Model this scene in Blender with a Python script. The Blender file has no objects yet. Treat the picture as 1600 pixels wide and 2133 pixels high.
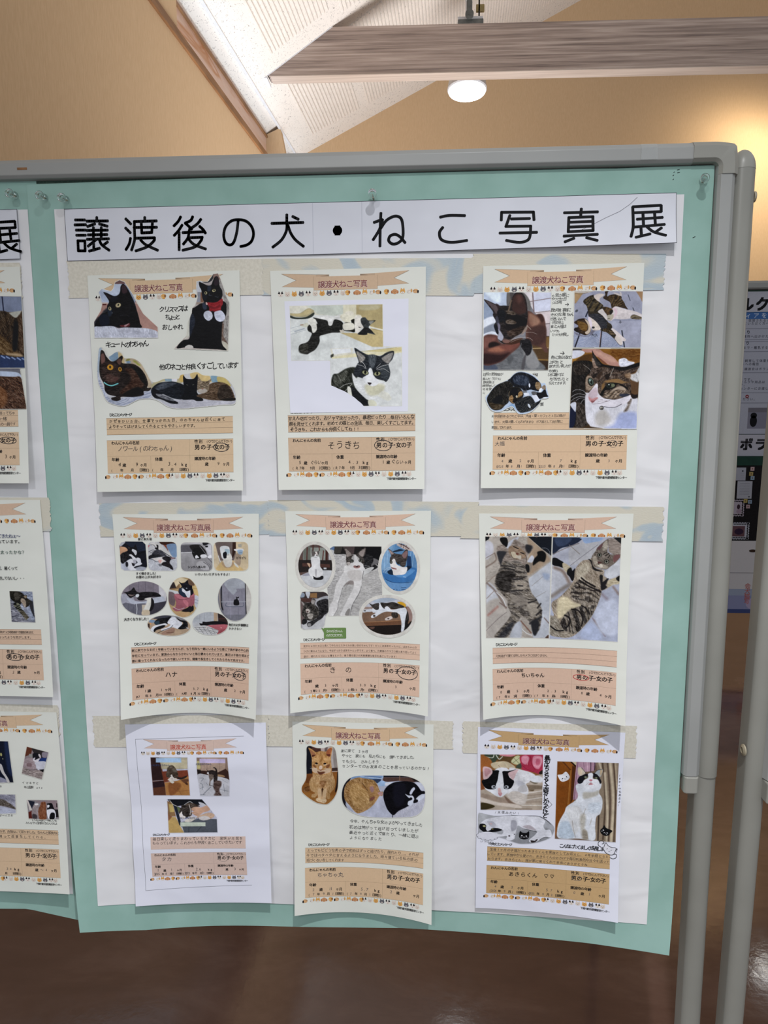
import bpy, math, random
import numpy as np
from mathutils import Vector, Matrix
random.seed(7)
SC = bpy.context.scene
COL = SC.collection
PI = math.pi

# ------------------------------------------------------------ camera, world, lights, exposure
CAM = np.array([0.0, -1.0185, 1.45235])
RX = (0.99819882, 0.05990672, -0.00321072)      # camera right, in world axes
RY = (0.00495819, -0.13571488, -0.99073553)     # camera down
RZ = (-0.05978746, 0.98893511, -0.13576746)     # camera forward
cam = bpy.data.cameras.new('camera'); co = bpy.data.objects.new('camera', cam); COL.objects.link(co)
cam.sensor_fit = 'HORIZONTAL'; cam.sensor_width = 36.0; cam.lens = 36.0 * 1480.0 / 1600.0
cam.clip_start = 0.02; cam.clip_end = 60
mw = Matrix.Identity(4)
for i in range(3):
    mw[i][0] = RX[i]; mw[i][1] = -RY[i]; mw[i][2] = -RZ[i]; mw[i][3] = CAM[i]
co.matrix_world = mw
SC.camera = co
vs = SC.view_settings
vs.view_transform = 'Standard'; vs.look = 'None'; vs.gamma = 1.0; vs.use_curve_mapping = False
vs.exposure = 0.0
SC.display_settings.display_device = 'sRGB'
SC.cycles.max_bounces = 8; SC.cycles.transparent_max_bounces = 12
SC.cycles.use_denoising = True

wd = bpy.data.worlds.new('world'); SC.world = wd; wd.use_nodes = True
bg = wd.node_tree.nodes['Background']; bg.inputs[0].default_value = (0.86, 0.93, 1.0, 1); bg.inputs[1].default_value = 0.64

def lamp(name, kind, loc, energy, color=(1, 1, 1), target=None, **kw):
    l = bpy.data.lights.new(name, kind); l.energy = energy; l.color = color
    for k, v in kw.items(): setattr(l, k, v)
    o = bpy.data.objects.new(name, l); COL.objects.link(o); o.location = loc
    if target is not None:
        o.rotation_euler = (Vector(target) - Vector(loc)).to_track_quat('-Z', 'Y').to_euler()
    return o
# downlight in the ceiling over the visitor: lights the board and throws the shadows of pins and curled sheets
lamp('downlight', 'SPOT', (0.2, -1.12, 2.78), 152, (0.985, 0.99, 1.0), (0.2, -0.95, 0.0), spot_size=math.radians(108), spot_blend=1.0, shadow_soft_size=0.022)
lamp('board_fill', 'SPOT', (-0.5, -2.6, 2.9), 66, (0.985, 0.99, 1.0), (-0.3, -0.9, 0.0), spot_size=math.radians(120), spot_blend=1.0, shadow_soft_size=0.12)  # added unseen fill from behind the visitor, lifts the lower board
# downlight near the far wall, right of the picture
lamp('wall_downlight', 'SPOT', (3.45, 5.65, 4.08), 95, (1.0, 0.88, 0.68), (3.2, 6.5, 3.6), spot_size=math.radians(165), spot_blend=1.0, shadow_soft_size=0.09)
# added unseen area fill far to the right, brightens ceiling and far wall
lamp('right_fill', 'AREA', (8.0, 3.4, 2.2), 60, (1.0, 0.97, 0.93), (0.0, 4.6, 3.0), shape='RECTANGLE', size=6.0, size_y=3.0)
# added area fill hidden behind the board, brightens the sloping ceiling from below
lamp('ceiling_fill', 'AREA', (0.2, 3.0, 0.35), 58, (0.97, 0.98, 1.0), (-0.05, 3.15, 4.0), shape='DISK', size=1.8, spread=math.radians(110))
# daylight that comes up through the clerestory slot behind the wall top
cl = lamp('clerestory_daylight', 'AREA', (-1.125, 3.0, 3.04), 3.6, (0.70, 0.86, 1.0), shape='RECTANGLE', size=0.06, size_y=3.7, spread=math.radians(120)); cl.rotation_euler = (PI, 0, math.radians(-2.2))

# ------------------------------------------------------------ helpers
def lin(c):
    c = np.asarray(c, float) / 255.0
    return np.where(c <= 0.04045, c / 12.92, ((c + 0.055) / 1.055) ** 2.4)
def rgba(r, g, b, k=1.0): return tuple(float(x) * k for x in lin((r, g, b))) + (1.0,)

def tag(o, label=None, cat=None, group=None, kind=None):
    if label: o['label'] = label
    if cat: o['category'] = cat
    if group: o['group'] = group
    if kind: o['kind'] = kind
    return o
def empty(name, loc=(0, 0, 0)):
    o = bpy.data.objects.new(name, None); COL.objects.link(o); o.location = loc; o.empty_display_size = 0.02
    return o
def mesh_obj(name, verts, faces, mat=None, parent=None, colors=None, smooth=False):
    me = bpy.data.meshes.new(name)
    verts = np.asarray(verts, dtype=np.float64).reshape(-1, 3)
    if parent is not None: verts = verts - np.array(world_loc(parent))
    if isinstance(faces, np.ndarray):
        nf, k = faces.shape
        me.vertices.add(len(verts)); me.vertices.foreach_set('co', verts.astype(np.float32).ravel())
        me.loops.add(nf * k); me.loops.foreach_set('vertex_index', faces.astype(np.int32).ravel())
        me.polygons.add(nf); me.polygons.foreach_set('loop_start', np.arange(0, nf * k, k, dtype=np.int32))
        try: me.polygons.foreach_set('loop_total', np.full(nf, k, dtype=np.int32))
        except Exception: pass
        me.update(calc_edges=True)
    else:
        me.from_pydata([tuple(v) for v in verts], [], [tuple(f) for f in faces]); me.update()
    if colors is not None:
        a = me.color_attributes.new('col', 'FLOAT_COLOR', 'POINT')
        c = np.ones((len(verts), 4), np.float32); c[:, :3] = colors
        a.data.foreach_set('color', c.ravel())
    if mat is not None: me.materials.append(mat)
    if smooth: me.polygons.foreach_set('use_smooth', np.ones(len(me.polygons), bool))
    o = bpy.data.objects.new(name, me); COL.objects.link(o)
    if parent is not None: o.parent = parent
    return o
def world_loc(o):
    p = Vector(o.location)
    while o.parent is not None:
        o = o.parent; p = p + Vector(o.location)
    return p

class MB:
    """collects boxes, prisms and lathes into one mesh"""
    def __init__(s): s.v = []; s.f = []
    def add(s, v, f):
        n = len(s.v); s.v += [tuple(map(float, p)) for p in v]; s.f += [tuple(i + n for i in q) for q in f]
    def box(s, x0, x1, y0, y1, z0, z1, bev=0.0):
        if bev <= 0:
            v = [(x, y, z) for x in (x0, x1) for y in (y0, y1) for z in (z0, z1)]
            s.add(v, [(0, 1, 3, 2), (4, 6, 7, 5), (0, 4, 5, 1), (2, 3, 7, 6), (0, 2, 6, 4), (1, 5, 7, 3)])
        else:
            b = bev
            s.prism([(x0 + b, y0), (x1 - b, y0), (x1, y0 + b), (x1, y1 - b), (x1 - b, y1), (x0 + b, y1), (x0, y1 - b), (x0, y0 + b)],
                    lambda p, t: (p[0], p[1], z0 + (z1 - z0) * t))
    def prism(s, prof, fn, ts=(0, 1)):
        n = len(prof); v = []
        for t in ts: v += [fn(p, t) for p in prof]
        f = []
        for k in range(len(ts) - 1):
            for i in range(n):
                j = (i + 1) % n
                f.append((k * n + i, k * n + j, (k + 1) * n + j, (k + 1) * n + i))
        f.append(tuple(range(n - 1, -1, -1))); f.append(tuple((len(ts) - 1) * n + i for i in range(n)))
        s.add(v, f)
    def lathe(s, prof, org, axis, seg=24):
        """prof: list of (radius, height along axis)"""
        ax = Vector(axis).normalized(); t1 = ax.orthogonal().normalized(); t2 = ax.cross(t1); v = []; f = []
        for r, h in prof:
            for k in range(seg):
                a = 2 * PI * k / seg
                v.append(Vector(org) + ax * h + (t1 * math.cos(a) + t2 * math.sin(a)) * r)
        m = len(prof)
        for i in range(m - 1):
            for k in range(seg):
                j = (k + 1) % seg
                f.append((i * seg + k, i * seg + j, (i + 1) * seg + j, (i + 1) * seg + k))
        f.append(tuple(range(seg - 1, -1, -1))); f.append(tuple((m - 1) * seg + k for k in range(seg)))
        s.add(v, f)
    def build(s, name, mat, parent=None, smooth=False, bevel=0.0, angle=40):
        o = mesh_obj(name, s.v, s.f, mat, parent, smooth=smooth)
        if bevel:
            m = o.modifiers.new('b', 'BEVEL'); m.width = bevel; m.segments = 3; m.limit_method = 'ANGLE'; m.angle_limit = math.radians(30)
        if smooth:
            try:
                bm_auto(o, angle)
            except Exception: pass
        return o
def bm_auto(o, angle):
    import bmesh
    b = bmesh.new(); b.from_mesh(o.data); bmesh.ops.recalc_face_normals(b, faces=b.faces)
    for e in b.edges:
        if len(e.link_faces) == 2 and e.calc_face_angle(0) > math.radians(angle): e.smooth = False
    b.to_mesh(o.data); b.free()

# ------------------------------------------------------------ materials
def new_mat(name):
    m = bpy.data.materials.new(name); m.use_nodes = True
    nt = m.node_tree; return m, nt, nt.nodes['Principled BSDF']
def noise(nt, scale, detail=4, rough=0.5, coord='Object', stretch=None, dist=0.0):
    tc = nt.nodes.new('ShaderNodeTexCoord'); n = nt.nodes.new('ShaderNodeTexNoise')
    n.inputs['Scale'].default_value = scale; n.inputs['Detail'].default_value = detail; n.inputs['Roughness'].default_value = rough
    n.inputs['Distortion'].default_value = dist
    if stretch:
        mp = nt.nodes.new('ShaderNodeMapping'); mp.inputs['Scale'].default_value = stretch
        nt.links.new(tc.outputs[coord], mp.inputs[0]); nt.links.new(mp.outputs[0], n.inputs['Vector'])
    else: nt.links.new(tc.outputs[coord], n.inputs['Vector'])
    return n
def ramp(nt, src, stops):
    r = nt.nodes.new('ShaderNodeValToRGB'); e = r.color_ramp.elements
    while len(e) < len(stops): e.new(0.5)
    for k, (p, c) in enumerate(stops): e[k].position = p; e[k].color = c
    nt.links.new(src, r.inputs[0]); return r
def bump(nt, bs, src, strength, dist=0.001):
    b = nt.nodes.new('ShaderNodeBump'); b.inputs['Strength'].default_value = strength; b.inputs['Distance'].default_value = dist
    nt.links.new(src, b.inputs['Height']); nt.links.new(b.outputs[0], bs.inputs['Normal']); return b
def mat_noise(name, c0, c1, scale, rough=0.6, bumpk=0.0, bdist=0.001, stretch=None, spec=0.3, detail=4, lo=0.35, hi=0.65):
    m, nt, bs = new_mat(name)
    n = noise(nt, scale, detail, stretch=stretch)
    r = ramp(nt, n.outputs[0], [(lo, rgba(*c0)), (hi, rgba(*c1))])
    nt.links.new(r.outputs[0], bs.inputs['Base Color']); bs.inputs['Roughness'].default_value = rough
    bs.inputs['Specular IOR Level'].default_value = spec
    if bumpk: bump(nt, bs, n.outputs[0], bumpk, bdist)
    return m
def mat_paper(name, c0, c1, wr=0.5):
    m, nt, bs = new_mat(name)
    n = noise(nt, 9, 3); r = ramp(nt, n.outputs[0], [(0.3, rgba(*c0)), (0.7, rgba(*c1))])
    nt.links.new(r.outputs[0], bs.inputs['Base Color']); bs.inputs['Roughness'].default_value = 0.75
    bs.inputs['Specular IOR Level'].default_value = 0.2
    w = noise(nt, 7, 2, 0.4, stretch=(1, 1, 2.2), dist=0.6); bump(nt, bs, w.outputs[0], wr, 0.006)
    return m

M = {}
M['paper_cream'] = mat_paper('paper_cream', (215, 217, 209), (222, 223, 216), 0.3)
M['paper_white'] = mat_paper('paper_white', (218, 219, 232), (225, 226, 238), 0.35)
M['paper_back'] = mat_paper('paper_back', (218, 218, 221), (231, 230, 232), 0.8)
M['paper_head_dim'] = mat_paper('paper_head_dim', (206, 208, 217), (216, 218, 227), 0.3)  # headline paper greyer than the others: weaker light put into its colour
M['mint'] = mat_noise('mint_paper', (141, 176, 166), (153, 187, 178), 14, 0.8, 0.3, 0.004, detail=5)
M['mint_tape'] = mat_noise('mint_tape', (128, 196, 176), (136, 202, 182), 20, 0.35)
M['edge'] = mat_noise('edge_line', (60, 60, 66), (76, 76, 82), 20, 0.8)
M['tape'] = mat_noise('cloth_tape', (205, 200, 186), (216, 211, 198), 260, 0.55, 0.4, 0.0005, detail=2)
def tape_print():
    # translucent cloth tape with the ghost of an old blue print showing through
    m, nt, bs = new_mat('cloth_tape_printed')
    n = noise(nt, 11, 2, 0.4, stretch=(1, 1, 1.6), dist=1.2)
    r = ramp(nt, n.outputs[0], [(0.0, rgba(206, 200, 184)), (0.50, rgba(204, 199, 184)), (0.56, rgba(176, 187, 192)), (0.68, rgba(168, 182, 192)), (0.75, rgba(214, 206, 180))])
    nt.links.new(r.outputs[0], bs.inputs['Base Color']); bs.inputs['Roughness'].default_value = 0.5
    w = noise(nt, 420, 1, stretch=(0.6, 1, 3)); bump(nt, bs, w.outputs[0], 0.35, 0.0005)
    return m
M['tape_print'] = tape_print()
def ink():
    m, nt, bs = new_mat('printed_ink')
    a = nt.nodes.new('ShaderNodeVertexColor'); a.layer_name = 'col'
    n = noise(nt, 300, 2); 
    mix = nt.nodes.new('ShaderNodeMixRGB'); mix.blend_type = 'MULTIPLY'; mix.inputs[0].default_value = 0.12
    nt.links.new(a.outputs[0], mix.inputs[1]); nt.links.new(n.outputs[0], mix.inputs[2])
    nt.links.new(mix.outputs[0], bs.inputs['Base Color']); bs.inputs['Roughness'].default_value = 0.6
    bs.inputs['Specular IOR Level'].default_value = 0.12
    return m
M['ink'] = ink()
def gloss_photo():
    m, nt, bs = new_mat('glossy_photo')
    a = nt.nodes.new('ShaderNodeVertexColor'); a.layer_name = 'col'
    n = noise(nt, 30, 2); r = ramp(nt, n.outputs[0], [(0.0, (0.28, 0.28, 0.28, 1)), (1.0, (0.42, 0.42, 0.42, 1))])
    nt.links.new(a.outputs[0], bs.inputs['Base Color']); nt.links.new(r.outputs[0], bs.inputs['Roughness'])
    bs.inputs['Specular IOR Level'].default_value = 0.16
    return m
M['photo'] = gloss_photo()
M['frame'] = mat_noise('frame_plastic', (152, 153, 151), (159, 160, 158), 6, 0.38, 0.08, 0.0006, spec=0.45)
M['cap'] = mat_noise('cap_plastic', (148, 147, 140), (155, 154, 147), 5, 0.35, 0.05, 0.0006, spec=0.45)
M['pole'] = mat_noise('pole_metal', (138, 137, 130), (146, 145, 138), 7, 0.34, 0.06, 0.0006, spec=0.5)
M['cloth_board'] = mat_noise('board_cloth', (52, 70, 62), (66, 84, 74), 400, 0.9, 0.4, 0.0005)
M['dark'] = mat_noise('dark_gap', (22, 20, 19), (30, 28, 26), 40, 0.8)
M['screw'] = mat_noise('screw_metal', (150, 140, 118), (170, 160, 138), 60, 0.3, spec=0.6)

def glass():
    m, nt, bs = new_mat('clear_plastic')
    n = noise(nt, 60, 2); r = ramp(nt, n.outputs[0], [(0, (0.93, 0.97, 0.96, 1)), (1, (0.97, 0.99, 0.99, 1))])
    nt.links.new(r.outputs[0], bs.inputs['Base Color'])
    bs.inputs['Transmission Weight'].default_value = 1.0; bs.inputs['Roughness'].default_value = 0.03; bs.inputs['IOR'].default_value = 1.45
    return m
M['glass'] = glass()
M['clear_tape'] = None
def clear_tape():
    m, nt, bs = new_mat('clear_tape')
    n = noise(nt, 40, 2); r = ramp(nt, n.outputs[0], [(0, rgba(196, 200, 200)), (1, rgba(206, 208, 206))])
    nt.links.new(r.outputs[0], bs.inputs['Base Color']); bs.inputs['Alpha'].default_value = 0.35; bs.inputs['Roughness'].default_value = 0.25
    return m
M['clear_tape'] = clear_tape()
def wood_panel():
    m, nt, bs = new_mat('grained_laminate')
    n = noise(nt, 1.0, 6, 0.62, stretch=(0.45, 60, 60), dist=0.12)
    r = ramp(nt, n.outputs[0], [(0.30, rgba(104, 88, 82)), (0.45, rgba(150, 132, 122)), (0.55, rgba(170, 151, 140)), (0.70, rgba(198, 181, 170))])
    nt.links.new(r.outputs[0], bs.inputs['Base Color']); bs.inputs['Roughness'].default_value = 0.55; bump(nt, bs, n.outputs[0], 0.15, 0.002)
    return m
M['laminate'] = wood_panel()
def light_wood():
    m, nt, bs = new_mat('pale_knotty_wood')
    n = noise(nt, 1.6, 3, 0.5, stretch=(6, 0.8, 6), dist=1.5)
    r = ramp(nt, n.outputs[0], [(0.3, rgba(226, 196, 180)), (0.55, rgba(222, 184, 160)), (0.68, rgba(196, 130, 76)), (0.8, rgba(226, 190, 168))])
    nt.links.new(r.outputs[0], bs.inputs['Base Color']); bs.inputs['Roughness'].default_value = 0.5
    return m
M['pale_wood'] = light_wood()
M['trim'] = mat_noise('brown_trim', (120, 84, 54), (150, 108, 72), 5, 0.5, stretch=(8, 1, 8))
M['wall'] = mat_noise('beige_wallpaper', (205, 172, 134), (213, 181, 143), 60, 0.9, 0.25, 0.002, stretch=(3, 3, 0.5), lo=0.3, hi=0.7)
def acoustic():
    m, nt, bs = new_mat('acoustic_ceiling')
    n = noise(nt, 95, 2, 0.5, dist=1.6, stretch=(1, 0.6, 1))
    r = ramp(nt, n.outputs[0], [(0.0, rgba(158, 148, 142)), (0.33, rgba(168, 158, 152)), (0.37, rgba(226, 217, 208)), (1.0, rgba(231, 222, 213))])
    nt.links.new(r.outputs[0], bs.inputs['Base Color']); bs.inputs['Roughness'].default_value = 0.9; bump(nt, bs, n.outputs[0], 0.2, 0.003)
    return m
M['acoustic'] = acoustic()
M['ridge'] = mat_noise('ridged_ceiling', (222, 212, 202), (229, 219, 210), 40, 0.9)
def floor_mat():
    m, nt, bs = new_mat('vinyl_floor')
    n = noise(nt, 3.2, 8, 0.62, stretch=(0.7, 1.5, 1), dist=0.4)
    r = ramp(nt, n.outputs[0], [(0.25, rgba(76, 54, 46)), (0.5, rgba(89, 65, 56)), (0.68, rgba(103, 79, 70)), (0.85, rgba(121, 97, 89))])
    nt.links.new(r.outputs[0], bs.inputs['Base Color'])
    n2 = noise(nt, 22, 5, 0.6); r2 = ramp(nt, n2.outputs[0], [(0.3, (0.07, 0.07, 0.07, 1)), (0.7, (0.13, 0.13, 0.13, 1))])
    nt.links.new(r2.outputs[0], bs.inputs['Roughness']); bs.inputs['Specular IOR Level'].default_value = 0.5
    n3 = noise(nt, 34, 3, 0.6); bump(nt, bs, n3.outputs[0], 0.10, 0.002)
    return m
M['floor'] = floor_mat()
M['white_metal'] = mat_noise('white_lamp_metal', (214, 214, 218), (222, 222, 226), 20, 0.3, spec=0.5)
M['grey_metal'] = mat_noise('grey_bracket', (96, 98, 96), (112, 114, 111), 30, 0.45)
M['brass'] = mat_noise('brass_plate', (140, 122, 78), (160, 142, 96), 30, 0.4)
def emit(name, c, k):
    m, nt, bs = new_mat(name)
    n = noise(nt, 8, 1); r = ramp(nt, n.outputs[0], [(0, tuple(x * 0.97 for x in c) + (1,)), (1, tuple(c) + (1,))])
    nt.links.new(r.outputs[0], bs.inputs['Emission Color']); bs.inputs['Emission Strength'].default_value = k
    return m
M['lamp_on'] = emit('lit_diffuser', (0.95, 0.98, 1.0), 9.0)

# ------------------------------------------------------------ printing: flat coloured shapes laid on a sheet, in millimetres (u right, v down)
KP = 0.97
class Layer:
    def __init__(s): s.v = []; s.f = []; s.c = []; s.n = 0; s.z = 0.0
    def tris(s, uv, faces, color, z=None):
        uv = np.asarray(uv, float).reshape(-1, 2); z = s.z if z is None else z
        s.v.append(np.c_[uv, np.full(len(uv), z)]); s.f.append(np.asarray(faces, int).reshape(-1, 3) + s.n)
        c = np.empty((len(uv), 3)); c[:] = lin(color) * KP; s.c.append(c); s.n += len(uv)
    def quad(s, a, b, c, d, color, z=None, step=6.0):
        a, b, c, d = map(lambda p: np.array(p, float), (a, b, c, d))
        nu = max(1, int(math.ceil(max(np.hypot(*(b - a)), np.hypot(*(c - d))) / step))); nv = max(1, int(math.ceil(max(np.hypot(*(d - a)), np.hypot(*(c - b))) / step)))
        U, V = np.meshgrid(np.linspace(0, 1, nu + 1), np.linspace(0, 1, nv + 1)); U = U.ravel()[:, None]; V = V.ravel()[:, None]
        P = (a * (1 - U) + b * U) * (1 - V) + (d * (1 - U) + c * U) * V
        i = (np.arange(nv)[:, None] * (nu + 1) + np.arange(nu)[None]).ravel()
        s.tris(P, np.r_[np.c_[i, i + 1, i + nu + 2], np.c_[i, i + nu + 2, i + nu + 1]], color, z)
    def rect(s, x0, y0, x1, y1, color, z=None): s.quad((x0, y0), (x1, y0), (x1, y1), (x0, y1), color, z)
    def line(s, pts, w, color, z=None, cap=False):
        pts = [np.array(p, float) for p in pts]
        for a, b in zip(pts[:-1], pts[1:]):
            d = b - a; L = np.hypot(*d)
            if L < 1e-6: continue
            n = np.array((-d[1], d[0])) / L * w / 2; e = d / L * w * 0.3
            s.quad(a - n - e, b - n + e, b + n + e, a + n - e, color, z)
        if cap:
            for p in pts: s.disc(p[0], p[1], w / 2, w / 2, color, z, seg=14)
    def disc(s, x, y, rx, ry, color, z=None, seg=12, rot=0.0):
        a = np.linspace(0, 2 * PI, seg, endpoint=False); ca, sa = math.cos(rot), math.sin(rot)
        px = rx * np.cos(a); py = ry * np.sin(a)
        P = np.c_[x + px * ca - py * sa, y + px * sa + py * ca]; P = np.r_[P, [[x, y]]]
        k = np.arange(seg); s.tris(P, np.c_[k, (k + 1) % seg, np.full(seg, seg)], color, z)
    def ring(s, x, y, rx, ry, w, color, z=None, seg=36, rot=0.0):
        a = np.linspace(0, 2 * PI, seg + 1); ca, sa = math.cos(rot), math.sin(rot)
        px = rx * np.cos(a); py = ry * np.sin(a)
        s.line(np.c_[x + px * ca - py * sa, y + px * sa + py * ca], w, color, z)
    def tri(s, a, b, c, color, z=None): s.tris([a, b, c], [(0, 1, 2)], color, z)
    def text(s, x0, x1, y, size, txt, color=(28, 26, 28), bold=0.0, hand=0.0, z=None, slope=0.0, vertical=False, thin=False):
        """glyphs spread evenly from x0 to x1 on baseline y (or downwards if vertical)"""
        n = max(1, len(txt)); adv = (x1 - x0) / n
        for k, ch in enumerate(txt):
            if ch in ' \u3000': continue
            V, F = glyph(ch, 0)
            if not len(V): continue
            P = V * size
            if ord(ch) < 128 or ch in '1234567890': P = P - [(P[:, 0].min() + P[:, 0].max()) / 2 - abs(adv) * 0.5 if not vertical else 0, 0]
            else: P = P + [(abs(adv) - size * 0.95) / 2 if not vertical else 0, 0]
            if hand:
                r = random.uniform(-.12, .12) * hand; q = 1 + random.uniform(-.14, .08) * hand
                sh = 0.10 * hand; P = P * q; P = np.c_[P[:, 0] * math.cos(r) - P[:, 1] * math.sin(r) + P[:, 1] * sh, P[:, 0] * math.sin(r) + P[:, 1] * math.cos(r) + random.uniform(-.05, .05) * size * hand]
            if vertical: ox, oy = y, x0 + adv * (k + 0.85)
            else: ox, oy = x0 + adv * k, y + slope * adv * k
            if bold > 0:
                b_ = bold * size * .8
                for kx, ky in ((-b_, -b_), (b_, -b_), (-b_, b_), (b_, b_)): s.tris(np.c_[ox + P[:, 0] + kx, oy - P[:, 1] + ky], F, color, (s.z if z is None else z) + .004 * (kx > 0) + .002 * (ky > 0))
            else: s.tris(np.c_[ox + P[:, 0], oy - P[:, 1]], F, color, z)
    def build(s, name, fn, parent, mat=None, base=0.2):
        if not s.n: return None
        V = np.concatenate(s.v); F = np.concatenate(s.f); C = np.concatenate(s.c)
        P = fn(V[:, 0], V[:, 1], base + V[:, 2])
        return mesh_obj(name, P, F, mat or M['ink'], parent, colors=C)

_gc = {}
def glyph(ch, bold):
    key = (ch, bold)
    if key in _gc: return _gc[key]
    c = bpy.data.curves.new('g', 'FONT'); c.body = ch; c.resolution_u = 2; c.offset = bold; c.size = 1.0
    o = bpy.data.objects.new('g', c); COL.objects.link(o)
    me = o.to_mesh(); me.calc_loop_triangles()
    V = np.array([v.co[:2] for v in me.vertices]).reshape(-1, 2)
    F = np.array([t.vertices[:] for t in me.loop_triangles]).reshape(-1, 3)
    o.to_mesh_clear(); bpy.data.objects.remove(o); bpy.data.curves.remove(c)
    _gc[key] = (V, F); return _gc[key]

# ------------------------------------------------------------ painting of the snapshots (procedural, into vertex colours of a fine grid)
_rng = np.random.default_rng(3)
_NT = _rng.random((256, 256))
def vnoise(x, y):
    xi = np.floor(x).astype(int); yi = np.floor(y).astype(int); fx = x - xi; fy = y - yi
    fx = fx * fx * (3 - 2 * fx); fy = fy * fy * (3 - 2 * fy)
    g = lambda a, b: _NT[a & 255, b & 255]
    return (g(xi, yi) * (1 - fx) + g(xi + 1, yi) * fx) * (1 - fy) + (g(xi, yi + 1) * (1 - fx) + g(xi + 1, yi + 1) * fx) * fy
def smooth_closed(P, closed=True, m=5):
    P = np.asarray(P, float); n = len(P)
    if n < 3: return P
    t = np.linspace(0, 1, m, endpoint=False)[:, None]; out = []
    rng = range(n) if closed else range(n - 1)
    for i in rng:
        if closed: p0, p1, p2, p3 = P[i - 1], P[i], P[(i + 1) % n], P[(i + 2) % n]
        else: p0, p1, p2, p3 = P[max(i - 1, 0)], P[i], P[i + 1], P[min(i + 2, n - 1)]
        out.append(0.5 * (2 * p1 + (p2 - p0) * t + (2 * p0 - 5 * p1 + 4 * p2 - p3) * t * t + (3 * p1 - p0 - 3 * p2 + p3) * t ** 3))
    if not closed: out.append(P[-1:])
    return np.concatenate(out)
def seg_dist(X, Y, P, closed):
    D = np.full(X.shape, 1e9); n = len(P)
    for i in range(n if closed else n - 1):
        a = P[i]; b = P[(i + 1) % n]; d = b - a; L = d @ d + 1e-12
        t = np.clip(((X - a[0]) * d[0] + (Y - a[1]) * d[1]) / L, 0, 1)
        D = np.minimum(D, (X - a[0] - t * d[0]) ** 2 + (Y - a[1] - t * d[1]) ** 2)
    return np.sqrt(D)
def inside(X, Y, P):
    r = np.zeros(X.shape, bool); n = len(P)
    for i in range(n):
        x0, y0 = P[i]; x1, y1 = P[(i + 1) % n]
        if y0 == y1: continue
        c = ((Y < y0) != (Y < y1)) & (X < (x1 - x0) * (Y - y0) / (y1 - y0) + x0)
        r ^= c
    return r
def hexc(h):
    if len(h) == 3: h = ''.join(c * 2 for c in h)
    return np.array([int(h[i:i + 2], 16) for i in (0, 2, 4)], float)
def coverage(X, Y, kind, pts, soft, w=0):
    if kind == 'E':
        cx, cy, rx, ry = pts[:4]; a = math.radians(pts[4]) if len(pts) > 4 else 0
        x = (X - cx) * math.cos(a) + (Y - cy) * math.sin(a); y = -(X - cx) * math.sin(a) + (Y - cy) * math.cos(a)
        d = (np.sqrt((x / rx) ** 2 + (y / ry) ** 2) - 1) * min(rx, ry)
    elif kind == 'L':
        P = smooth_closed(np.array(pts).reshape(-1, 2), False); d = seg_dist(X, Y, P, False) - w / 2
    else:
        P = np.array(pts, float).reshape(-1, 2)
        if kind == 'P': P = smooth_closed(P)
        d = seg_dist(X, Y, P, True); d = np.where(inside(X, Y, P), -d, d)
    return np.clip(0.5 - d / (2 * soft), 0, 1)
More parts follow.
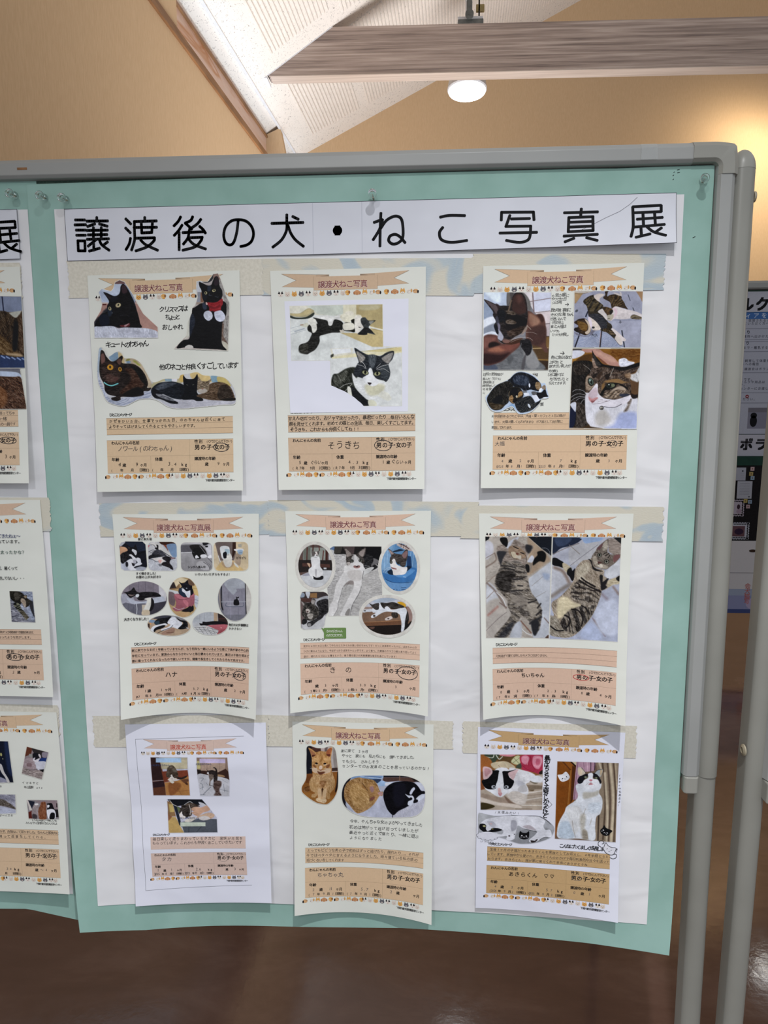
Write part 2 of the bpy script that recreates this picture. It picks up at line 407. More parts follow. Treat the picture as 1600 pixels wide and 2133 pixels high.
def paint(W, H, ops, res):
    """W, H in 0.1 mm; every line of ops is one stroke: kind colour [options] points"""
    nx = max(4, int(round(W / 10 * res)) + 1); ny = max(4, int(round(H / 10 * res)) + 1)
    X, Y = np.meshgrid(np.linspace(0, W, nx), np.linspace(0, H, ny))
    img = np.zeros((ny, nx, 3)) + 128.0; clip = None
    for ln in ops.strip().split('\n'):
        tk = ln.split()
        if not tk: continue
        kind = tk[0]; col = hexc(tk[1]) if kind != 'K' else None; soft = 3.5; w = 5; fur = 0; fang = 0; st = None; col2 = None; op = 1.0; pts = []
        for t in tk[2:]:
            k = t[0]
            if k == 's': soft = float(t[1:])
            elif k == 'w': w = float(t[1:])
            elif k == 'o': op = float(t[1:])
            elif k == 'f': q = t[1:].split(','); fur = float(q[0]); fang = float(q[1]) if len(q) > 1 else 0
            elif k == 't': q = t[1:].split(','); st = (hexc(q[0]), float(q[1]), float(q[2]), float(q[3]))
            elif k == 'g': col2 = hexc(t[1:])
            else: pts.append(float(t))
        if kind == 'K': clip = coverage(X, Y, 'E', pts, 3.0); continue
        if kind == 'F': m = np.ones(X.shape)
        else: m = coverage(X, Y, kind, pts, soft, w)
        C = np.empty(img.shape); C[:] = col
        if col2 is not None:
            if kind == 'F': g = Y / H
            else:
                q = pts if kind != 'E' else (0, pts[1] - pts[3], 0, pts[1] + pts[3])
                y0, y1 = min(q[1::2]), max(q[1::2]); g = np.clip((Y - y0) / (y1 - y0 + 1e-6), 0, 1)
            C = C * (1 - g[..., None]) + col2 * g[..., None]
        if st is not None:
            a = math.radians(st[1]); s1 = X * math.cos(a) + Y * math.sin(a); s2 = -X * math.sin(a) + Y * math.cos(a)
            wv = np.sin(2 * PI * (s1 + (vnoise(s1 / st[2] * .7 + 9, s2 / st[2] * .35 + 3) - .5) * st[2] * 2.2) / st[2])
            k = np.clip(wv * 1.6 + .1 + (vnoise(X / st[2] * 1.5, Y / st[2] * 1.5) - .5) * 2, 0, 1) * st[3]
            C = C * (1 - k[..., None]) + st[0] * k[..., None]
        if fur:
            a = math.radians(fang); s1 = X * math.cos(a) + Y * math.sin(a); s2 = -X * math.sin(a) + Y * math.cos(a)
            nz = (vnoise(s1 / 22 + 5, s2 / 5.5) - .5) * 1.2 + (vnoise(s1 / 50, s2 / 17 + 40) - .5) * .8
            nz = nz + (vnoise(s1 / 12 + 77, s2 / 3.2 + 9) - .5) * .7
            C = C + nz[..., None] * fur * 2.9
        if clip is not None: m = m * clip
        m = (m * op)[..., None]
        img = img * (1 - m) + C * m
    g1 = vnoise(X / 90 + W, Y / 90 + H) - .5; g2 = vnoise(X / 26 + H, Y / 26 + W) - .5; g3 = vnoise(X / 8 + 3, Y / 8 + W) - .5
    img = img * (1 + g1[..., None] * .12 + g2[..., None] * .07) + g3[..., None] * 9
    return X, Y, np.clip(img, 0, 255)
def photo_part(name, fn, parent, org, W, H, mask, ops, res=2.3, paper=(230, 228, 220), base=0.25, glued=False, label=None):
    """a snapshot on a sheet: org (mm) of its bounding box, W H in 0.1 mm, mask = outline (kind, points) or None"""
    X, Y, img = paint(W, H, ops, res); ny, nx = X.shape
    keep = np.ones((ny, nx), bool)
    if mask is not None:
        cv = coverage(X, Y, mask[0], mask[1], 3.0)
        img = img * cv[..., None] + np.array(paper, float) * (1 - cv[..., None]); keep = cv > 0.01
    C = lin(img) * KP
    i = (np.arange(ny - 1)[:, None] * nx + np.arange(nx - 1)[None]).ravel()
    q = np.c_[i, i + nx, i + nx + 1, i + 1]
    kf = keep.ravel(); q = q[kf[q].any(1)]
    used = np.zeros(nx * ny, bool); used[q.ravel()] = True; idx = np.cumsum(used) - 1
    u = (org[0] + X / 10).ravel()[used]; v = (org[1] + Y / 10).ravel()[used]
    P = fn(u, v, np.full(len(u), base + (0.5 if glued else 0)))
    o = mesh_obj(name, P, idx[q], M['photo'] if glued else M['ink'], parent, colors=C.reshape(-1, 3)[used])
    if label: o['label'] = label
    return o

# ------------------------------------------------------------ the hall: floor, walls, sloping ceiling
DV = np.array([0.0388, 0.99925, 0.0])            # long direction of the hall
CN = np.array([0.55564, -0.02146, -0.83115])     # ceiling normal (points down into the hall)
SL = np.cross(CN, DV); SL /= np.linalg.norm(SL); SL = SL if SL[2] > 0 else -SL   # up the slope
UP = np.array([0.0, 0.0, 1.0])
KR = 0.88
def sc(p, k=KR): return CAM + (np.array(p, float) - CAM) * k
def slab(pts, off):
    n = len(pts); a = [np.array(p, float) for p in pts]; b = [p + np.array(off, float) for p in a]
    return a + b, [tuple(range(n)), tuple(range(2 * n - 1, n - 1, -1))] + [(i, i + n, (i + 1) % n + n, (i + 1) % n) for i in range(n)]
def slab_obj(name, pts, off, mat, parent=None):
    v, f = slab(pts, off); return mesh_obj(name, v, f, mat, parent)
tag(slab_obj('floor', [(-8, -4, 0), (9, -4, 0), (9, 12, 0), (-8, 12, 0)], (0, 0, -0.1), M['floor']), 'brown marbled glossy vinyl floor', kind='structure')

E0 = sc((-1.2105, 4.27, 3.724))                  # a point on the edge of the clerestory slot, on the ceiling plane
def ceil_pt(s, y, drop=0.0):                     # s metres up the slope, at world depth y, drop metres below the plane
    p = E0 + SL * s; p = p + DV * ((y - p[1]) / DV[1]); return p + CN * drop
FW0 = sc((-1.082, 5.66, 3.776)); WD = np.array([0.93314, 0.35950, 0.0]); FN = np.array([WD[1], -WD[0], 0.0])
# far wall: its top edge follows the ceiling slope
a0 = FW0 - WD * 3.4; a1 = FW0 + WD * 7.5
rise = (sc((1.481, 6.648, 5.463))[2] - FW0[2]) / np.linalg.norm((sc((1.481, 6.648, 5.463)) - FW0)[:2])
tag(slab_obj('wall_back', [(a0[0], a0[1], 0), (a1[0], a1[1], 0), (a1[0], a1[1], FW0[2] + rise * 7.5 + 0.1), (FW0[0], FW0[1], FW0[2] + 0.1), (a0[0], a0[1], FW0[2] + 0.1)], -FN * 0.12, M['wall']),
    'beige papered gable wall at the far end', kind='structure')
# ceiling plane, cut by the far wall
def to_wall(s):                                   # depth at which the slope line s meets the far wall
    p = E0 + SL * s; t = ((FW0 - p) @ FN) / (DV @ FN); return (p + DV * t)[1]
ce = empty('ceiling', ceil_pt(0, 0)); tag(ce, 'white sloping acoustic ceiling with ridged panels', kind='structure')
pts = [ceil_pt(0, -3, 0.0), ceil_pt(0, to_wall(0), 0.0), ceil_pt(9, to_wall(9), 0.0), ceil_pt(9, -3, 0.0)]
slab_obj('ceiling_board', pts, -CN * 0.1, M['acoustic'], ce)
pts = [ceil_pt(-0.9, -3, -0.03), ceil_pt(-0.9, to_wall(-0.9), -0.03), ceil_pt(0.02, to_wall(0), -0.03), ceil_pt(0.02, -3, -0.03)]
slab_obj('recessed_strip', pts, -CN * 0.1, M['acoustic'], ce)
mb = MB(); q = [ceil_pt(-0.012, -3, 0.006), ceil_pt(0.004, -3, 0.006), ceil_pt(0.004, -3, -0.03), ceil_pt(-0.012, -3, -0.03)]
L_ = (to_wall(0) + 3) / DV[1]; mb.prism(q, lambda p, t: p + DV * t * L_); mb.build('edge_bead', M['white_metal'], ce)
# ridged acoustic panels: two rows, split where the beam runs; each ridge is real relief joined per panel
def ridged(s0, s1, yfn0, yfn1, name='ridged_panel'):
    vs_, fs_ = [], []; pitch = 0.025; n = int((s1 - s0) / pitch)
    for k in range(n):
        s = s0 + k * pitch; prof = [(s, 0.0), (s + pitch * .22, .0068), (s + pitch * .55, .0068), (s + pitch * .8, 0.0)]
        i = len(vs_)
        for y in (yfn0(s), yfn1(s)):
            for (a, h) in prof: vs_.append(ceil_pt(a, y, h + 0.001))
        for j in range(3): fs_.append((i + j, i + j + 1, i + 5 + j, i + 4 + j))
        fs_ += [(i + 3, i + 2, i + 1, i), (i + 4, i + 5, i + 6, i + 7)]
    o = mesh_obj(name, vs_, fs_, M['ridge'], ce); o['kind'] = 'stuff'; return o
BY = 4.22                                        # beam depth before scaling; see below
def ys(y): return CAM[1] + (y - CAM[1]) * KR
for s0, s1 in ((0.172, 0.61), (0.66, 1.61), (1.66, 2.64)): ridged(s0, s1, lambda s: ys(1.3), lambda s: ys(4.03) if s < 0.64 else ys(4.16))
for s0, s1 in ((0.172, 0.61), (0.66, 1.61), (1.66, 2.64)): ridged(s0, s1, lambda s: ys(4.36), lambda s: to_wall(s) - 0.25)

# wall on the left: an upper wall over a wide opening, with a brown trim on its top, a slot of daylight and a pale plank behind it
def lw(y, x, z): return np.array([x + (y - 4.0) * 0.0388, y, z])
wl = empty('wall_left', lw(0, -1.13, 2.0)); tag(wl, 'beige papered upper wall at the left', kind='structure')
LX = sc((-1.13, 4, 0))[0] ; LZ = CAM[2] + (3.243 - CAM[2]) * KR; LX = -1.13 * KR
def lwp(y, z, dx=0.0): return np.array([LX + dx + (y - ys(4.0)) * 0.0388, y, z])
yend = ys(5.62); yblk = ys(2.55)
slab_obj('wall_panel', [lwp(-3, 1.95), lwp(yend, 1.95), lwp(yend, LZ), lwp(-3, LZ)], (-0.06, 0, 0), M['wall'], wl)
zc = ceil_pt(0, 0)[2] + 0.2
slab_obj('wall_upstand', [lwp(-3, LZ), lwp(yblk, LZ), lwp(yblk, zc), lwp(-3, zc)], (-0.06, 0, 0), M['wall'], wl)
tag(slab_obj('trim_1', [lwp(-3, LZ - 0.03, .012), lwp(yend, LZ - 0.03, .012), lwp(yend, LZ + 0.004, .012), lwp(-3, LZ + 0.004, .012)], (-0.08, 0, 0), M['trim']), 'thin brown wooden trim along the top of the left wall', kind='structure')
PX = -1.335 * KR
def plk(y, z): return np.array([PX + (y - ys(4.0)) * 0.0388, y, z])
yp = ys(4.96)
tag(slab_obj('trim_2', [plk(-1, 2.2), plk(yp, 2.2), plk(yp, zc - .1), plk(-1, zc - .1)], (-0.04, 0, 0), M['pale_wood']), 'pale knotty wooden plank behind the top of the left wall', kind='structure')
tag(slab_obj('trim_3', [plk(-1, 3.400) + [.012, 0, 0], plk(yp, 3.400) + [.012, 0, 0], plk(yp, 3.388) + [.012, 0, 0], plk(-1, 3.388) + [.012, 0, 0]], (-0.02, 0, 0), M['trim']), 'narrow wooden bead where plank meets ceiling', kind='structure')
# return wall that closes the slot
tag(slab_obj('wall_return', [plk(yp, 1.95) - [.3, 0, 0], lwp(yp, 1.95, .0) , lwp(yp, LZ), ceil_pt(0, yp) + [0, 0, .0], ceil_pt(-.35, yp, -.03) - [.1, 0, 0]], (0, 0.08, 0), M['wall']), 'beige return wall closing the daylight slot', kind='structure')
tag(slab_obj('wall_right', [(8.3, 0.2, 0), (8.3, 12, 0), (8.3, 12, 7), (8.3, 0.2, 7)], (.1, 0, 0), M['wall']), 'unseen beige papered wall far to the right, added to block outside light', kind='structure')  # out of view; added to keep world light off the left wall
# side window of the neighbouring bay, seen only in the gloss of the floor
wn = empty('window_1', (-4.4, 4.6, 2.9)); tag(wn, 'bright window of the neighbouring bay', kind='structure')
mb = MB(); mb.box(-4.46, -4.42, 3.9, 5.4, 2.9, 4.4); mb.build('pane', emit('daylight_pane', (0.86, 0.94, 1.0), 12.0), wn)
mb = MB()
for (a, b_, c, d_) in ((3.84, 3.9, 2.84, 4.46), (5.4, 5.46, 2.84, 4.46), (3.84, 5.46, 2.84, 2.9), (3.84, 5.46, 4.4, 4.46), (4.63, 4.67, 2.9, 4.4)): mb.box(-4.48, -4.40, a, b_, c, d_)
mb.build('window_frame', M['trim'], wn)

# ------------------------------------------------------------ beam with grained laminate
def bp(x, y, z): return sc((x, y, z))
bm_ = empty('ceiling_beam', sc((0.5, 4.25, 3.78))); tag(bm_, 'long grey-brown wood-grain box beam under the sloping ceiling, its left end cut to the slope', 'beam', kind=None)
bdir = np.array([0.99977, 0.02164, 0.0]); bin_ = np.array([-0.02164, 0.99977, 0.0])
A = bp(-1.120, 4.22, 3.787); Bt = bp(-0.669, 4.23, 4.088)
xr = 7.0
th = 0.10
loB = A + bdir * xr; hiB = np.array([loB[0], loB[1], Bt[2]])
front = [A, loB, hiB, Bt]
slab_obj('face_panel', front, bin_ * th, M['laminate'], bm_)
cm = MB(); e = (Bt - A); 
cm.prism([A - bdir * .015, A + bdir * .009, A + bdir * .009 + bin_ * (th + .01), A - bdir * .015 + bin_ * (th + .01)], lambda p, t: p + e * t - bin_ * 0.004)
cm.prism([A - bdir * .03 + bin_ * -.004, A + bdir * .0 + bin_ * -.004, A - bdir * .0 + bin_ * (th + .03), A - bdir * .03 + bin_ * (th + .03)], lambda p, t: p + UP * (-0.004 - 0.012 * t))
cm.build('white_end_bead', M['white_metal'], bm_)
o = MB(); P = [A + bdir * .02, loB, loB + bin_ * th, A + bdir * .02 + bin_ * th]
slab_obj('underside_panel', [p - UP * .001 for p in P], (0, 0, -0.006), mat_noise('underlit_laminate', (176, 158, 146), (200, 184, 172), 1.0, 0.5, stretch=(1.5, 60, 60)), bm_)  # paler than the beam face: light from below put into the colour

# ------------------------------------------------------------ spotlight behind the beam
sp = empty('spotlight', sc((0.289, 4.75, 3.95))); tag(sp, 'white round spotlight switched on, hanging behind the wood-grain beam', 'spotlight')
c = sc((0.289, 4.75, 3.868)); ax = Vector((0.0, 0.10, 1.0)).normalized()
mb = MB(); mb.lathe([(.125, 0), (.131, .009), (.125, .044), (.110, .117), (.095, .16), (.044, .176)], c, ax, 40); mb.build('lamp_housing', M['white_metal'], sp, smooth=True)
mb = MB(); mb.lathe([(.120, 0), (.120, .007)], Vector(c) - ax * .008, ax, 40); mb.build('diffuser', M['lamp_on'], sp)
mb = MB(); mb.lathe([(.015, 0), (.015, .45)], Vector(c) + ax * .17, ax, 12); mb.build('stem', M['white_metal'], sp)
lamp('spotlight_light', 'SPOT', tuple(Vector(c) - ax * .03), 60, (0.93, 0.97, 1.0), tuple(Vector(c) - ax * 2), spot_size=math.radians(64), spot_blend=0.6, shadow_soft_size=0.10)
# bracket over the beam
br = empty('mounting_bracket', sc((0.285, 4.5, 4.15))); tag(br, 'grey metal pivot bracket with a white box and brass plate above the beam', 'bracket')
def bx(name, px0, px1, z0, z1, y0, y1, mat, bev=.004):
    mb = MB(); a = sc((px0, y0, z0)); b = sc((px1, y1, z1)); mb.box(a[0], b[0], a[1], b[1], a[2], b[2]); return mb.build(name, mat, br, bevel=bev)
bx('base_plate', .205, .385, 4.10, 4.225, 4.46, 4.56, M['grey_metal']); bx('white_box', .205, .385, 4.215, 4.262, 4.50, 4.60, M['white_metal'])
bx('pivot_arm', .264, .304, 4.22, 4.345, 4.44, 4.47, M['grey_metal'], .01); bx('hanger_rod', .352, .362, 4.25, 4.50, 4.52, 4.53, M['dark'], 0); bx('ceiling_rod', .276, .290, 4.33, 4.62, 4.46, 4.475, M['grey_metal'], 0)
mb = MB(); mb.lathe([(.026, 0), (.026, .015), (.009, .016), (.009, .020)], sc((.284, 4.44, 4.24)), (0, -1, 0), 24); mb.build('pivot_bolt', M['grey_metal'], br)
bx('brass_plate', .335, .395, 4.30, 4.35, 4.52, 4.54, M['brass'])
# downlight in the hall to the right of the picture
dl = empty('downlight_lamp', (3.45, 5.65, 4.12)); tag(dl, 'round white downlight near the far wall, right of the picture', 'spotlight')
mb = MB(); mb.lathe([(.14, 0), (.15, .02), (.14, .2), (.05, .22)], (3.45, 5.65, 4.12), (0, 0, 1), 32); mb.build('lamp_housing', M['white_metal'], dl, smooth=True)
mb = MB(); mb.lathe([(.13, 0), (.13, .01)], (3.45, 5.65, 4.11), (0, 0, 1), 32); mb.build('diffuser', M['lamp_on'], dl)
mb = MB(); mb.lathe([(.02, 0), (.02, 1.2)], (3.45, 5.65, 4.33), (0, 0, 1), 12); mb.build('stem', M['white_metal'], dl)

# ------------------------------------------------------------ display board
bd = empty('display_board', (-0.4, 0, 0.9)); tag(bd, 'large freestanding notice board with a grey plastic frame, covered by mint green sheets', 'notice board')
XL, XR, ZT, ZB = -1.22, 0.3795, 1.7785, 0.9235
mb = MB(); mb.box(XL - .01, XR + .006, 0.0, 0.016, ZB - .006, ZT + .006); mb.build('board_panel', M['cloth_board'], bd)
prof = [(0.0, -.0005), (-.008, .0005), (-.012, .0045), (-.012, .0195), (-.007, .0255), (.002, .0285), (.018, .0285), (.026, .022), (.026, .004), (.018, -.0005)]   # (y, distance outwards)
mb = MB(); mb.prism(prof, lambda p, t: (XL + (0.3475 - XL) * t, p[0], ZT + p[1] * 1.0)); mb.build('top_rail', M['frame'], bd, bevel=.0008)
mb = MB(); mb.prism(prof, lambda p, t: (XR + p[1] * .92, p[0], ZB + (1.7755 - ZB) * t)); mb.build('side_rail', M['frame'], bd, bevel=.0008)
mb = MB(); mb.prism([(max(p[0], .0006), p[1]) for p in prof if p[0] > -.0081 or p[1] < .01], lambda p, t: (XL + (XR - .02 - XL) * t, p[0], ZB - p[1] * 1.0)); mb.build('bottom_rail', M['frame'], bd, bevel=.0008)
mb = MB(); mb.prism(prof, lambda p, t: (XL - p[1] * .92, p[0], ZB + (ZT - ZB) * t)); mb.build('side_rail', M['frame'], bd, bevel=.0008)
def corner(xc, zc_, sx, sz, name='corner_cap'):
    """elbow swept round the corner: grows outwards from the inner corner (xc, zc_)"""
    mb = MB(); pr = [(p[0] - (.0012 if p[0] < 0 else -.001), p[1]) for p in prof]; n = 14; leg = .033; ri = .006
    path = [((-leg, 0), (0, 1))] + [((-ri + ri * math.sin(a), -ri + ri * math.cos(a)), (math.sin(a), math.cos(a))) for a in np.linspace(0, PI / 2, n)] + [((0, -leg), (1, 0))]
    path = [((-leg, 0), (0, 1)), ((-ri, 0), (0, 1))] + path[2:-2] + [((0, -ri), (1, 0)), ((0, -leg * .45), (1, 0))]
    vs_, m = [], len(pr)
    for (px, pz), (nx, nz) in path:
        for (y, d) in pr:
            k = .2 + .8 / max(abs(nx), abs(nz)); dd = d * (k if d > .01 else 1)
            vs_.append((xc + sx * (px + nx * (dd + .0006)), y, zc_ + sz * (pz + nz * (dd + .0006))))
    f = []
    for i in range(len(path) - 1):
        for j in range(m):
            q = (j + 1) % m; f.append((i * m + j, i * m + q, (i + 1) * m + q, (i + 1) * m + j))
    f += [tuple(range(m - 1, -1, -1)), tuple((len(path) - 1) * m + i for i in range(m))]
    mb.add(vs_, f); return mb.build(name, M['cap'], bd, smooth=True, angle=35)
corner(XR, ZT, 1, 1)
mb = MB(); mb.box(XR + .0012, XR + .0225, -.013, .024, ZB - .0265, ZB - .0005, .003); mb.build('corner_cap', M['cap'], bd, bevel=.002)
corner(XL, ZT, -1, 1); corner(XL, ZB, -1, -1)
mb = MB(); mb.box(XL - .018, XL - .0172 + .0, 0, 0.001, 1.79, 1.80); 
mb = MB(); mb.box(-.568, -.554, -.0124, -.0119, 1.7895, 1.7925); mb.build('rail_scratch', M['trim'], bd)
mb = MB(); mb.box(.279, .300, -.0128, -.0124, 1.783, 1.798); mb.add([(.279, -.0128, 1.798), (.300, -.0128, 1.798), (.300, -.0078, 1.8042), (.279, -.0078, 1.8042)], [(0, 1, 2, 3)])
mb.build('clear_tape_wrap', M['clear_tape'], bd)
# stand poles
def pole(name, x0, x1, y0, tilt, label, sleeve, flat):
    r = empty(name, (x0 + .016, y0, 0)); tag(r, label, 'stand pole')
    tn = math.tan(math.radians(tilt))
    w = x1 - x0
    def P(x, y, z): return (x + tn * (z - 0.9), y, z)
    mb = MB(); n = 8
    pr = [(x0, y0 + .034), (x0, y0 + .010)] + [(x0 + w / 2 - w / 2 * math.cos(a), y0 + .010 - .010 * math.sin(a)) for a in np.linspace(.2, PI - .2, n)] + [(x1, y0 + .010), (x1, y0 + .034)]
    pr2 = [((p[0] - x0 - w / 2) * .94 + x0 + w / 2, p[1] + .001) for p in pr]
    mb.prism(pr2, lambda p, t: P(p[0], p[1], 0.03 + (1.70 - .03) * t)); mb.build('inner_post', M['pole'], r, smooth=True, angle=50)
    # half-round sleeve with a domed cap, resting in front of the post
    sx0, sx1 = sleeve; ws = sx1 - sx0; mb = MB()
    dep = ws * (.42 if not flat else .18)
    ps = [(sx0 + ws / 2 - ws / 2 * math.cos(a), y0 + .012 - (dep) * math.sin(a)) for a in np.linspace(0, PI, 14)] + [(sx1, y0 + .036), (sx0, y0 + .036)]
    mb.prism(ps, lambda p, t: P(p[0], p[1], .914 + (1.776 - .914) * t)); mb.build('sleeve', M['pole'], r, smooth=True, angle=50)
    mb = MB(); rr = []
    for k in range(9):
        a = k / 8 * PI / 2; s = math.cos(a) * .98 + .02; h = math.sin(a) * .026
        rr.append([(sx0 + ws / 2 + (p[0] - sx0 - ws / 2) * s * 1.02, y0 + .014 + (p[1] - y0 - .014) * s * 1.02, 1.776 + h) for p in ps])
    v = [P(*p) for ring in rr for p in ring]; m = len(ps); f = []
    for k in range(8):
        for i in range(m): j = (i + 1) % m; f.append((k * m + i, k * m + j, (k + 1) * m + j, (k + 1) * m + i))
    f += [tuple(range(m - 1, -1, -1)), tuple(8 * m + i for i in range(m))]
    mb.add(v, f); mb.build('dome_cap', M['cap'], r, smooth=True, angle=60)
    mb = MB(); mb.box(x0 + .002 + tn * -.9, x1 - .002 + tn * -.9, y0 - .25, y0 + .30, 0.0, .035, .01); mb.build('foot', M['pole'], r, bevel=.004)
    return r, P
p1, PF = pole('stand_pole', .405, .437, 0.004, 0.0, 'grey stand pole with a domed cap at the right edge of the main board', (.4065, .4375), False)
mb = MB(); mb.lathe([(.007, 0), (.007, .003), (.004, .004)], PF(.4375, .018, 1.742), (1, 0, 0), 20); mb.build('side_knob', M['screw'], p1)
p2, PG = pole('stand_pole', .468, .500, -0.014, 0.86, 'grey stand pole of the neighbouring board, with a round eyelet on its dark left side', (.479, .4935), True)
mb = MB(); mb.lathe([(.004, 0), (.0085, .001), (.0085, .003), (.0045, .0045), (.0045, .002)], PG(.468, -.001, .962), (-1, 0, 0), 24); mb.build('eyelet', M['screw'], p2)
# neighbouring board: only its frame edge is in the picture
nb_ = empty('display_board', (1.3, -.02, .9)); tag(nb_, 'edge of the neighbouring grey-framed board at the right border', 'notice board')
tn = math.tan(math.radians(.86))
def NP(x, y, z): return (x + tn * (z - .9), y - .014, z)
mb = MB(); mb.prism([(p[0], -p[1]) for p in prof], lambda p, t: NP(.519 + p[1], p[0], .925 + .852 * t)); mb.build('side_rail', M['frame'], nb_, bevel=.0008)
mb = MB(); mb.prism([(.492, -.013), (.496, -.016), (.55, -.016), (.55, .024), (.492, .024)], lambda p, t: NP(p[0], p[1], .893 + .031 * t)); mb.build('corner_cap', M['cap'], nb_, bevel=.002)
mb = MB(); mb.prism([(.516, 0), (1.6, 0), (1.6, .016), (.516, .016)], lambda p, t: NP(p[0], p[1], .925 + .852 * t)); mb.build('board_panel', M['cloth_board'], nb_)
for zz in (1.777, .897):
    mb = MB(); mb.prism([(p[0], p[1]) for p in prof], lambda p, t, zz=zz: NP(.52 + 1.1 * t, p[0], zz + p[1])); mb.build('top_rail' if zz > 1 else 'bottom_rail', M['frame'], nb_)
mb = MB(); mb.prism([(p[0], p[1]) for p in prof], lambda p, t: NP(1.6 + p[1], p[0], .925 + .852 * t)); mb.build('side_rail', M['frame'], nb_)
for xx in (-1.235,):
    r = empty('stand_pole', (xx, .02, 0)); tag(r, 'grey stand pole at the far left end of the main board', 'stand pole')
    mb = MB(); mb.box(xx - .03, xx - .002, .002, .036, .03, 1.78, .006); mb.build('inner_post', M['pole'], r)
    mb = MB(); mb.box(xx - .04, xx + .01, -.25, .3, 0, .035, .01); mb.build('foot', M['pole'], r)

# ------------------------------------------------------------ papers on the board
D0 = 1.0185
def hang(X, Z):
    """how far (m) the big sheets curl off below the board's lower edge"""
    t = np.clip((0.915 - Z) / 0.285, 0, 1) ** 1.5
    L = np.clip((-0.25 - X) / 0.31, 0, 1.05) ** 2 * 0.041; R = np.clip((X + 0.02) / 0.40, 0, 1.05) ** 2 * 0.031
    L = np.where(X < -0.57, 0.0, L)
    return t * (L + R + 0.002)
def hang_left(X, Z): return np.clip((0.93 - Z) / 0.3, 0, 1) * 0.004
def grid_sheet(name, x0f, x1f, zt, zbf, nx, nz, base, mat, parent, gfn, wave=0.0):
    """paper between side lines x0f(z)/x1f(z) and top zt(x) / bottom zbf(x)"""
    v = []; 
    for j in range(nz + 1):
        for i in range(nx + 1):
            s = i / nx; t = j / nz
            xa = x0f(0) * (1 - s) + x1f(0) * s; z = zt(xa) * (1 - t) + zbf(xa) * t
            x = x0f(t) * (1 - s) + x1f(t) * s
            y = -(base + float(gfn(np.array(x), np.array(z))))
            if wave: y -= wave * (0.5 + 0.5 * math.sin(x * 23 + z * 5) * math.sin(z * 17 + x * 9))
            v.append((x, y, z))
    f = [(j * (nx + 1) + i, (j + 1) * (nx + 1) + i, (j + 1) * (nx + 1) + i + 1, j * (nx + 1) + i + 1) for j in range(nz) for i in range(nx)]
    return mesh_obj(name, v, f, mat, parent, smooth=True)
def lerpf(tab):
    xs = [p[0] for p in tab]; ys_ = [p[1] for p in tab]
    return lambda x: float(np.interp(x, xs, ys_))
gl = empty('mint_backing_sheet', (-.86, -.001, 1.2)); tag(gl, 'mint green backing sheet at the left, tucked under the edge of the wide one', 'backing paper')
grid_sheet('paper', lambda t: -1.19, lambda t: -.548, lambda x: 1.7782, lerpf([(-1.2, .661), (-.69, .661), (-.64, .6628), (-.60, .655), (-.548, .645)]), 60, 60, .0008, M['mint'], gl, hang_left)
gr = empty('mint_backing_sheet', (-.09, -.0015, 1.2)); tag(gr, 'wide mint green backing sheet behind the nine cat sheets, lower corners curling forward', 'backing paper')
GB = [(-.5617, .6495), (-.50, .6465), (-.4589, .6445), (-.35, .6475), (-.2012, .6495), (-.041, .6545), (.05, .6530), (.1758, .6520), (.2568, .6515), (.378, .6475)]
grid_sheet('paper', lambda t: -.5617 + .0225 * np.clip((t - .72) / .28, 0, 1) ** 2, lambda t: .3779 - .0115 * np.clip((t - .75) / .25, 0, 1) ** 2, lerpf([(-.5617, 1.7735), (-.3, 1.7765), (.2, 1.7770), (.25, 1.7762), (.30, 1.7772), (.378, 1.7775)]), lerpf(GB), 110, 120, .0016, M['mint'], gr, hang)
lay = Layer()
for (x, z, a, b_) in ((-.5035, 1.7245, 3.0, 1.2), (.3545, 1.686, 3.2, 1.4), (.3252, 1.7695, 1.2, .8), (.3242, 1.7655, 1.4, .8), (.3245, 1.7605, 1.2, .8), (.3295, 1.7725, 3.0, .6), (.3300, 1.7690, 3.0, .6)):
    lay.line([(x * 1000, -z * 1000), (x * 1000 + a, -z * 1000 - b_)], .7, (34, 40, 38))
lay.rect(335, -651, 352, -641, (128, 190, 172)) if False else None
lay.build('pinhole_mark', lambda u, v, w: np.c_[u / 1000, -(.0018 + w / 1000), -v / 1000], gr)
def on_plane(base, gfn=hang):
    def fn(u, v, w):
        X = np.asarray(u) / 1000.; Z = -np.asarray(v) / 1000.
        return np.c_[X, -(base + np.asarray(w) / 1000. + gfn(X, Z)), Z]
    return fn
# white backing papers
wl_ = empty('white_backing_paper', (-.86, -.002, 1.2)); tag(wl_, 'white paper on the left mint sheet, only its right edge in view', 'backing paper')
grid_sheet('paper', lambda t: -1.15, lambda t: -.563, lambda x: 1.7403, lambda x: .692, 60, 80, .0012, M['paper_back'], wl_, hang_left)
wr_ = empty('white_backing_paper', (-.09, -.002, 1.2)); tag(wr_, 'large crinkled white paper carrying nine cat sheets', 'backing paper')
grid_sheet('paper', lambda t: -.5237 + .011 * np.clip((t - .72) / .28, 0, 1) ** 2, lambda t: .3401 - .006 * np.clip((t - .72) / .28, 0, 1) ** 2, lerpf([(-.5237, 1.7393), (.3401, 1.7414)]), lerpf([(-.5237, .6885), (-.2, .689), (.05, .688), (.2, .688), (.341, .6905)]), 100, 120, .0026, M['paper_back'], wr_, hang, .0009)

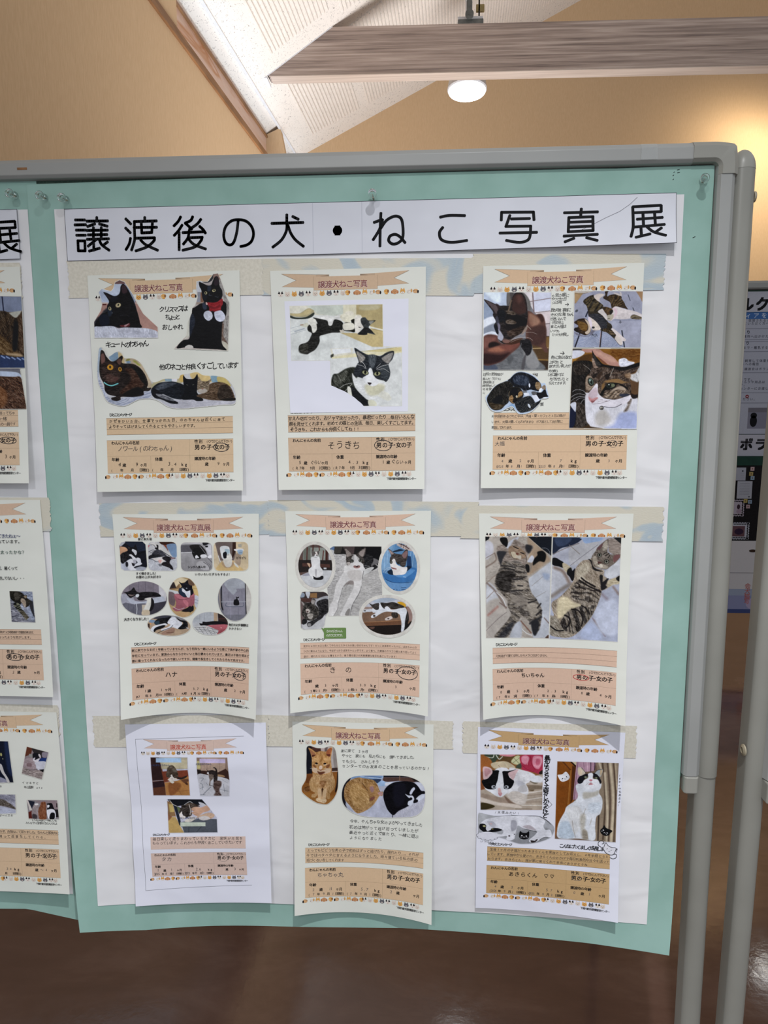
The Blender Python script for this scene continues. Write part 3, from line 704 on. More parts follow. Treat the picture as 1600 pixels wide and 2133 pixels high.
# cloth tape strips, right on the white papers; the ends are torn
def tape(x0, x1, z0a, z0b, z1a, z1b, label, base, mat, gfn=hang, seams=()):
    """top edge runs z0a..z0b, bottom edge z1a..z1b"""
    n = 22; nx = max(6, int((x1 - x0) / .012)); v = []
    rr = random.Random(int(abs(x0) * 1e5))
    e0 = [rr.uniform(-.0016, .0016) for _ in range(n + 1)]; e1 = [rr.uniform(-.0016, .0016) for _ in range(n + 1)]
    for j in range(n + 1):
        t = j / n
        for i in range(nx + 1):
            s = i / nx; x = x0 + (x1 - x0) * s + (e0[j] if i == 0 else 0) + (e1[j] if i == nx else 0)
            z = (z0a * (1 - s) + z0b * s) * (1 - t) + (z1a * (1 - s) + z1b * s) * t
            v.append((x, -(base + float(gfn(np.array(x), np.array(z)))), z))
    f = [(j * (nx + 1) + i, (j + 1) * (nx + 1) + i, (j + 1) * (nx + 1) + i + 1, j * (nx + 1) + i + 1) for j in range(n) for i in range(nx)]
    o = mesh_obj('cloth_tape', v, f, mat); tag(o, label, 'tape', 'cloth tape strips between the cat sheets and the white papers')
tape(-.5088, -.2289, 1.6689, 1.6678, 1.6180, 1.6190, 'grey cloth tape strip behind the top of the sheet with four cut-out black cats', .0040, M['tape'])
tape(-.2300, .0640, 1.6678, 1.6640, 1.6184, 1.6140, 'grey-blue cloth tape strip behind the top of the middle sheet of the upper row', .0042, M['tape_print'])
tape(.0620, .3185, 1.6695, 1.6654, 1.6173, 1.6184, 'cloth tape strip with blue print behind the top right sheet', .0040, M['tape_print'])
tape(-.4830, -.2300, 1.3237, 1.3283, 1.2739, 1.2790, 'cloth tape strip behind the top of the sheet with seven small pictures', .0040, M['tape_print'])
tape(-.2301, .0744, 1.3297, 1.3282, 1.2771, 1.2785, 'cloth tape strip behind the top of the centre sheet of the board', .0042, M['tape_print'])
tape(.0488, .3336, 1.3232, 1.3224, 1.2755, 1.2728, 'cloth tape strip behind the top of the sheet with two large tabby pictures', .0044, M['tape_print'])
tape(-.5130, -.2385, .9932, 1.0011, .9420, .9509, 'beige cloth tape strip behind the creased white sheet', .0040, M['tape'])
tape(-.2385, .0410, 1.0011, .9977, .9509, .9535, 'beige cloth tape strip behind the sheet with the orange cat', .0042, M['tape'])
tape(.0560, .3110, .9981, .9967, .9478, .9463, 'beige cloth tape strip behind the bottom right sheet', .0040, M['tape'])
tape(-.80, -.5785, 1.6700, 1.6680, 1.6190, 1.6169, 'cloth tape strip with a torn end behind the top sheet at the left edge', .0026, M['tape'], hang_left)
tape(-.80, -.5590, 1.3320, 1.3320, 1.2820, 1.2814, 'cloth tape strip with a torn end behind the middle sheet at the left edge', .0026, M['tape_print'], hang_left)
tape(-.80, -.5675, 1.0084, 1.0084, .9590, .9581, 'cloth tape strip with a torn end behind the bottom sheet at the left edge', .0026, M['tape'], hang_left)

# the headline strips
BLK = (16, 16, 20)
STROKES = {}
def headline(name, x0, x1, zt0, zt1, zb0, zb1, chars, label, lift=None, seams=(), base=.0045, gfn=hang, curve=None):
    r = empty(name, ((x0 + x1) / 2, -base, (zt0 + zb0) / 2)); tag(r, label, 'banner')
    def fn(u, v, w):   # u 0..1 along, v 0..1 down
        u = np.asarray(u, float); v = np.asarray(v, float)
        X = x0 + (x1 - x0) * u; Z = (zt0 + (zt1 - zt0) * u) * (1 - v) + (zb0 + (zb1 - zb0) * u) * v
        h = lift(u, v) if lift else 0.0
        return np.c_[X, -(base + h + np.asarray(w) / 1000. + X * 0), Z]
    nu, nv = 160, 16
    U, V = np.meshgrid(np.linspace(0, 1, nu + 1), np.linspace(0, 1, nv + 1)); P = fn(U.ravel(), V.ravel(), 0)
    i = (np.arange(nv)[:, None] * (nu + 1) + np.arange(nu)[None]).ravel()
    mesh_obj('paper', P, np.c_[i, i + nu + 1, i + nu + 2, i + 1], M['paper_head_dim'], r, smooth=True)
    Lx = (x1 - x0) * 1000; Ly = (zt0 - zb0) * 1000
    def fm(u, v, w): return fn(np.asarray(u) / Lx, np.asarray(v) / Ly, w)
    e = Layer()
    e.line([(0.3, 0.3), (Lx - .3, 0.3)], .6, (70, 70, 78)); e.line([(0.3, Ly - .3), (Lx - .3, Ly - .3)], .7, (70, 70, 78)); e.line([(.3, 0), (.3, Ly)], .6, (90, 90, 98)); e.line([(Lx - .3, 0), (Lx - .3, Ly)], .6, (90, 90, 98))
    for s in seams: e.line([(s, 0), (s, Ly)], .35, (176, 178, 192))
    if curve: e.line(curve, .55, (120, 118, 126))
    e.build('cut_edge_line', fm, r)
    for (strokes, wid) in chars:
        k = Layer()
        for st in strokes:
            p = smooth_closed(np.array(st, float).reshape(-1, 2), False, 5) if len(st) > 4 else np.array(st, float).reshape(-1, 2)
            q = [p[0]]
            for a in p[1:]:
                m = max(1, int(np.hypot(*(a - q[-1])) / 3)); s0 = q[-1]
                for j in range(1, m + 1): q.append(s0 + (a - s0) * j / m)
            k.line(q, wid, BLK); 
            for c_ in [q[0], q[-1]] + list(p[1:-1]): k.disc(c_[0], c_[1], wid / 2, wid / 2, BLK, .02, seg=14)
        k.build('printed_character', fm, r)
    return r

# push pins
def pin(x, z, dx, dz, base, label):
    """x, z where the needle enters the board; dx, dz lean of the head over its 20 mm"""
    o = Vector((x, -base, z)); ax = Vector((dx, -1, dz)).normalized()
    r = empty('push_pin', o); tag(r, label, 'push pin', 'clear push pins along the top of the board')
    mb = MB(); mb.lathe([(.0001, 0), (.0050, .0001), (.0054, .0010), (.0048, .0020), (.0036, .0030), (.0031, .0060), (.0031, .0095), (.0038, .0125), (.0050, .0142), (.0060, .0152), (.0062, .0168), (.0054, .0180), (.0001, .0184)], o, ax, 28)
    mb.build('clear_head', M['glass'], r, smooth=True, angle=50)
    mb = MB(); mb.lathe([(.00045, -.004), (.00045, .009)], o, ax, 8); mb.build('needle', M['screw'], r)
pin(-.5800, 1.7590, .10, -.10, .0022, 'clear push pin at the far left edge of the board')
pin(-.5370, 1.7550, .12, -.10, .0030, 'clear push pin holding the left corner of the wide mint sheet')
pin(-.5060, 1.7515, .12, -.10, .0030, 'clear push pin just above the left end of the headline strip')
pin(-.0748, 1.7460, .02, -.02, .0060, 'clear push pin in the middle of the headline strip')
pin(.3640, 1.7580, -.26, -.12, .0030, 'clear push pin in the upper right corner of the mint sheet')

# ------------------------------------------------------------ the form that every cat sheet is printed on
PEACH = (222, 190, 160); PEACH2 = (226, 190, 168); INK_ = (28, 26, 28)
def banner(L, title, col, tcol):
    d = tuple(int(c * .93) for c in col); sh = tuple(int(c * .72) for c in col)
    L.quad((15.4, 4.4), (62, 6.8), (62, 13.6), (35.3, 13.3), col); L.quad((35.3, 13.3), (62, 13.6), (62, 23.6), (15.5, 21.4), col)
    L.quad((187.6, 4.2), (142, 6.6), (142, 13.6), (167.2, 13.4), col); L.quad((167.2, 13.4), (142, 13.6), (142, 23.4), (187.4, 21.1), col)
    L.quad((62, 6.8), (80, 7.0), (80, 9.4), (62, 9.4), d); L.quad((122, 7.0), (142, 6.6), (142, 9.4), (122, 9.4), d)
    L.tri((80, 7.0), (80, 9.3), (66, 9.3), sh, .03); L.tri((122, 7.0), (122, 9.3), (136, 9.3), sh, .03)
    L.rect(58.8, 9.1, 145.2, 27.0, col, .04)
    for a, b_ in (((15.4, 4.4), (80, 7.0)), ((15.4, 4.4), (35.3, 13.3)), ((35.3, 13.3), (15.5, 21.4)), ((58.8, 9.1), (58.8, 27)), ((145.2, 9.1), (145.2, 27)), ((187.6, 4.2), (167.2, 13.4)), ((167.2, 13.4), (187.4, 21.1))): L.line([a, b_], .25, sh, .06)
    n = len(title); w = 67 if n == 7 else 78; x0 = 98 - w / 2 + (4 if n == 8 else 0)
    L.text(x0 + .3, x0 + w + .3, 23.9, 10.6, title, (236, 214, 204), .02, z=.08); L.text(x0, x0 + w, 23.6, 10.4, title, tcol, .012, z=.10)
BR_, OR_, GY_, PL_, BK_, WH_ = (150, 100, 62), (222, 166, 92), (104, 102, 108), (222, 208, 196), (36, 32, 36), (232, 222, 212)
def icon(L, x, y, k, r=3.9):
    D = lambda dx, dy, rx, ry, c, z: L.disc(x + dx * r, y + dy * r, rx * r, ry * r, c, z, seg=12)
    T = lambda pts, c, z: L.tri(*[(x + a * r, y + b_ * r) for a, b_ in pts], c, z)
    if k in (0, 1, 2, 3):       # cats: black-eared, pale, orange, grey
        c = (WH_, PL_, OR_, GY_)[k]; e = BK_ if k == 0 else c
        T([(-.85, .0), (-.62, -1.0), (-.12, -.35)], e, 0); T([(.85, .0), (.62, -1.0), (.12, -.35)], e, 0)
        D(0, .2, .95, .74, c, .02)
        if k == 0: D(-.55, -.25, .38, .26, BK_, .04); D(.55, -.25, .38, .26, BK_, .04)
        if k == 3: D(0, .5, .36, .24, WH_, .05)
        if k == 2: L.line([(x, y - .45 * r), (x, y - .15 * r)], .5, (170, 110, 50), .05)
        D(-.32, .12, .09, .11, BK_, .07); D(.32, .12, .09, .11, BK_, .07); D(0, .42, .12, .07, (150, 90, 90), .08)
        L.line([(x - .2 * r, y + .58 * r), (x + .2 * r, y + .58 * r)], .3, (120, 80, 70), .09)
    elif k == 4:                # brown floppy-eared dog
        D(0, .1, .95, .85, (204, 148, 104), .02); D(-.95, .25, .35, .55, (170, 112, 76), .0); D(.95, .25, .35, .55, (170, 112, 76), .0)
        L.line([(x - .45 * r, y + .1 * r), (x - .12 * r, y + .1 * r)], .35, BR_, .06); L.line([(x + .12 * r, y + .1 * r), (x + .45 * r, y + .1 * r)], .35, BR_, .06); D(0, .45, .14, .09, (120, 80, 60), .06)
    elif k == 5:                # shiba
        T([(-.8, -.2), (-.5, -1.15), (-.1, -.5)], OR_, 0); T([(.8, -.2), (.5, -1.15), (.1, -.5)], OR_, 0); D(0, .15, .9, .75, OR_, .02); D(0, .5, .62, .36, WH_, .04)
        D(-.3, .05, .09, .1, BK_, .06); D(.3, .05, .09, .1, BK_, .06); D(0, .33, .12, .08, BK_, .06)
    elif k == 6:                # white dog, one brown ear
        D(0, .1, .75, .75, WH_, .02); D(.85, -.1, .32, .6, (206, 160, 104), .03); D(-.3, -.1, .09, .1, BK_, .05); D(.2, -.1, .09, .1, BK_, .05); D(-.35, .35, .16, .1, BK_, .05)
    elif k == 7:                # tan dog with dark ear
        D(0, .1, .95, .72, (214, 168, 122), .02); D(.8, .3, .3, .55, BK_, .04); D(-.35, -.2, .18, .08, BK_, .05); D(.2, -.15, .12, .07, BK_, .05); D(-.75, .0, .16, .12, BK_, .05)
    elif k == 8:                # side dog
        D(0, 0, .85, .8, OR_, .02); D(.6, -.1, .35, .55, BR_, .04); D(-.2, -.1, .08, .1, BK_, .05); D(-.55, .3, .3, .22, (232, 196, 140), .04); D(.1, .75, .5, .2, OR_, .01)
    elif k == 9:                # mirrored tan dog
        D(0, .1, .9, .72, (214, 168, 122), .02); D(-.8, .3, .3, .55, BK_, .04); D(.35, -.2, .18, .08, BK_, .05); D(.75, .0, .14, .12, BK_, .05)
ROW1 = [0, 1, 2, 3, 0, 1, 2, 3, 0, 1, 8, 4, 5, 6, 7, 8, 4, 5, 6, 7]; ROW2 = [9, 6, 5, 4, 8, 9, 6, 5, 4, 8, 0, 1, 2, 3, 0, 1, 2, 3, 0, 1]
X1 = [13.2, 22.6, 32, 41.6, 51, 60.6, 70, 79.6, 89, 98.5, 104.5, 117.5, 128, 137, 146, 157, 168.5, 179, 187.5, 196.5]
X2 = [16, 25.5, 35, 44.5, 54.5, 64, 73, 82.5, 92, 102, 106.5, 115.5, 124.5, 134, 143, 152.5, 162, 171.5, 181, 188]
def form(spec, fn, r, paper_mat):
    n = spec['name']; s = spec.get('scale', 1.0); x00, y00 = spec.get('org', (0, 0))
    sx = s if not isinstance(s, tuple) else s[0]; sy = s if not isinstance(s, tuple) else s[1]
    f = (lambda u, v, w: fn(np.asarray(u) * sx + x00, np.asarray(v) * sy + y00, w)) if (s != 1.0 or (x00, y00) != (0, 0)) else fn
    nu, nv = 42, 60
    U, V = np.meshgrid(np.linspace(0, 210, nu + 1), np.linspace(0, 297, nv + 1)); P = fn(U.ravel(), V.ravel(), np.zeros(U.size))
    i = (np.arange(nv)[:, None] * (nu + 1) + np.arange(nu)[None]).ravel()
    mesh_obj('paper', P, np.c_[i, i + nu + 1, i + nu + 2, i + 1], paper_mat, r, smooth=True)
    col = spec.get('peach', PEACH)
    L = Layer(); banner(L, spec['title'], col, spec.get('tcol', (128, 72, 74))); L.build('ribbon_banner', f, r)
    L = Layer()
    for x, k in zip(X1, ROW1): icon(L, x, 30.9, k)
    L.build('animal_icon_row', f, r)
    L = Layer()
    for x, k in zip(X2, ROW2): icon(L, x, 275.8, k)
    L.build('animal_icon_row', f, r)
    ln = tuple(int(c * .62) for c in col); ln2 = tuple(int(c * .8) for c in col)
    L = Layer(); L.rect(16.6, 194.4, 196.7, 217.6, col)
    if spec.get('lines', 1):
        for y in (194.5, 202.3, 209.9, 217.5): L.line([(16.6, y), (196.7, y)], .35, ln, .05)
    L.build('message_box', f, r)
    L = Layer(); L.rect(16.0, 225.2, 196.8, 271.4, col)
    for a, b_ in (((16, 247.6), (196.8, 247.6)), ((134.6, 225.2), (134.6, 271.4)), ((78.2, 247.6), (78.2, 271.4))): L.line([a, b_], .3, ln2, .05)
    for y in (225.3, 271.3): L.line([(16, y), (196.8, y)], .3, ln2, .05)
    L.build('name_box', f, r)
    L = Layer(); B = .026; z = .12
    for (a, b_, y, sz, t, bd) in ((21.5, 53, 191.6, 5.0, 'ひとことメッセージ', B), (22.4, 62.6, 231, 5.4, 'わんにゃんの名前', B), (141, 153.5, 230.6, 5.6, '性別', B), (158, 196.4, 230.2, 4.5, '(○でかこんで下さい)', .008),
        (141, 166.5, 239.4, 8.0, '男の子', B), (164.5, 170.5, 239, 7, '・', B), (169.4, 191.6, 239.4, 8.0, '女の子', B), (22, 32.8, 254.2, 5.6, '年齢', B), (84.4, 95.2, 254.4, 5.6, '体重', B), (141, 171.3, 254.2, 5.4, '譲渡時の年齢', B),
        (37.2, 42.6, 262, 5.4, '歳', B), (62.6, 72.4, 262, 5.2, 'ヶ月', B), (121.2, 131.2, 262, 6.0, 'kg', B), (155.7, 161.2, 262, 5.4, '歳', B), (181.3, 191.2, 262, 5.2, 'ヶ月', B),
        (20, 24, 268.9, 4.8, '(', .005), (33.6, 38.6, 268.9, 4.8, '年', B), (48.8, 53.6, 268.9, 4.8, '月', B), (61.6, 76.6, 268.9, 4.8, '日現在)', B), (78.6, 82.6, 268.9, 4.8, '(', .005), (91.4, 96.4, 268.9, 4.8, '年', B), (106.0, 111.0, 268.9, 4.8, '月', B), (119.2, 133.8, 268.9, 4.8, '日現在)', B),
        (156.3, 198.2, 284.0, 3.9, '下関市動物愛護管理センター', .012)):
        if spec.get('no_nen') and t == '歳' and a > 150: continue
        L.text(a, b_, y, sz, t, INK_, bd, z=z)
    L.text(0, 0, 0, 1, '')
    for (a, b_, y, sz, t, c, bd) in spec.get('print', []): L.text(a, b_, y, sz, t, c, bd, z=.9)
    L.build('printed_text', f if not spec.get('print') else f, r)
    if spec.get('hand'):
        L = Layer()
        for (a, b_, y, sz, t, c, bd, hd) in spec['hand']: L.text(a, b_, y, sz, t, c, bd, hd, z=1.0 if spec.get('over') else .16)
        for (a, b_, y, sz, t, c, bd) in spec.get('vert', []): L.text(a, b_, y, sz, t, c, bd, 1.0, z=.16, vertical=True)
        L.build('handwriting', f, r)
    if spec.get('ring'):
        L = Layer(); x, y, rx, ry, w, c = spec['ring']; L.ring(x, y, rx, ry, w, c, z=.2, rot=.05); L.build('drawn_circle', f, r)
    return f
def sheet(spec):
    q = spec['corners']   # real positions (m) on the board: TL TR BR BL, plus how far the bottom left / middle / right stand off (m)
    hl, hm, hr = spec['lift']; g = hang_left if spec.get('left') else hang; base = spec.get('base', .0052)
    folds = spec.get('folds', [(0, 0), (297, 0)]); fx = [a for a, _ in folds]; fy = [b_ / 1000. for _, b_ in folds]
    r = empty('cat_sheet', ((q[0][0] + q[1][0]) / 2, -base, q[0][1])); tag(r, spec['label'], 'poster', 'cat sheets on the mint board')
    (xa, za), (xb, zb), (xc, zc_), (xd, zd) = q; bow = spec.get('bow', 0.0)
    def fn(u, v, w):
        s = np.asarray(u, float) / 210.; t = np.asarray(v, float) / 297.; w = np.asarray(w, float)
        X = (xa * (1 - s) + xb * s) * (1 - t) + (xd * (1 - s) + xc * s) * t
        Z = (za * (1 - s) + zb * s) * (1 - t) + (zd * (1 - s) + zc_ * s) * t
        c = (hl * (1 - s) + hr * s) + (hm - (hl + hr) / 2) * 4 * s * (1 - s)
        h = np.maximum(c, 0) * np.clip(t, 0, 1) ** 1.8 + np.interp(np.asarray(v, float), fx, fy)
        e = spec.get('side', 0.0) * np.sin(PI * np.clip(t, 0, 1)) * np.clip(np.abs(s - .5) * 2 - .3, 0, 1) ** 2
        return np.c_[X, -(base + h + e + g(X, Z) + w / 1000.), Z]
    f = form(spec, fn, r, M[spec.get('paper', 'paper_cream')])
    for kp_, p in enumerate(spec.get('photos', [])):
        photo_part(p['name'], fn, r, p['org'], p['W'], p['H'], p['mask'], p['ops'], p.get('res', 2.0), spec.get('pcol', (229, 227, 218)), glued=p.get('glued', False), label=p.get('label'), base=.25 + .045 * kp_)
    if 'extra' in spec: spec['extra'](fn, r)
    return r

HEAD = [
 ([[15.4,15.2,28.5,15.5],[14.3,21.8,29.5,21.9],[15.7,28.8,28.4,29.1],[15.8,35.7,28.4,36.0],[17.1,43.3,27.1,43.6],[17.1,43.3,16.9,56.8],[27.1,43.6,26.7,57.1],[16.9,56.8,26.7,57.1],[46.2,12.7,46.0,17.2],[31.9,17.2,61.5,17.6],[42.7,21.2,32.4,24.3],[49.6,21.4,60.4,24.6],[31.1,29.6,60.5,29.9],[40.6,26.1,39.7,40.9],[51.8,26.4,50.9,41.2],[32.6,35.6,59.4,35.9],[30.8,41.6,61.5,41.6],[43.5,42.3,31.6,50.7],[39.7,48.1,39.2,56.5],[32.9,57.5,47.6,54.1],[48.3,43.1,51.4,49.6,61.3,57.0],[59.6,46.0,54.1,49.7]], 3.95),
 ([[87.7,15.7,94.2,22.3],[86.8,27.9,92.9,34.1],[92.9,41.9,90.7,49.3,85.8,56.7],[114.7,14.4,114.6,18.3],[99.6,19.4,131.0,19.3],[99.6,19.4,99.2,31.4,98.6,44.3,93.7,57.5],[98.8,27.3,130.9,27.8],[109.4,20.1,109.5,34.9],[125.5,19.8,123.7,34.6],[109.5,34.9,123.7,34.6],[101.4,41.8,127.2,41.9],[127.2,41.9,125.9,46.3,115.9,53.9,99.9,58.9],[107.5,44.6,114.7,51.2,130.8,58.8]], 3.95),
 ([[165.5,15.0,161.9,20.7,155.8,26.4],[167.1,26.0,162.0,33.0,155.6,39.3],[162.6,35.6,161.6,58.9],[182.5,15.2,179.6,19.9,172.0,23.2],[193.9,18.9,188.2,25.2,177.8,31.4],[172.0,23.5,177.2,28.2,180.5,31.5],[177.8,31.4,176.7,34.6],[168.0,36.0,198.6,35.5],[192.1,28.3,196.7,32.6,199.7,37.2],[176.9,34.7,174.5,43.7,168.1,51.3],[178.0,43.1,195.0,42.9],[195.0,42.9,192.7,48.0,184.3,55.6,167.0,59.7],[175.2,44.3,183.0,52.3,199.1,58.8]], 3.95),
 ([[246.4,22.2,243.9,37.6,239.4,50.5,233.9,54.3,227.9,50.9,225.5,41.1,228.6,29.5,237.0,22.0,247.8,20.6,257.8,23.1,265.0,30.4,267.4,40.2,264.4,49.8,257.5,54.9,249.1,56.7]], 3.95),
 ([[314.5,15.9,314.2,27.8],[293.5,26.7,336.7,26.6],[322.8,18.3,330.1,22.0],[314.5,28.4,313.1,38.1,306.1,49.6,294.1,58.7],[315.9,30.4,319.7,40.9,326.2,50.1,336.7,58.7]], 3.95),
 ([[444.2,17.2,443.2,36.1,442.7,61.0],[435.1,29.0,445.6,25.5],[446.3,25.9,442.0,38.9,433.6,52.2],[444.2,36.8,451.9,26.7,463.0,21.5,471.4,24.5,474.2,35.6,473.9,50.7,467.9,57.5,460.2,58.9,454.9,54.4,456.7,48.2,463.7,46.0,470.7,49.9,477.0,57.4]], 3.95),
 ([[525.4,24.3,537.8,22.4,557.8,23.2],[528.3,38.6,524.2,45.1,525.7,53.5,532.6,57.8,543.7,59.1,561.0,57.2]], 3.95),
 ([[607.3,30.5,607.6,20.1],[607.6,20.1,650.1,21.0],[650.1,21.0,651.0,31.3],[618.6,24.9,613.7,39.5],[621.0,29.5,644.9,29.6],[613.7,39.5,646.7,40.1],[646.7,40.1,646.1,52.5,642.8,59.4,631.9,62.1,614.7,58.9],[605.9,48.4,654.6,48.9]], 3.95),
 ([[713.4,18.8,712.7,28.7],[691.4,23.2,734.7,23.4],[697.2,30.0,728.7,29.8],[697.2,30.0,696.6,49.6],[728.8,29.8,729.2,49.0],[696.6,49.6,729.2,49.0],[697.3,36.5,729.1,36.2],[697.0,43.2,729.1,42.8],[691.2,55.4,734.7,54.6],[703.9,59.0,692.6,63.4],[720.9,58.8,734.4,63.1]], 3.95),
 ([[781.4,17.8,817.1,16.8],[817.8,17.4,817.9,25.2],[783.2,26.1,817.5,25.6],[780.8,18.5,781.5,36.2,781.3,47.6,778.7,58.9],[794.2,26.7,795.0,44.4],[809.3,26.4,810.4,44.1],[787.0,35.2,819.2,33.7],[784.0,46.0,821.8,43.7],[791.6,46.7,792.1,58.2],[785.3,60.5,803.1,56.5],[799.9,46.7,806.3,52.6,814.8,56.4,823.2,59.0],[817.9,48.6,810.5,54.1]], 3.95),
 ([[384.3,38.6,384.35,38.6]], 13.2)]
SEAMS = [350.4, 418.1]
CURL = [(714.7, 47.2), (731.1, 39.4), (744.7, 32.4), (763.8, 23.7), (777.2, 14.2), (786.4, 5.0)]

def head_lift(u, v):
    a = np.clip((u - .52) / .48, 0, 1) ** 1.3
    return .011 * a * np.clip(v, 0, 1) ** 1.6 + .0012 * np.clip((u - .80) / .1, 0, 1)
headline('headline_strip', -.5084, .3292, 1.7390, 1.7429, 1.6685, 1.6764, HEAD, 'long white strip with the large black headline in Japanese, across the top of the board', lift=head_lift, seams=SEAMS, curve=CURL)
TEN = HEAD[9][0]; tx = min(min(s[0::2]) for s in TEN); DX = 212.5
headline('headline_strip', -.790, -.5772, 1.7385, 1.7405, 1.6690, 1.6728, [([[c - tx + 169.5 if i % 2 == 0 else c for i, c in enumerate(s)] for s in TEN], 3.95)], 'end of another white headline strip at the left border, with one black character', base=.0034, gfn=hang_left)

EXTRA = {}
def ex2(fn, r):   # the white print glued on the upper middle sheet
    q = [(18, 40.5), (187, 41), (186.5, 191), (20.5, 191)]
    n = 20; U, V = np.meshgrid(np.linspace(0, 1, n), np.linspace(0, 1, n)); U = U.ravel(); V = V.ravel()
    P = [np.array(a) for a in q]; u = (P[0][0] * (1 - U) + P[1][0] * U) * (1 - V) + (P[3][0] * (1 - U) + P[2][0] * U) * V; v = (P[0][1] * (1 - U) + P[1][1] * U) * (1 - V) + (P[3][1] * (1 - U) + P[2][1] * U) * V
    lift = .22 + 3.2 * np.clip(V - .5, 0, 1) ** 2 * np.clip(1 - U, 0, 1) ** 2
    i = (np.arange(n - 1)[:, None] * n + np.arange(n - 1)[None]).ravel()
    mesh_obj('glued_print_paper', fn(u, v, lift - .06), np.c_[i, i + n, i + n + 1, i + 1], M['paper_white'], r, smooth=True)
EXTRA['S2'] = ex2
def ex5(fn, r):   # green speech bubble
    L = Layer(); g = (112, 142, 84)
    L.rect(53.5, 172.4, 84.5, 188.6, g, .5); L.rect(52.3, 173.6, 85.7, 187.4, g, .5)
    for x, y in ((53.6, 173.7), (84.4, 173.7), (53.6, 187.3), (84.4, 187.3)): L.disc(x, y, 1.3, 1.3, g, .5, seg=16)
    L.tri((48.4, 172.2), (55.5, 175.0), (53.0, 180.5), g, .5)
    L.text(56.0, 80.5, 179.2, 4.4, 'きのの兄ちゃん', (236, 240, 228), .004, z=.62); L.text(55.8, 82.5, 185.4, 4.4, 'のガラゴロです。', (236, 240, 228), .004, z=.62)
    L.build('green_speech_bubble', fn, r)
EXTRA['S5'] = ex5
def ex4(fn, r):
    L = Layer(); k = (48, 46, 50)
    for (x, y, rx, ry) in OV4: L.ring(x, y, rx, ry, .35, k, z=.4, seg=48)
    L.build('picture_outline', fn, r)
def ex7(fn, r):
    L = Layer(); c = (120, 120, 128)
    L.line([(14.5, 24.5), (177, 21)], .4, c, .1); L.line([(14.5, 24.5), (16, 290 - 17)], .4, c, .1); L.line([(16, 273), (180, 268)], .4, c, .1); L.build('copied_border_line', fn, r)
    L = Layer()
    for (a, b_, y, t) in ((36.0, 64.5, 68.2, 'いたずらタカちゃん'), (103.6, 127.2, 67.0, '元気なタカちゃん'), (72.0, 103.5, 157.3, '甘えん坊なタカちゃん')):
        L.text(a, b_, y, 3.6, t, (56, 70, 110), .004, z=.5)
    L.build('caption', fn, r)
EXTRA['S7'] = ex7
def ex9(fn, r):
    L = Layer(); k = (70, 70, 76)
    n = 12
    for i in range(n):
        a = 2 * PI * i / n; L.ring(17 + 13 * math.cos(a), 176.5 + 5.0 * math.sin(a), 4.2, 3.0, .35, k, z=.06, seg=16)
    L.quad((3.5, 172), (30.5, 172), (30.5, 181), (3.5, 181), (224, 224, 236), .10); L.disc(17, 176.5, 15, 6.4, (224, 224, 236), .10, seg=30)
    L.build('drawn_cloud', fn, r)
    L = Layer(); a = [(100.5, 119), (105.5, 119), (105.5, 115.8), (110.5, 121.2), (105.5, 126.6), (105.5, 123.4), (100.5, 123.4), (100.5, 119)]; L.line(a, .45, k, .1); L.build('drawn_arrow', fn, r)
    L = Layer(); b = (26, 26, 30); w = (224, 224, 234)
    L.disc(195.5, 188.2, 8.6, 6.8, w, .22, seg=24, rot=.35); L.tri((187.0, 185), (189.8, 176.6), (195.5, 182), w, .22); L.tri((199, 183), (204.6, 183.4), (203.6, 190), w, .22)
    L.line(smooth_closed(np.array([(187.6, 183.5), (190, 177), (193.4, 181.2), (198.5, 183.6), (204.6, 184), (203.6, 189.6), (201, 194.4), (196, 195.2), (190.5, 192.5), (187.2, 187.6)]), False, 4), .8, b, .3)
    L.line(smooth_closed(np.array([(183.6, 184.5), (179.4, 181.5), (179.8, 176.4), (184.6, 174.2), (187.6, 177.4), (184.6, 179.4)]), False, 4), .8, b, .3)
    L.line(smooth_closed(np.array([(201.2, 194), (205.2, 193.6), (205.4, 198.4), (201, 201.0), (196.4, 199.4)]), False, 4), .8, b, .3)
    L.line([(191.6, 187.0), (192.6, 185.4)], .5, b, .3); L.line([(197.2, 188.4), (199.2, 187.6)], .5, b, .3); L.line([(194.0, 190.2), (195.4, 189.6), (196.6, 190.8)], .45, b, .3)
    L.build('drawn_cat', fn, r)
    EXTRA['done'] = 1
EXTRA['S9'] = ex9

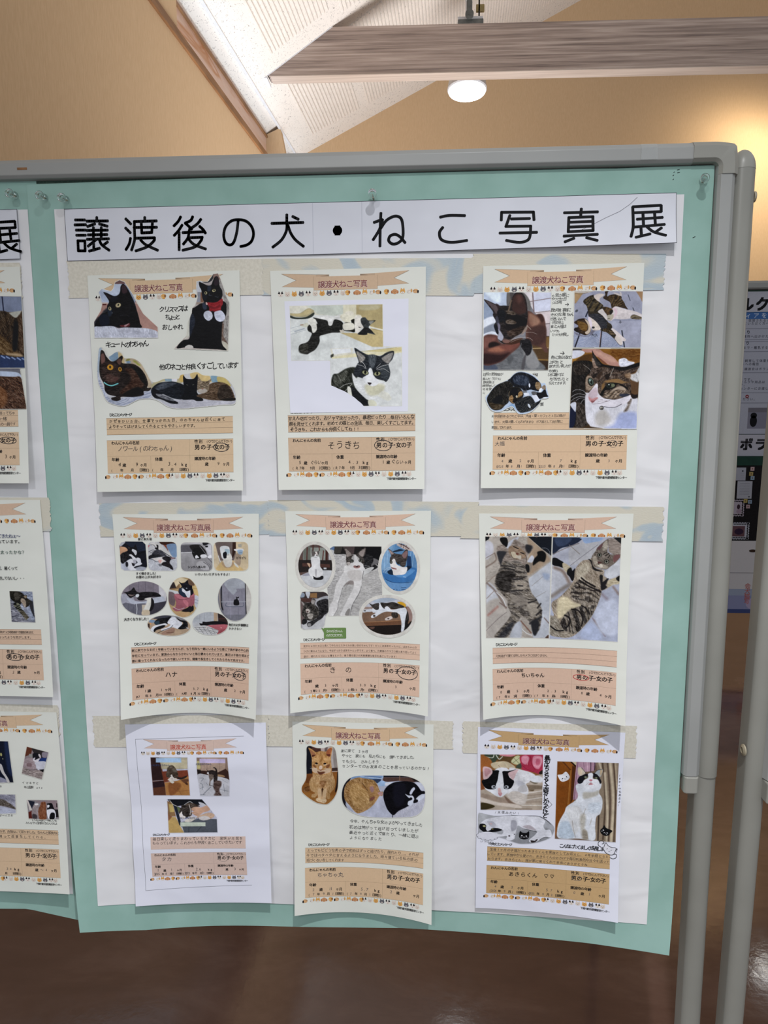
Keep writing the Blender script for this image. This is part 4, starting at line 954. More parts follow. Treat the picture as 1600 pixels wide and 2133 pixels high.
# ------------------------------------------------------------ the sheets
S_ = {'name': 'S1', 'label': 'cream cat sheet with four cut-out prints of black cats, top left of the nine', 'corners': [(-0.4803, 1.6485), (-0.262, 1.6524), (-0.2633, 1.3451), (-0.4778, 1.3424)], 'lift': (0.012, 0.01, 0.012), 'title': '譲渡犬ねこ写真', 'peach': (216, 188, 155), 'hand': [(98.2, 136.5, 51.1, 9.0, 'クリスマスは', (30, 28, 30), 0.012, 1.0), (106.5, 126.0, 62.0, 8.6, 'ちょっと', (30, 28, 30), 0.012, 1.0), (101.2, 130.0, 75.2, 9.0, 'おしゃれ', (30, 28, 30), 0.012, 1.0), (21.2, 80.1, 97.2, 9.4, 'キュートのわちゃん', (30, 28, 30), 0.012, 1.0), (95.5, 205.4, 129.3, 9.8, '他のネコと仲良くすごしています', (30, 28, 30), 0.012, 1.0), (20.0, 186.0, 200.6, 5.2, 'かぜをひいた日、仕事でつかれた日、のわちゃんは近くに来て', (30, 28, 30), 0.014, 1.0), (19.0, 146.0, 208.3, 5.2, 'よりそってはげましてくれるとてもやさしい子です。', (30, 28, 30), 0.014, 1.0), (30.8, 111.3, 240.5, 8.5, 'ノワール(のわちゃん)', (62, 60, 62), 0.0, 0.9), (29.9, 35.9, 261.6, 7.0, '4', (30, 28, 30), 0.0, 0.8), (55.0, 60.3, 261.6, 7.0, '9', (30, 28, 30), 0.0, 0.8), (102.1, 115.6, 261.6, 7.0, '3.4', (30, 28, 30), 0.0, 0.8), (172.8, 178.6, 261.6, 7.0, '9', (30, 28, 30), 0.0, 0.8)], 'ring': (179.6, 236.9, 10.8, 5.8, 0.9, (60, 58, 60)), 'folds': [(0, 0), (100, 1.6), (198, 0.2), (297, 1.0)]}
S_["photos"] = [
 dict(name='cutout_photo', org=(5.61, 7.37), W=899, H=791, mask=('p', [137,113,264,151,299,121,329,33,391,4,457,31,564,198,625,327,701,462,895,646,894,787,4,764,8,551,110,401,135,312,95,152]), glued=True, label='cut-out print of a black cat behind a white fleece edge', ops="""F a07c74 gb08a80
P a8b4cc s6.4 85 83 398 -2 500 121 586 306 115 296 68 158
P bcc6da s8.0 301 58 409 55 383 180 269 189 123 141 137 261 203 289 143 287 108 159
p 6b4f50 s3.2 315 52 331 -4 464 6 482 57
P 8c94a6 s4.8 516 64 600 300 586 300 487 108
p c8b4ac 122 294 223 296 209 311 125 309
p 4a1214 s2.4 136 312 194 314 192 330 136 330
p b49a90 s3.2 572 309 626 308 639 330 579 325
P 26262e s11.2 f8 8 545 108 452 151 402 220 366 255 481 248 635 3 641
P 08080c s4.0 f4 159 158 209 169 301 212 362 199 391 155 401 92 429 57 462 66 506 133 543 210 580 294 609 396 638 505 652 588 646 652 248 641 18 629 100 464 191 416 201 340 231 283 193 212
P 34242a s6.4 413 118 428 74 462 75 492 139 484 171 430 182
P 241c22 s4.8 175 174 221 201 267 227 239 252
P 10121c s8.0 267 227 335 217 360 255 264 291
P 1c2434 s9.6 206 365 260 373 263 456 215 480
P 0e1424 s8.0 93 477 196 454 223 583 100 605
P 1a2030 s8.0 549 229 586 313 609 402 573 300
E 9a8d72 s3.2 356 336 39 30 -18
E b9ae8a s2.4 363 335 31 24 -18
E 0a0a0c s2.4 358 333 10 16 25
E 9a8f70 s2.4 237 378 20 26 -12
E b0a682 s2.4 241 378 15 23 -12
E 0a0a0c s2.4 236 374 8 16 -10
E 5c6470 s3.2 268 436 9 5
L 3c4048 w2.8 s2.4 377 478 445 468 505 488
L 2c3038 w2.8 s2.4 222 474 222 532
P 5a2428 s4.8 371 606 439 602 507 584 499 622 438 634 377 622
P b08c90 s4.0 432 608 501 584 466 615 438 627
P c4c8d8 s4.0 f12,80 4 625 100 615 256 613 343 641 438 637 559 643 680 650 774 663 886 703 897 787 -3 767
P a8aaba s11.2 o.5 f14 341 676 571 682 838 727 877 780 567 772
P 987f82 s11.2 o.7 303 627 356 644 397 632 356 652"""),
 dict(name='cutout_photo', org=(117.33, 2.88), W=783, H=1033, mask=('p', [341,103,378,95,434,108,489,110,527,68,571,11,633,4,668,84,743,320,779,391,748,1029,4,981,127,860,179,814,202,635,256,518,270,447,308,413,348,308,332,202]), glued=True, label='cut-out print of a black cat wearing a red scarf with two white pompoms', ops="""F b6b0ae gb4aaa6
P c4c8d2 s4.5 341 108 415 111 399 239 344 237
p a8a0a0 s3.7 440 111 569 116 562 162 469 171
P 2a2a2e s3.0 421 102 495 104 527 62 571 8 633 1 644 36 589 35 551 92 501 119 439 117
P 8a7068 s3.7 571 17 633 7 668 78 643 83 614 35 576 81
p 7b5a4a s3.0 387 245 430 246 427 381 383 380
p 8c909c s3.0 350 238 387 239 383 380 334 378
p 9a8a80 s3.0 334 372 470 376 470 400 321 402
P 96928f s6.0 f16,80 655 89 715 190 749 320 785 392 762 948 669 910 675 619 734 472 682 271 641 188
P c6c6bc s6.0 190 623 256 518 282 459 370 415 330 520 227 636 216 815 127 872 179 814
P 6e5a50 s6.0 f14 668 648 699 684 690 827 749 942 730 996 669 916
P c2beb0 s4.5 669 898 749 948 748 1032 717 1031 680 970
P 06060a s3.7 f3 372 109 415 122 488 157 537 150 563 92 589 49 620 41 643 77 654 171 683 224 688 295 675 353 729 390 740 449 732 555 681 648 665 826 663 910 681 964 729 1026 605 1010 268 984 168 970 42 985 62 931 133 873 215 851 226 696 242 565 262 506 250 482 257 459 307 437 383 392 433 387 410 310 400 216 376 168
P 1e2432 s9.0 f6 235 577 280 531 302 638 261 756 222 815
P 2a3242 s7.5 421 381 463 406 468 465 431 476 407 428
P 10141e s7.5 411 263 472 282 471 335 428 346
P 241a22 s6.0 575 133 601 58 632 53 642 135 599 163
P 202836 s7.5 487 171 537 167 523 231 486 230
E b4ac84 s2.2 572 227 24 18 -20
E 0a0a0a s2.2 575 224 11 12
E b4ac84 s2.2 460 255 18 19
E 0a0a0a s2.2 458 254 10 13
L 5a6472 w3.3 s3.0 510 266 503 289 534 290
L 4a525e w2.6 s3.0 583 303 639 308
L 4a525e w2.6 s3.0 595 315 632 322
P 8c2028 s3.0 f8 476 382 557 385 619 375 681 336 692 401 666 447 653 494 554 506 498 501 505 454 476 406
P 6e161e s4.5 494 418 580 444 649 411 635 458 530 467
P d8b4b0 s2.2 455 382 470 379 482 406 463 412
E 1a1014 s4.5 542 502 18 7
P ced2e2 s3.0 f8 430 517 461 494 511 496 544 538 539 591 489 625 446 600 422 558
P ced2e4 s3.0 f8 572 515 610 498 665 494 702 531 719 578 700 625 650 642 601 622 574 574
P c4c0bc s3.7 149 972 194 940 250 948 268 984 211 989"""),
 dict(name='cutout_photo', org=(7.18, 96.37), W=1942, H=867, mask=('P', [7,269,45,22,85,4,135,48,183,130,277,77,348,72,396,160,519,169,620,233,693,359,785,498,961,452,1142,456,1182,407,1324,385,1414,375,1502,420,1668,430,1795,457,1882,533,1938,658,1929,808,1749,823,1427,848,1181,863,1000,840,847,750,719,716,561,731,375,810,232,795,116,736,57,596,4,469]), glued=True, label='two joined cut-out prints: a dark cat with a turquoise collar, and a black cat lying against a tabby', ops="""F d0cfc8 gb9bcc6
P a6b4c4 s7.6 3 95 84 23 30 344 4 344
P 7e98b0 s6.1 183 136 303 77 298 189 219 199
P c8b48a s7.6 316 78 391 141 386 253 324 189
P b8a890 s7.6 403 166 519 169 633 246 753 485 776 573 698 559 628 358 478 230
E 8c8a4a s4.6 443 187 34 15 -20
E 9a9a50 s4.6 546 214 36 15 30
E 9a9a50 s4.6 588 250 34 14 30
E 7890a8 s6.1 452 217 31 17
P 98a0b6 s6.1 te0e2ec,70,34,.5 -6 281 38 445 96 596 195 724 459 679 748 610 718 722 561 731 375 810 232 795 116 736 21 532
P 1a1210 s4.6 f10 70 49 109 60 144 135 206 199 272 188 352 128 375 153 361 227 503 240 605 295 679 396 713 509 698 571 756 572 722 615 644 620 642 670 511 693 328 689 313 727 260 745 195 731 183 699 250 681 146 654 96 596 87 508 40 407 33 282 53 133
P 6a4a44 s6.1 67 109 107 97 122 184 87 233 64 220
P 5a4038 s6.1 284 201 338 165 349 215 321 251
P 2a1c18 s9.1 f12 74 233 219 212 320 276 328 388 298 475 154 485 66 408
P 46302a s12.2 f10 133 372 249 399 300 438 245 487 141 472
P 3c261c s15.2 f12 397 303 578 319 676 458 593 606 408 653 305 626 440 503 471 404
P 0c0a0a s9.1 f5 476 267 604 307 677 433 686 533 623 482 550 356
P 0c0a0a s9.1 383 627 568 556 644 633 511 686 355 677
E c08a2c s3.0 189 281 44 38
E 1a1008 s3.0 187 277 13 20
E c08a2c s3.0 326 311 24 30 -10
E 1a1008 s3.0 326 308 9 18
E 4a302c s4.6 261 439 32 20
L 74c4c8 w15.9 s3.0 91 486 139 519 204 531 286 505
L 6a5a54 w2.6 s3.0 119 396 38 445
L 6a5a54 w2.6 s3.0 157 410 89 483
P b8b08c s7.6 751 547 831 474 961 452 1167 459 1178 519 934 489 802 573
p 88a0b0 s4.6 948 454 1051 454 1050 497 960 489
p e0e0ea s4.6 1051 454 1129 458 1121 499 1050 497
P c8a860 s7.6 1155 425 1220 402 1218 495 1166 493
P d0b880 s7.6 1310 397 1414 375 1579 428 1602 515 1372 485
P 7c9cb0 s6.1 1604 428 1693 437 1691 517 1615 509
P c2b070 s6.1 1693 443 1807 470 1882 570 1806 557 1704 517
P b4b4c0 s9.1 te0e0e8,80,26,.3 719 709 976 790 1146 743 1929 758 1928 814 1427 848 1181 863 1000 840 847 762
P 10141c s4.6 f8 760 585 856 512 986 496 1089 498 1216 544 1253 620 1211 731 1081 729 979 689 902 663 848 724 784 698 754 647
P 3c424c s12.2 f10 774 610 881 525 985 502 1114 517 983 577 852 612
P 0c0c12 s4.6 f4 775 585 852 612 927 688 1042 741 1119 774 1118 799 1015 790 900 738 784 698
P 6c6e76 s6.1 f20 825 655 928 676 1068 741 1055 760 926 726 837 687
P 08090e s3.0 f4 1214 414 1257 458 1360 460 1413 400 1421 499 1421 573 1400 648 1469 724 1481 764 1390 766 1339 746 1197 744 1186 693 1227 619 1214 544
L 8a8c80 w4.0 s3.0 1255 540 1275 548
L 8a8c80 w4.0 s3.0 1340 547 1360 540
P 5a4634 s6.1 f14 t2e2218,70,21,.5 1563 551 1666 516 1781 525 1869 583 1918 683 1930 745 1916 770 1776 767 1558 751 1392 697 1496 650
P 2a2018 s7.6 f10 1729 567 1806 557 1881 632 1904 732 1802 755 1712 754 1688 678
P 8c7c68 s4.6 f12 t3a3026,60,21,.6 1425 437 1462 487 1538 501 1608 468 1576 539 1568 614 1522 656 1432 648 1405 598
P b4aca4 s6.1 1420 611 1498 600 1548 626 1496 662 1426 648
L 20180f w5.3 s3.0 1447 561 1485 570
L 20180f w5.3 s3.0 1518 560 1549 574
E 8c5c50 s3.0 1479 602 12 8
P 14100c s4.6 1750 749 1930 733 1929 770 1776 770"""),
]
EXTRA.get('S1') and S_.update(extra=EXTRA['S1'])
sheet(S_)

S_ = {'name': 'S2', 'label': 'cream cat sheet with a long-haired black and white cat print, middle of the upper row', 'corners': [(-0.219, 1.6508), (-0.0026, 1.6534), (-0.0033, 1.348), (-0.2113, 1.3462)], 'lift': (0.012, 0.011, 0.012), 'title': '譲渡犬ねこ写真', 'peach': (208, 180, 152), 'hand': [(17.0, 195.0, 200.6, 6.2, '甘えん坊だったり、おジャマ虫だったり、暴君だったり…毎日いろんな', (30, 28, 30), 0.014, 0.8), (18.0, 197.0, 208.3, 6.2, '顔を見せてくれます。初めての猫との生活、毎日、楽しくすごしてます。', (30, 28, 30), 0.014, 0.8), (19.0, 119.0, 216.0, 6.2, 'そうきち、これからも仲良くしてね!!', (30, 28, 30), 0.014, 0.8), (71.6, 118.6, 240.5, 12.0, 'そうきち', (30, 28, 30), 0.0, 0.6), (30.0, 34.1, 261.6, 6.4, '5', (30, 28, 30), 0.006, 0.8), (47.2, 62.6, 261.6, 6.4, 'ぐらい', (30, 28, 30), 0.006, 0.8), (100.7, 116.8, 261.6, 6.4, '4.3', (30, 28, 30), 0.006, 0.8), (149.8, 153.3, 261.6, 6.4, '1', (30, 28, 30), 0.006, 0.8), (162.6, 180.2, 261.6, 6.4, 'ぐらい', (30, 28, 30), 0.006, 0.8), (24.9, 35.2, 268.9, 5.5, 'R7', (30, 28, 30), 0.006, 0.8), (45.3, 49.5, 268.9, 5.5, '9', (30, 28, 30), 0.006, 0.8), (58.0, 62.1, 268.9, 5.5, '3', (30, 28, 30), 0.006, 0.8), (81.9, 92.1, 268.9, 5.5, 'R7', (30, 28, 30), 0.006, 0.8), (102.9, 106.7, 268.9, 5.5, '9', (30, 28, 30), 0.006, 0.8), (115.1, 119.3, 268.9, 5.5, '3', (30, 28, 30), 0.006, 0.8)], 'ring': (151.2, 236.9, 12.0, 7.2, 0.9, (60, 58, 60)), 'folds': [(0, 0), (98, 1.8), (196, 0.2), (297, 1.0)]}
S_["photos"] = [
 dict(name='photo', org=(24.68, 46.77), W=1537, H=1371, mask=('p', [4,4,1271,9,1275,572,1533,576,1530,1367,551,1354,545,738,5,729]), glued=False, label='print of a long-haired black and white cat lying down, and its face below', ops="""F d4d6d8 gd0d4dc
p dde1e0 s2.7 2 4 1271 9 1275 580 549 566 545 738 5 729
p d8d6c6 s4.0 2 4 914 9 911 160 312 126
P e2e0d2 s5.4 4 6 216 7 214 61 90 106 5 93
P b0a684 s4.0 5 99 135 101 248 41 326 53 324 111 222 151 88 148 6 125
P 2c332e s4.0 4 128 88 155 222 152 333 95 326 137 244 175 87 178 3 156
P c4b68a s4.0 12 104 135 105 248 57 303 74 246 120 133 138 22 125
p cfd6cc s5.4 227 -1 737 5 735 136 579 143 380 117 347 75
p e0dcc4 s4.0 737 5 809 5 806 148 734 146
p dbd6bc s4.0 812 5 914 6 912 150 810 148
p b4a478 s5.4 914 6 1271 9 1272 347 1109 301 1021 215 912 150
P c0b896 s10.8 980 16 1222 16 1199 73 979 78
p c8b686 s5.4 686 372 908 382 1109 322 1274 357 1275 572 1128 569
L f0ead0 w8.2 s4.0 1109 301 1272 343
L a89660 w5.9 s4.0 1120 328 1272 364
L 9098a4 w3.5 s2.7 4 299 163 260
L a0a8b4 w3.5 s2.7 3 342 197 301
L a0a8b4 w9.4 s2.7 59 345 195 309
L 9098a4 w3.5 s2.7 1 382 217 325
P d8d8c8 s4.0 135 249 197 240 242 230 252 283 173 282
L 8c5a48 w9.4 s4.0 146 258 180 256
P 1a1a18 s5.4 f10 323 163 445 187 533 205 600 190 689 208 732 251 726 314 686 367 574 370 462 394 405 414 401 489 344 584 264 631 218 652 140 629 113 569 132 521 234 485 282 412 294 369 245 336 241 283 287 247 376 244 355 201
P 3a3a34 s10.8 f16 132 526 233 517 230 625 150 639 107 601
P e6e6e4 s5.4 f10 345 157 468 140 601 154 679 134 757 147 778 210 733 230 667 197 611 196 576 269 532 268 511 204 422 181
P e9e8e0 s5.4 f8 255 183 300 168 355 190 365 254 368 318 339 359 306 359 291 284 253 230
P e6e2cf s5.4 f6 690 156 757 115 834 138 967 141 988 204 943 287 953 340 908 382 887 318 888 212 833 222 833 243 755 241
P e4dfd0 s5.4 757 115 791 90 857 91 879 128 834 148
P 14140f s4.0 839 211 894 202 892 360 831 359 731 336 755 241 844 243
P ece9dc s5.4 727 262 788 242 866 249 887 286 876 328 797 342 736 330
P dcd4c4 s4.0 686 335 742 346 741 368 691 361
P eae6de s4.0 f6 900 160 989 173 976 256 1031 310 976 320 963 393 908 376 887 297
P 34383a s4.0 f8 977 188 1033 176 1076 216 1165 216 1170 229 1098 280 1086 322 1163 397 1158 406 1064 385 1052 406 952 404 930 387 1009 320 977 246
P 8c8c84 s5.4 1087 232 1154 223 1109 270
P 181818 s4.0 f6 964 362 1020 315 1086 322 1141 381 1064 374 1052 406 941 401
L 0c0c0c w8.2 s4.0 943 302 965 309
L 0a0a0a w5.9 s2.7 1004 267 1032 258
p dfe2e2 s2.7 549 566 1533 576 1530 1367 551 1354
p e2dfd0 s5.4 549 582 860 578 848 679 566 706
p eceff2 s4.0 569 588 827 582 837 636 590 664
P 3c3c34 s6.7 551 668 590 653 583 696 553 701
p d6ca98 s5.4 994 628 1506 580 1530 581 1530 649 1239 643
p e6dfbc s5.4 971 639 1533 638 1533 649 1350 678 566 717 566 696
L b8a870 w4.7 s4.0 971 628 1461 584
P 23261f s8.1 f16,60 560 967 652 914 766 850 879 836 968 897 899 994 875 1092 986 1225 1076 1293 1052 1361 551 1354
P 4c4e46 s13.5 f20,60 583 978 697 914 788 872 741 1002 626 1088 576 1286
P 14161a s8.1 f8 830 1091 964 1203 1065 1293 1052 1361 871 1359 839 1223
P 5c5c50 s10.8 f16 601 1154 670 1122 714 1221 644 1287 599 1275
P e6e8ea s8.1 f8 844 917 899 983 1011 1028 1214 1032 1303 1055 1314 1131 1235 1229 1076 1282 986 1225 897 1125 853 1026
P d2d0b8 s18.9 1033 1072 1281 1076 1258 1185 1122 1227 1043 1182
P e6e6dc s6.7 1201 1228 1258 1163 1348 1198 1387 1264 1347 1297 1280 1274 1223 1240
P e8e8de s5.4 773 1101 818 1113 839 1223 871 1345 825 1345 782 1222
P d8d8cc s8.1 f10 713 1277 815 1267 859 1358 608 1355 621 1320
P dcdcc8 s6.7 1065 1282 1155 1294 1177 1360 1075 1359
P 20242a s5.4 f10 881 578 971 628 1060 672 1161 680 1239 692 1328 645 1422 631 1406 732 1349 806 1371 904 1360 980 1315 1039 1281 1022 1192 999 1147 954 1114 856 1081 856 1057 920 1012 985 944 973 877 950 867 895 913 799 936 767 909 680
P 8c8884 s8.1 f14,40 910 627 1004 682 1026 725 969 778 942 745
P 8e8a86 s8.1 f14,130 1406 647 1383 743 1338 795 1261 740 1272 708
P 4e545a s10.8 f14,80 1071 683 1172 685 1159 814 1114 856 1081 791
P 3c4248 s10.8 f12 1238 837 1338 817 1360 925 1326 1012 1237 967
P eceef2 s5.4 1083 861 1114 921 1147 976 1214 1021 1191 1075 1123 1096 1045 1062 989 984 1046 942
E 1c1c16 s4.0 1022 911 52 32 15
E a0a27c s4.0 1024 911 40 25 15
E 0c0c0a s2.7 1026 907 16 22
E 1c1c16 s4.0 1190 929 54 32 -8
E a0a27c s4.0 1192 929 43 25 -8
E 0c0c0a s2.7 1192 925 16 22
P 2c2426 s4.0 1054 1045 1112 1050 1085 1078
L 50484a w3.5 s2.7 1083 1073 1089 1086
L eeeeee w4.7 s2.7 970 757 1014 801 1036 855
L eeeeee w3.5 s2.7 902 799 991 822 1025 855
L eeeeee w4.7 s2.7 1181 868 1260 826 1349 809
L eeeeee w3.5 s2.7 1193 879 1282 865 1360 915
L eeeeee w3.5 s2.7 1182 847 1238 794
L e8e8e8 w3.5 s2.7 842 1048 739 1068 670 1111
L e8e8e8 w3.5 s2.7 841 1059 761 1134 715 1177"""),
]
EXTRA.get('S2') and S_.update(extra=EXTRA['S2'])
sheet(S_)

S_ = {'name': 'S3', 'label': 'cream cat sheet covered by four glued prints of tabby and white cats, top right', 'corners': [(0.0756, 1.653), (0.2913, 1.6538), (0.2896, 1.3499), (0.076, 1.3495)], 'lift': (0.011, 0.009, 0.011), 'title': '譲渡犬ねこ写真', 'peach': (219, 188, 156), 'hand': [(91.1, 114.2, 41.7, 5.6, '←我が家に', (62, 60, 62), 0, 1.0), (91.2, 109.9, 46.4, 5.0, 'やってきた日', (62, 60, 62), 0, 1.0), (91.3, 105.0, 50.4, 4.5, '(2021年)', (62, 60, 62), 0, 1.0), (104.3, 118.9, 54.2, 7.4, '→', (62, 60, 62), 0, 1.0), (90.9, 115.7, 60.6, 5.2, '数か月後 裏庭に', (62, 60, 62), 0, 1.0), (90.7, 119.5, 66.4, 5.2, 'そっくりな「栗」ちゃん', (62, 60, 62), 0, 1.0), (90.2, 110.1, 72.0, 5.0, 'が迷い込んで', (62, 60, 62), 0, 1.0), (91.6, 109.6, 76.9, 5.0, 'うちの子に。', (62, 60, 62), 0, 1.0), (90.7, 111.0, 82.2, 5.0, '栗と大福は', (62, 60, 62), 0, 1.0), (90.5, 102.2, 87.6, 4.8, 'いつでも', (62, 60, 62), 0, 1.0), (92.8, 116.6, 92.6, 4.8, 'とっても仲良し。', (62, 60, 62), 0, 1.0), (98.4, 116.0, 117.6, 9.3, '→', (62, 60, 62), 0, 1.0), (89.9, 119.5, 122.9, 5.2, '「抱っこを伝えるのが', (62, 60, 62), 0, 1.0), (90.5, 107.1, 128.8, 5.0, '上手です」と', (62, 60, 62), 0, 1.0), (89.6, 118.1, 134.1, 5.0, '言われていましたが', (62, 60, 62), 0, 1.0), (89.8, 104.0, 140.5, 4.8, 'その通り。', (62, 60, 62), 0, 1.0), (88.6, 108.7, 145.5, 4.8, 'ひざに乗っては', (62, 60, 62), 0, 1.0), (89.0, 116.1, 151.3, 4.8, '「なでなでして」と', (62, 60, 62), 0, 1.0), (90.2, 115.4, 156.6, 4.8, '伝えてきます。', (62, 60, 62), 0, 1.0), (1.3, 27.8, 144.3, 4.5, '近所の野良猫が', (62, 60, 62), 0, 1.0), (1.2, 27.6, 150.1, 4.5, '産んだ「カフェ」', (62, 60, 62), 0, 1.0), (1.3, 17.1, 154.7, 4.1, '野良猫は', (62, 60, 62), 0, 1.0), (0.8, 18.4, 159.2, 4.1, '避妊手術して', (62, 60, 62), 0, 1.0), (0.9, 13.3, 163.6, 4.1, '地域猫', (62, 60, 62), 0, 1.0), (0.9, 4.9, 168.5, 3.7, 'に', (62, 60, 62), 0, 1.0), (67.2, 75.1, 145.3, 5.2, '大福', (62, 60, 62), 0, 1.0), (79.0, 83.8, 185.5, 5.2, '栗', (62, 60, 62), 0, 1.0), (14.0, 113.0, 200.6, 4.6, '紆余曲折あるけれど今は、大福・栗・カフェと3匹の猫が', (62, 60, 62), 0, 0.8), (14.0, 110.0, 208.3, 4.6, 'います。大福は優しくもわがままな ボス猫として我が家に', (62, 60, 62), 0, 0.8), (14.0, 44.0, 216.0, 4.6, '君臨しております。', (62, 60, 62), 0, 0.8), (18.2, 31.9, 239.0, 7.0, '大福', (92, 90, 92), 0, 0.5), (26.7, 31.5, 261.6, 5.5, '4', (92, 90, 92), 0, 0.8), (51.5, 56.1, 261.6, 5.5, '2', (92, 90, 92), 0, 0.8), (106.3, 110.9, 261.6, 5.5, '7', (92, 90, 92), 0, 0.8), (171.3, 175.7, 261.6, 5.5, '3', (92, 90, 92), 0, 0.8), (21.2, 30.6, 268.9, 4.7, '2025', (92, 90, 92), 0, 0.8), (40.5, 43.6, 268.9, 4.7, '8', (92, 90, 92), 0, 0.8), (51.5, 56.3, 268.9, 4.7, '31', (92, 90, 92), 0, 0.8), (78.8, 88.3, 268.9, 4.7, '2025', (92, 90, 92), 0, 0.8), (98.5, 101.3, 268.9, 4.7, '8', (92, 90, 92), 0, 0.8), (109.6, 114.2, 268.9, 4.7, '31', (92, 90, 92), 0, 0.8)], 'ring': (178.3, 236.9, 5.3, 4.8, 0.45, (120, 116, 116)), 'folds': [(0, 0), (98, 1.2), (198, 0.2), (297, 1.0)]}
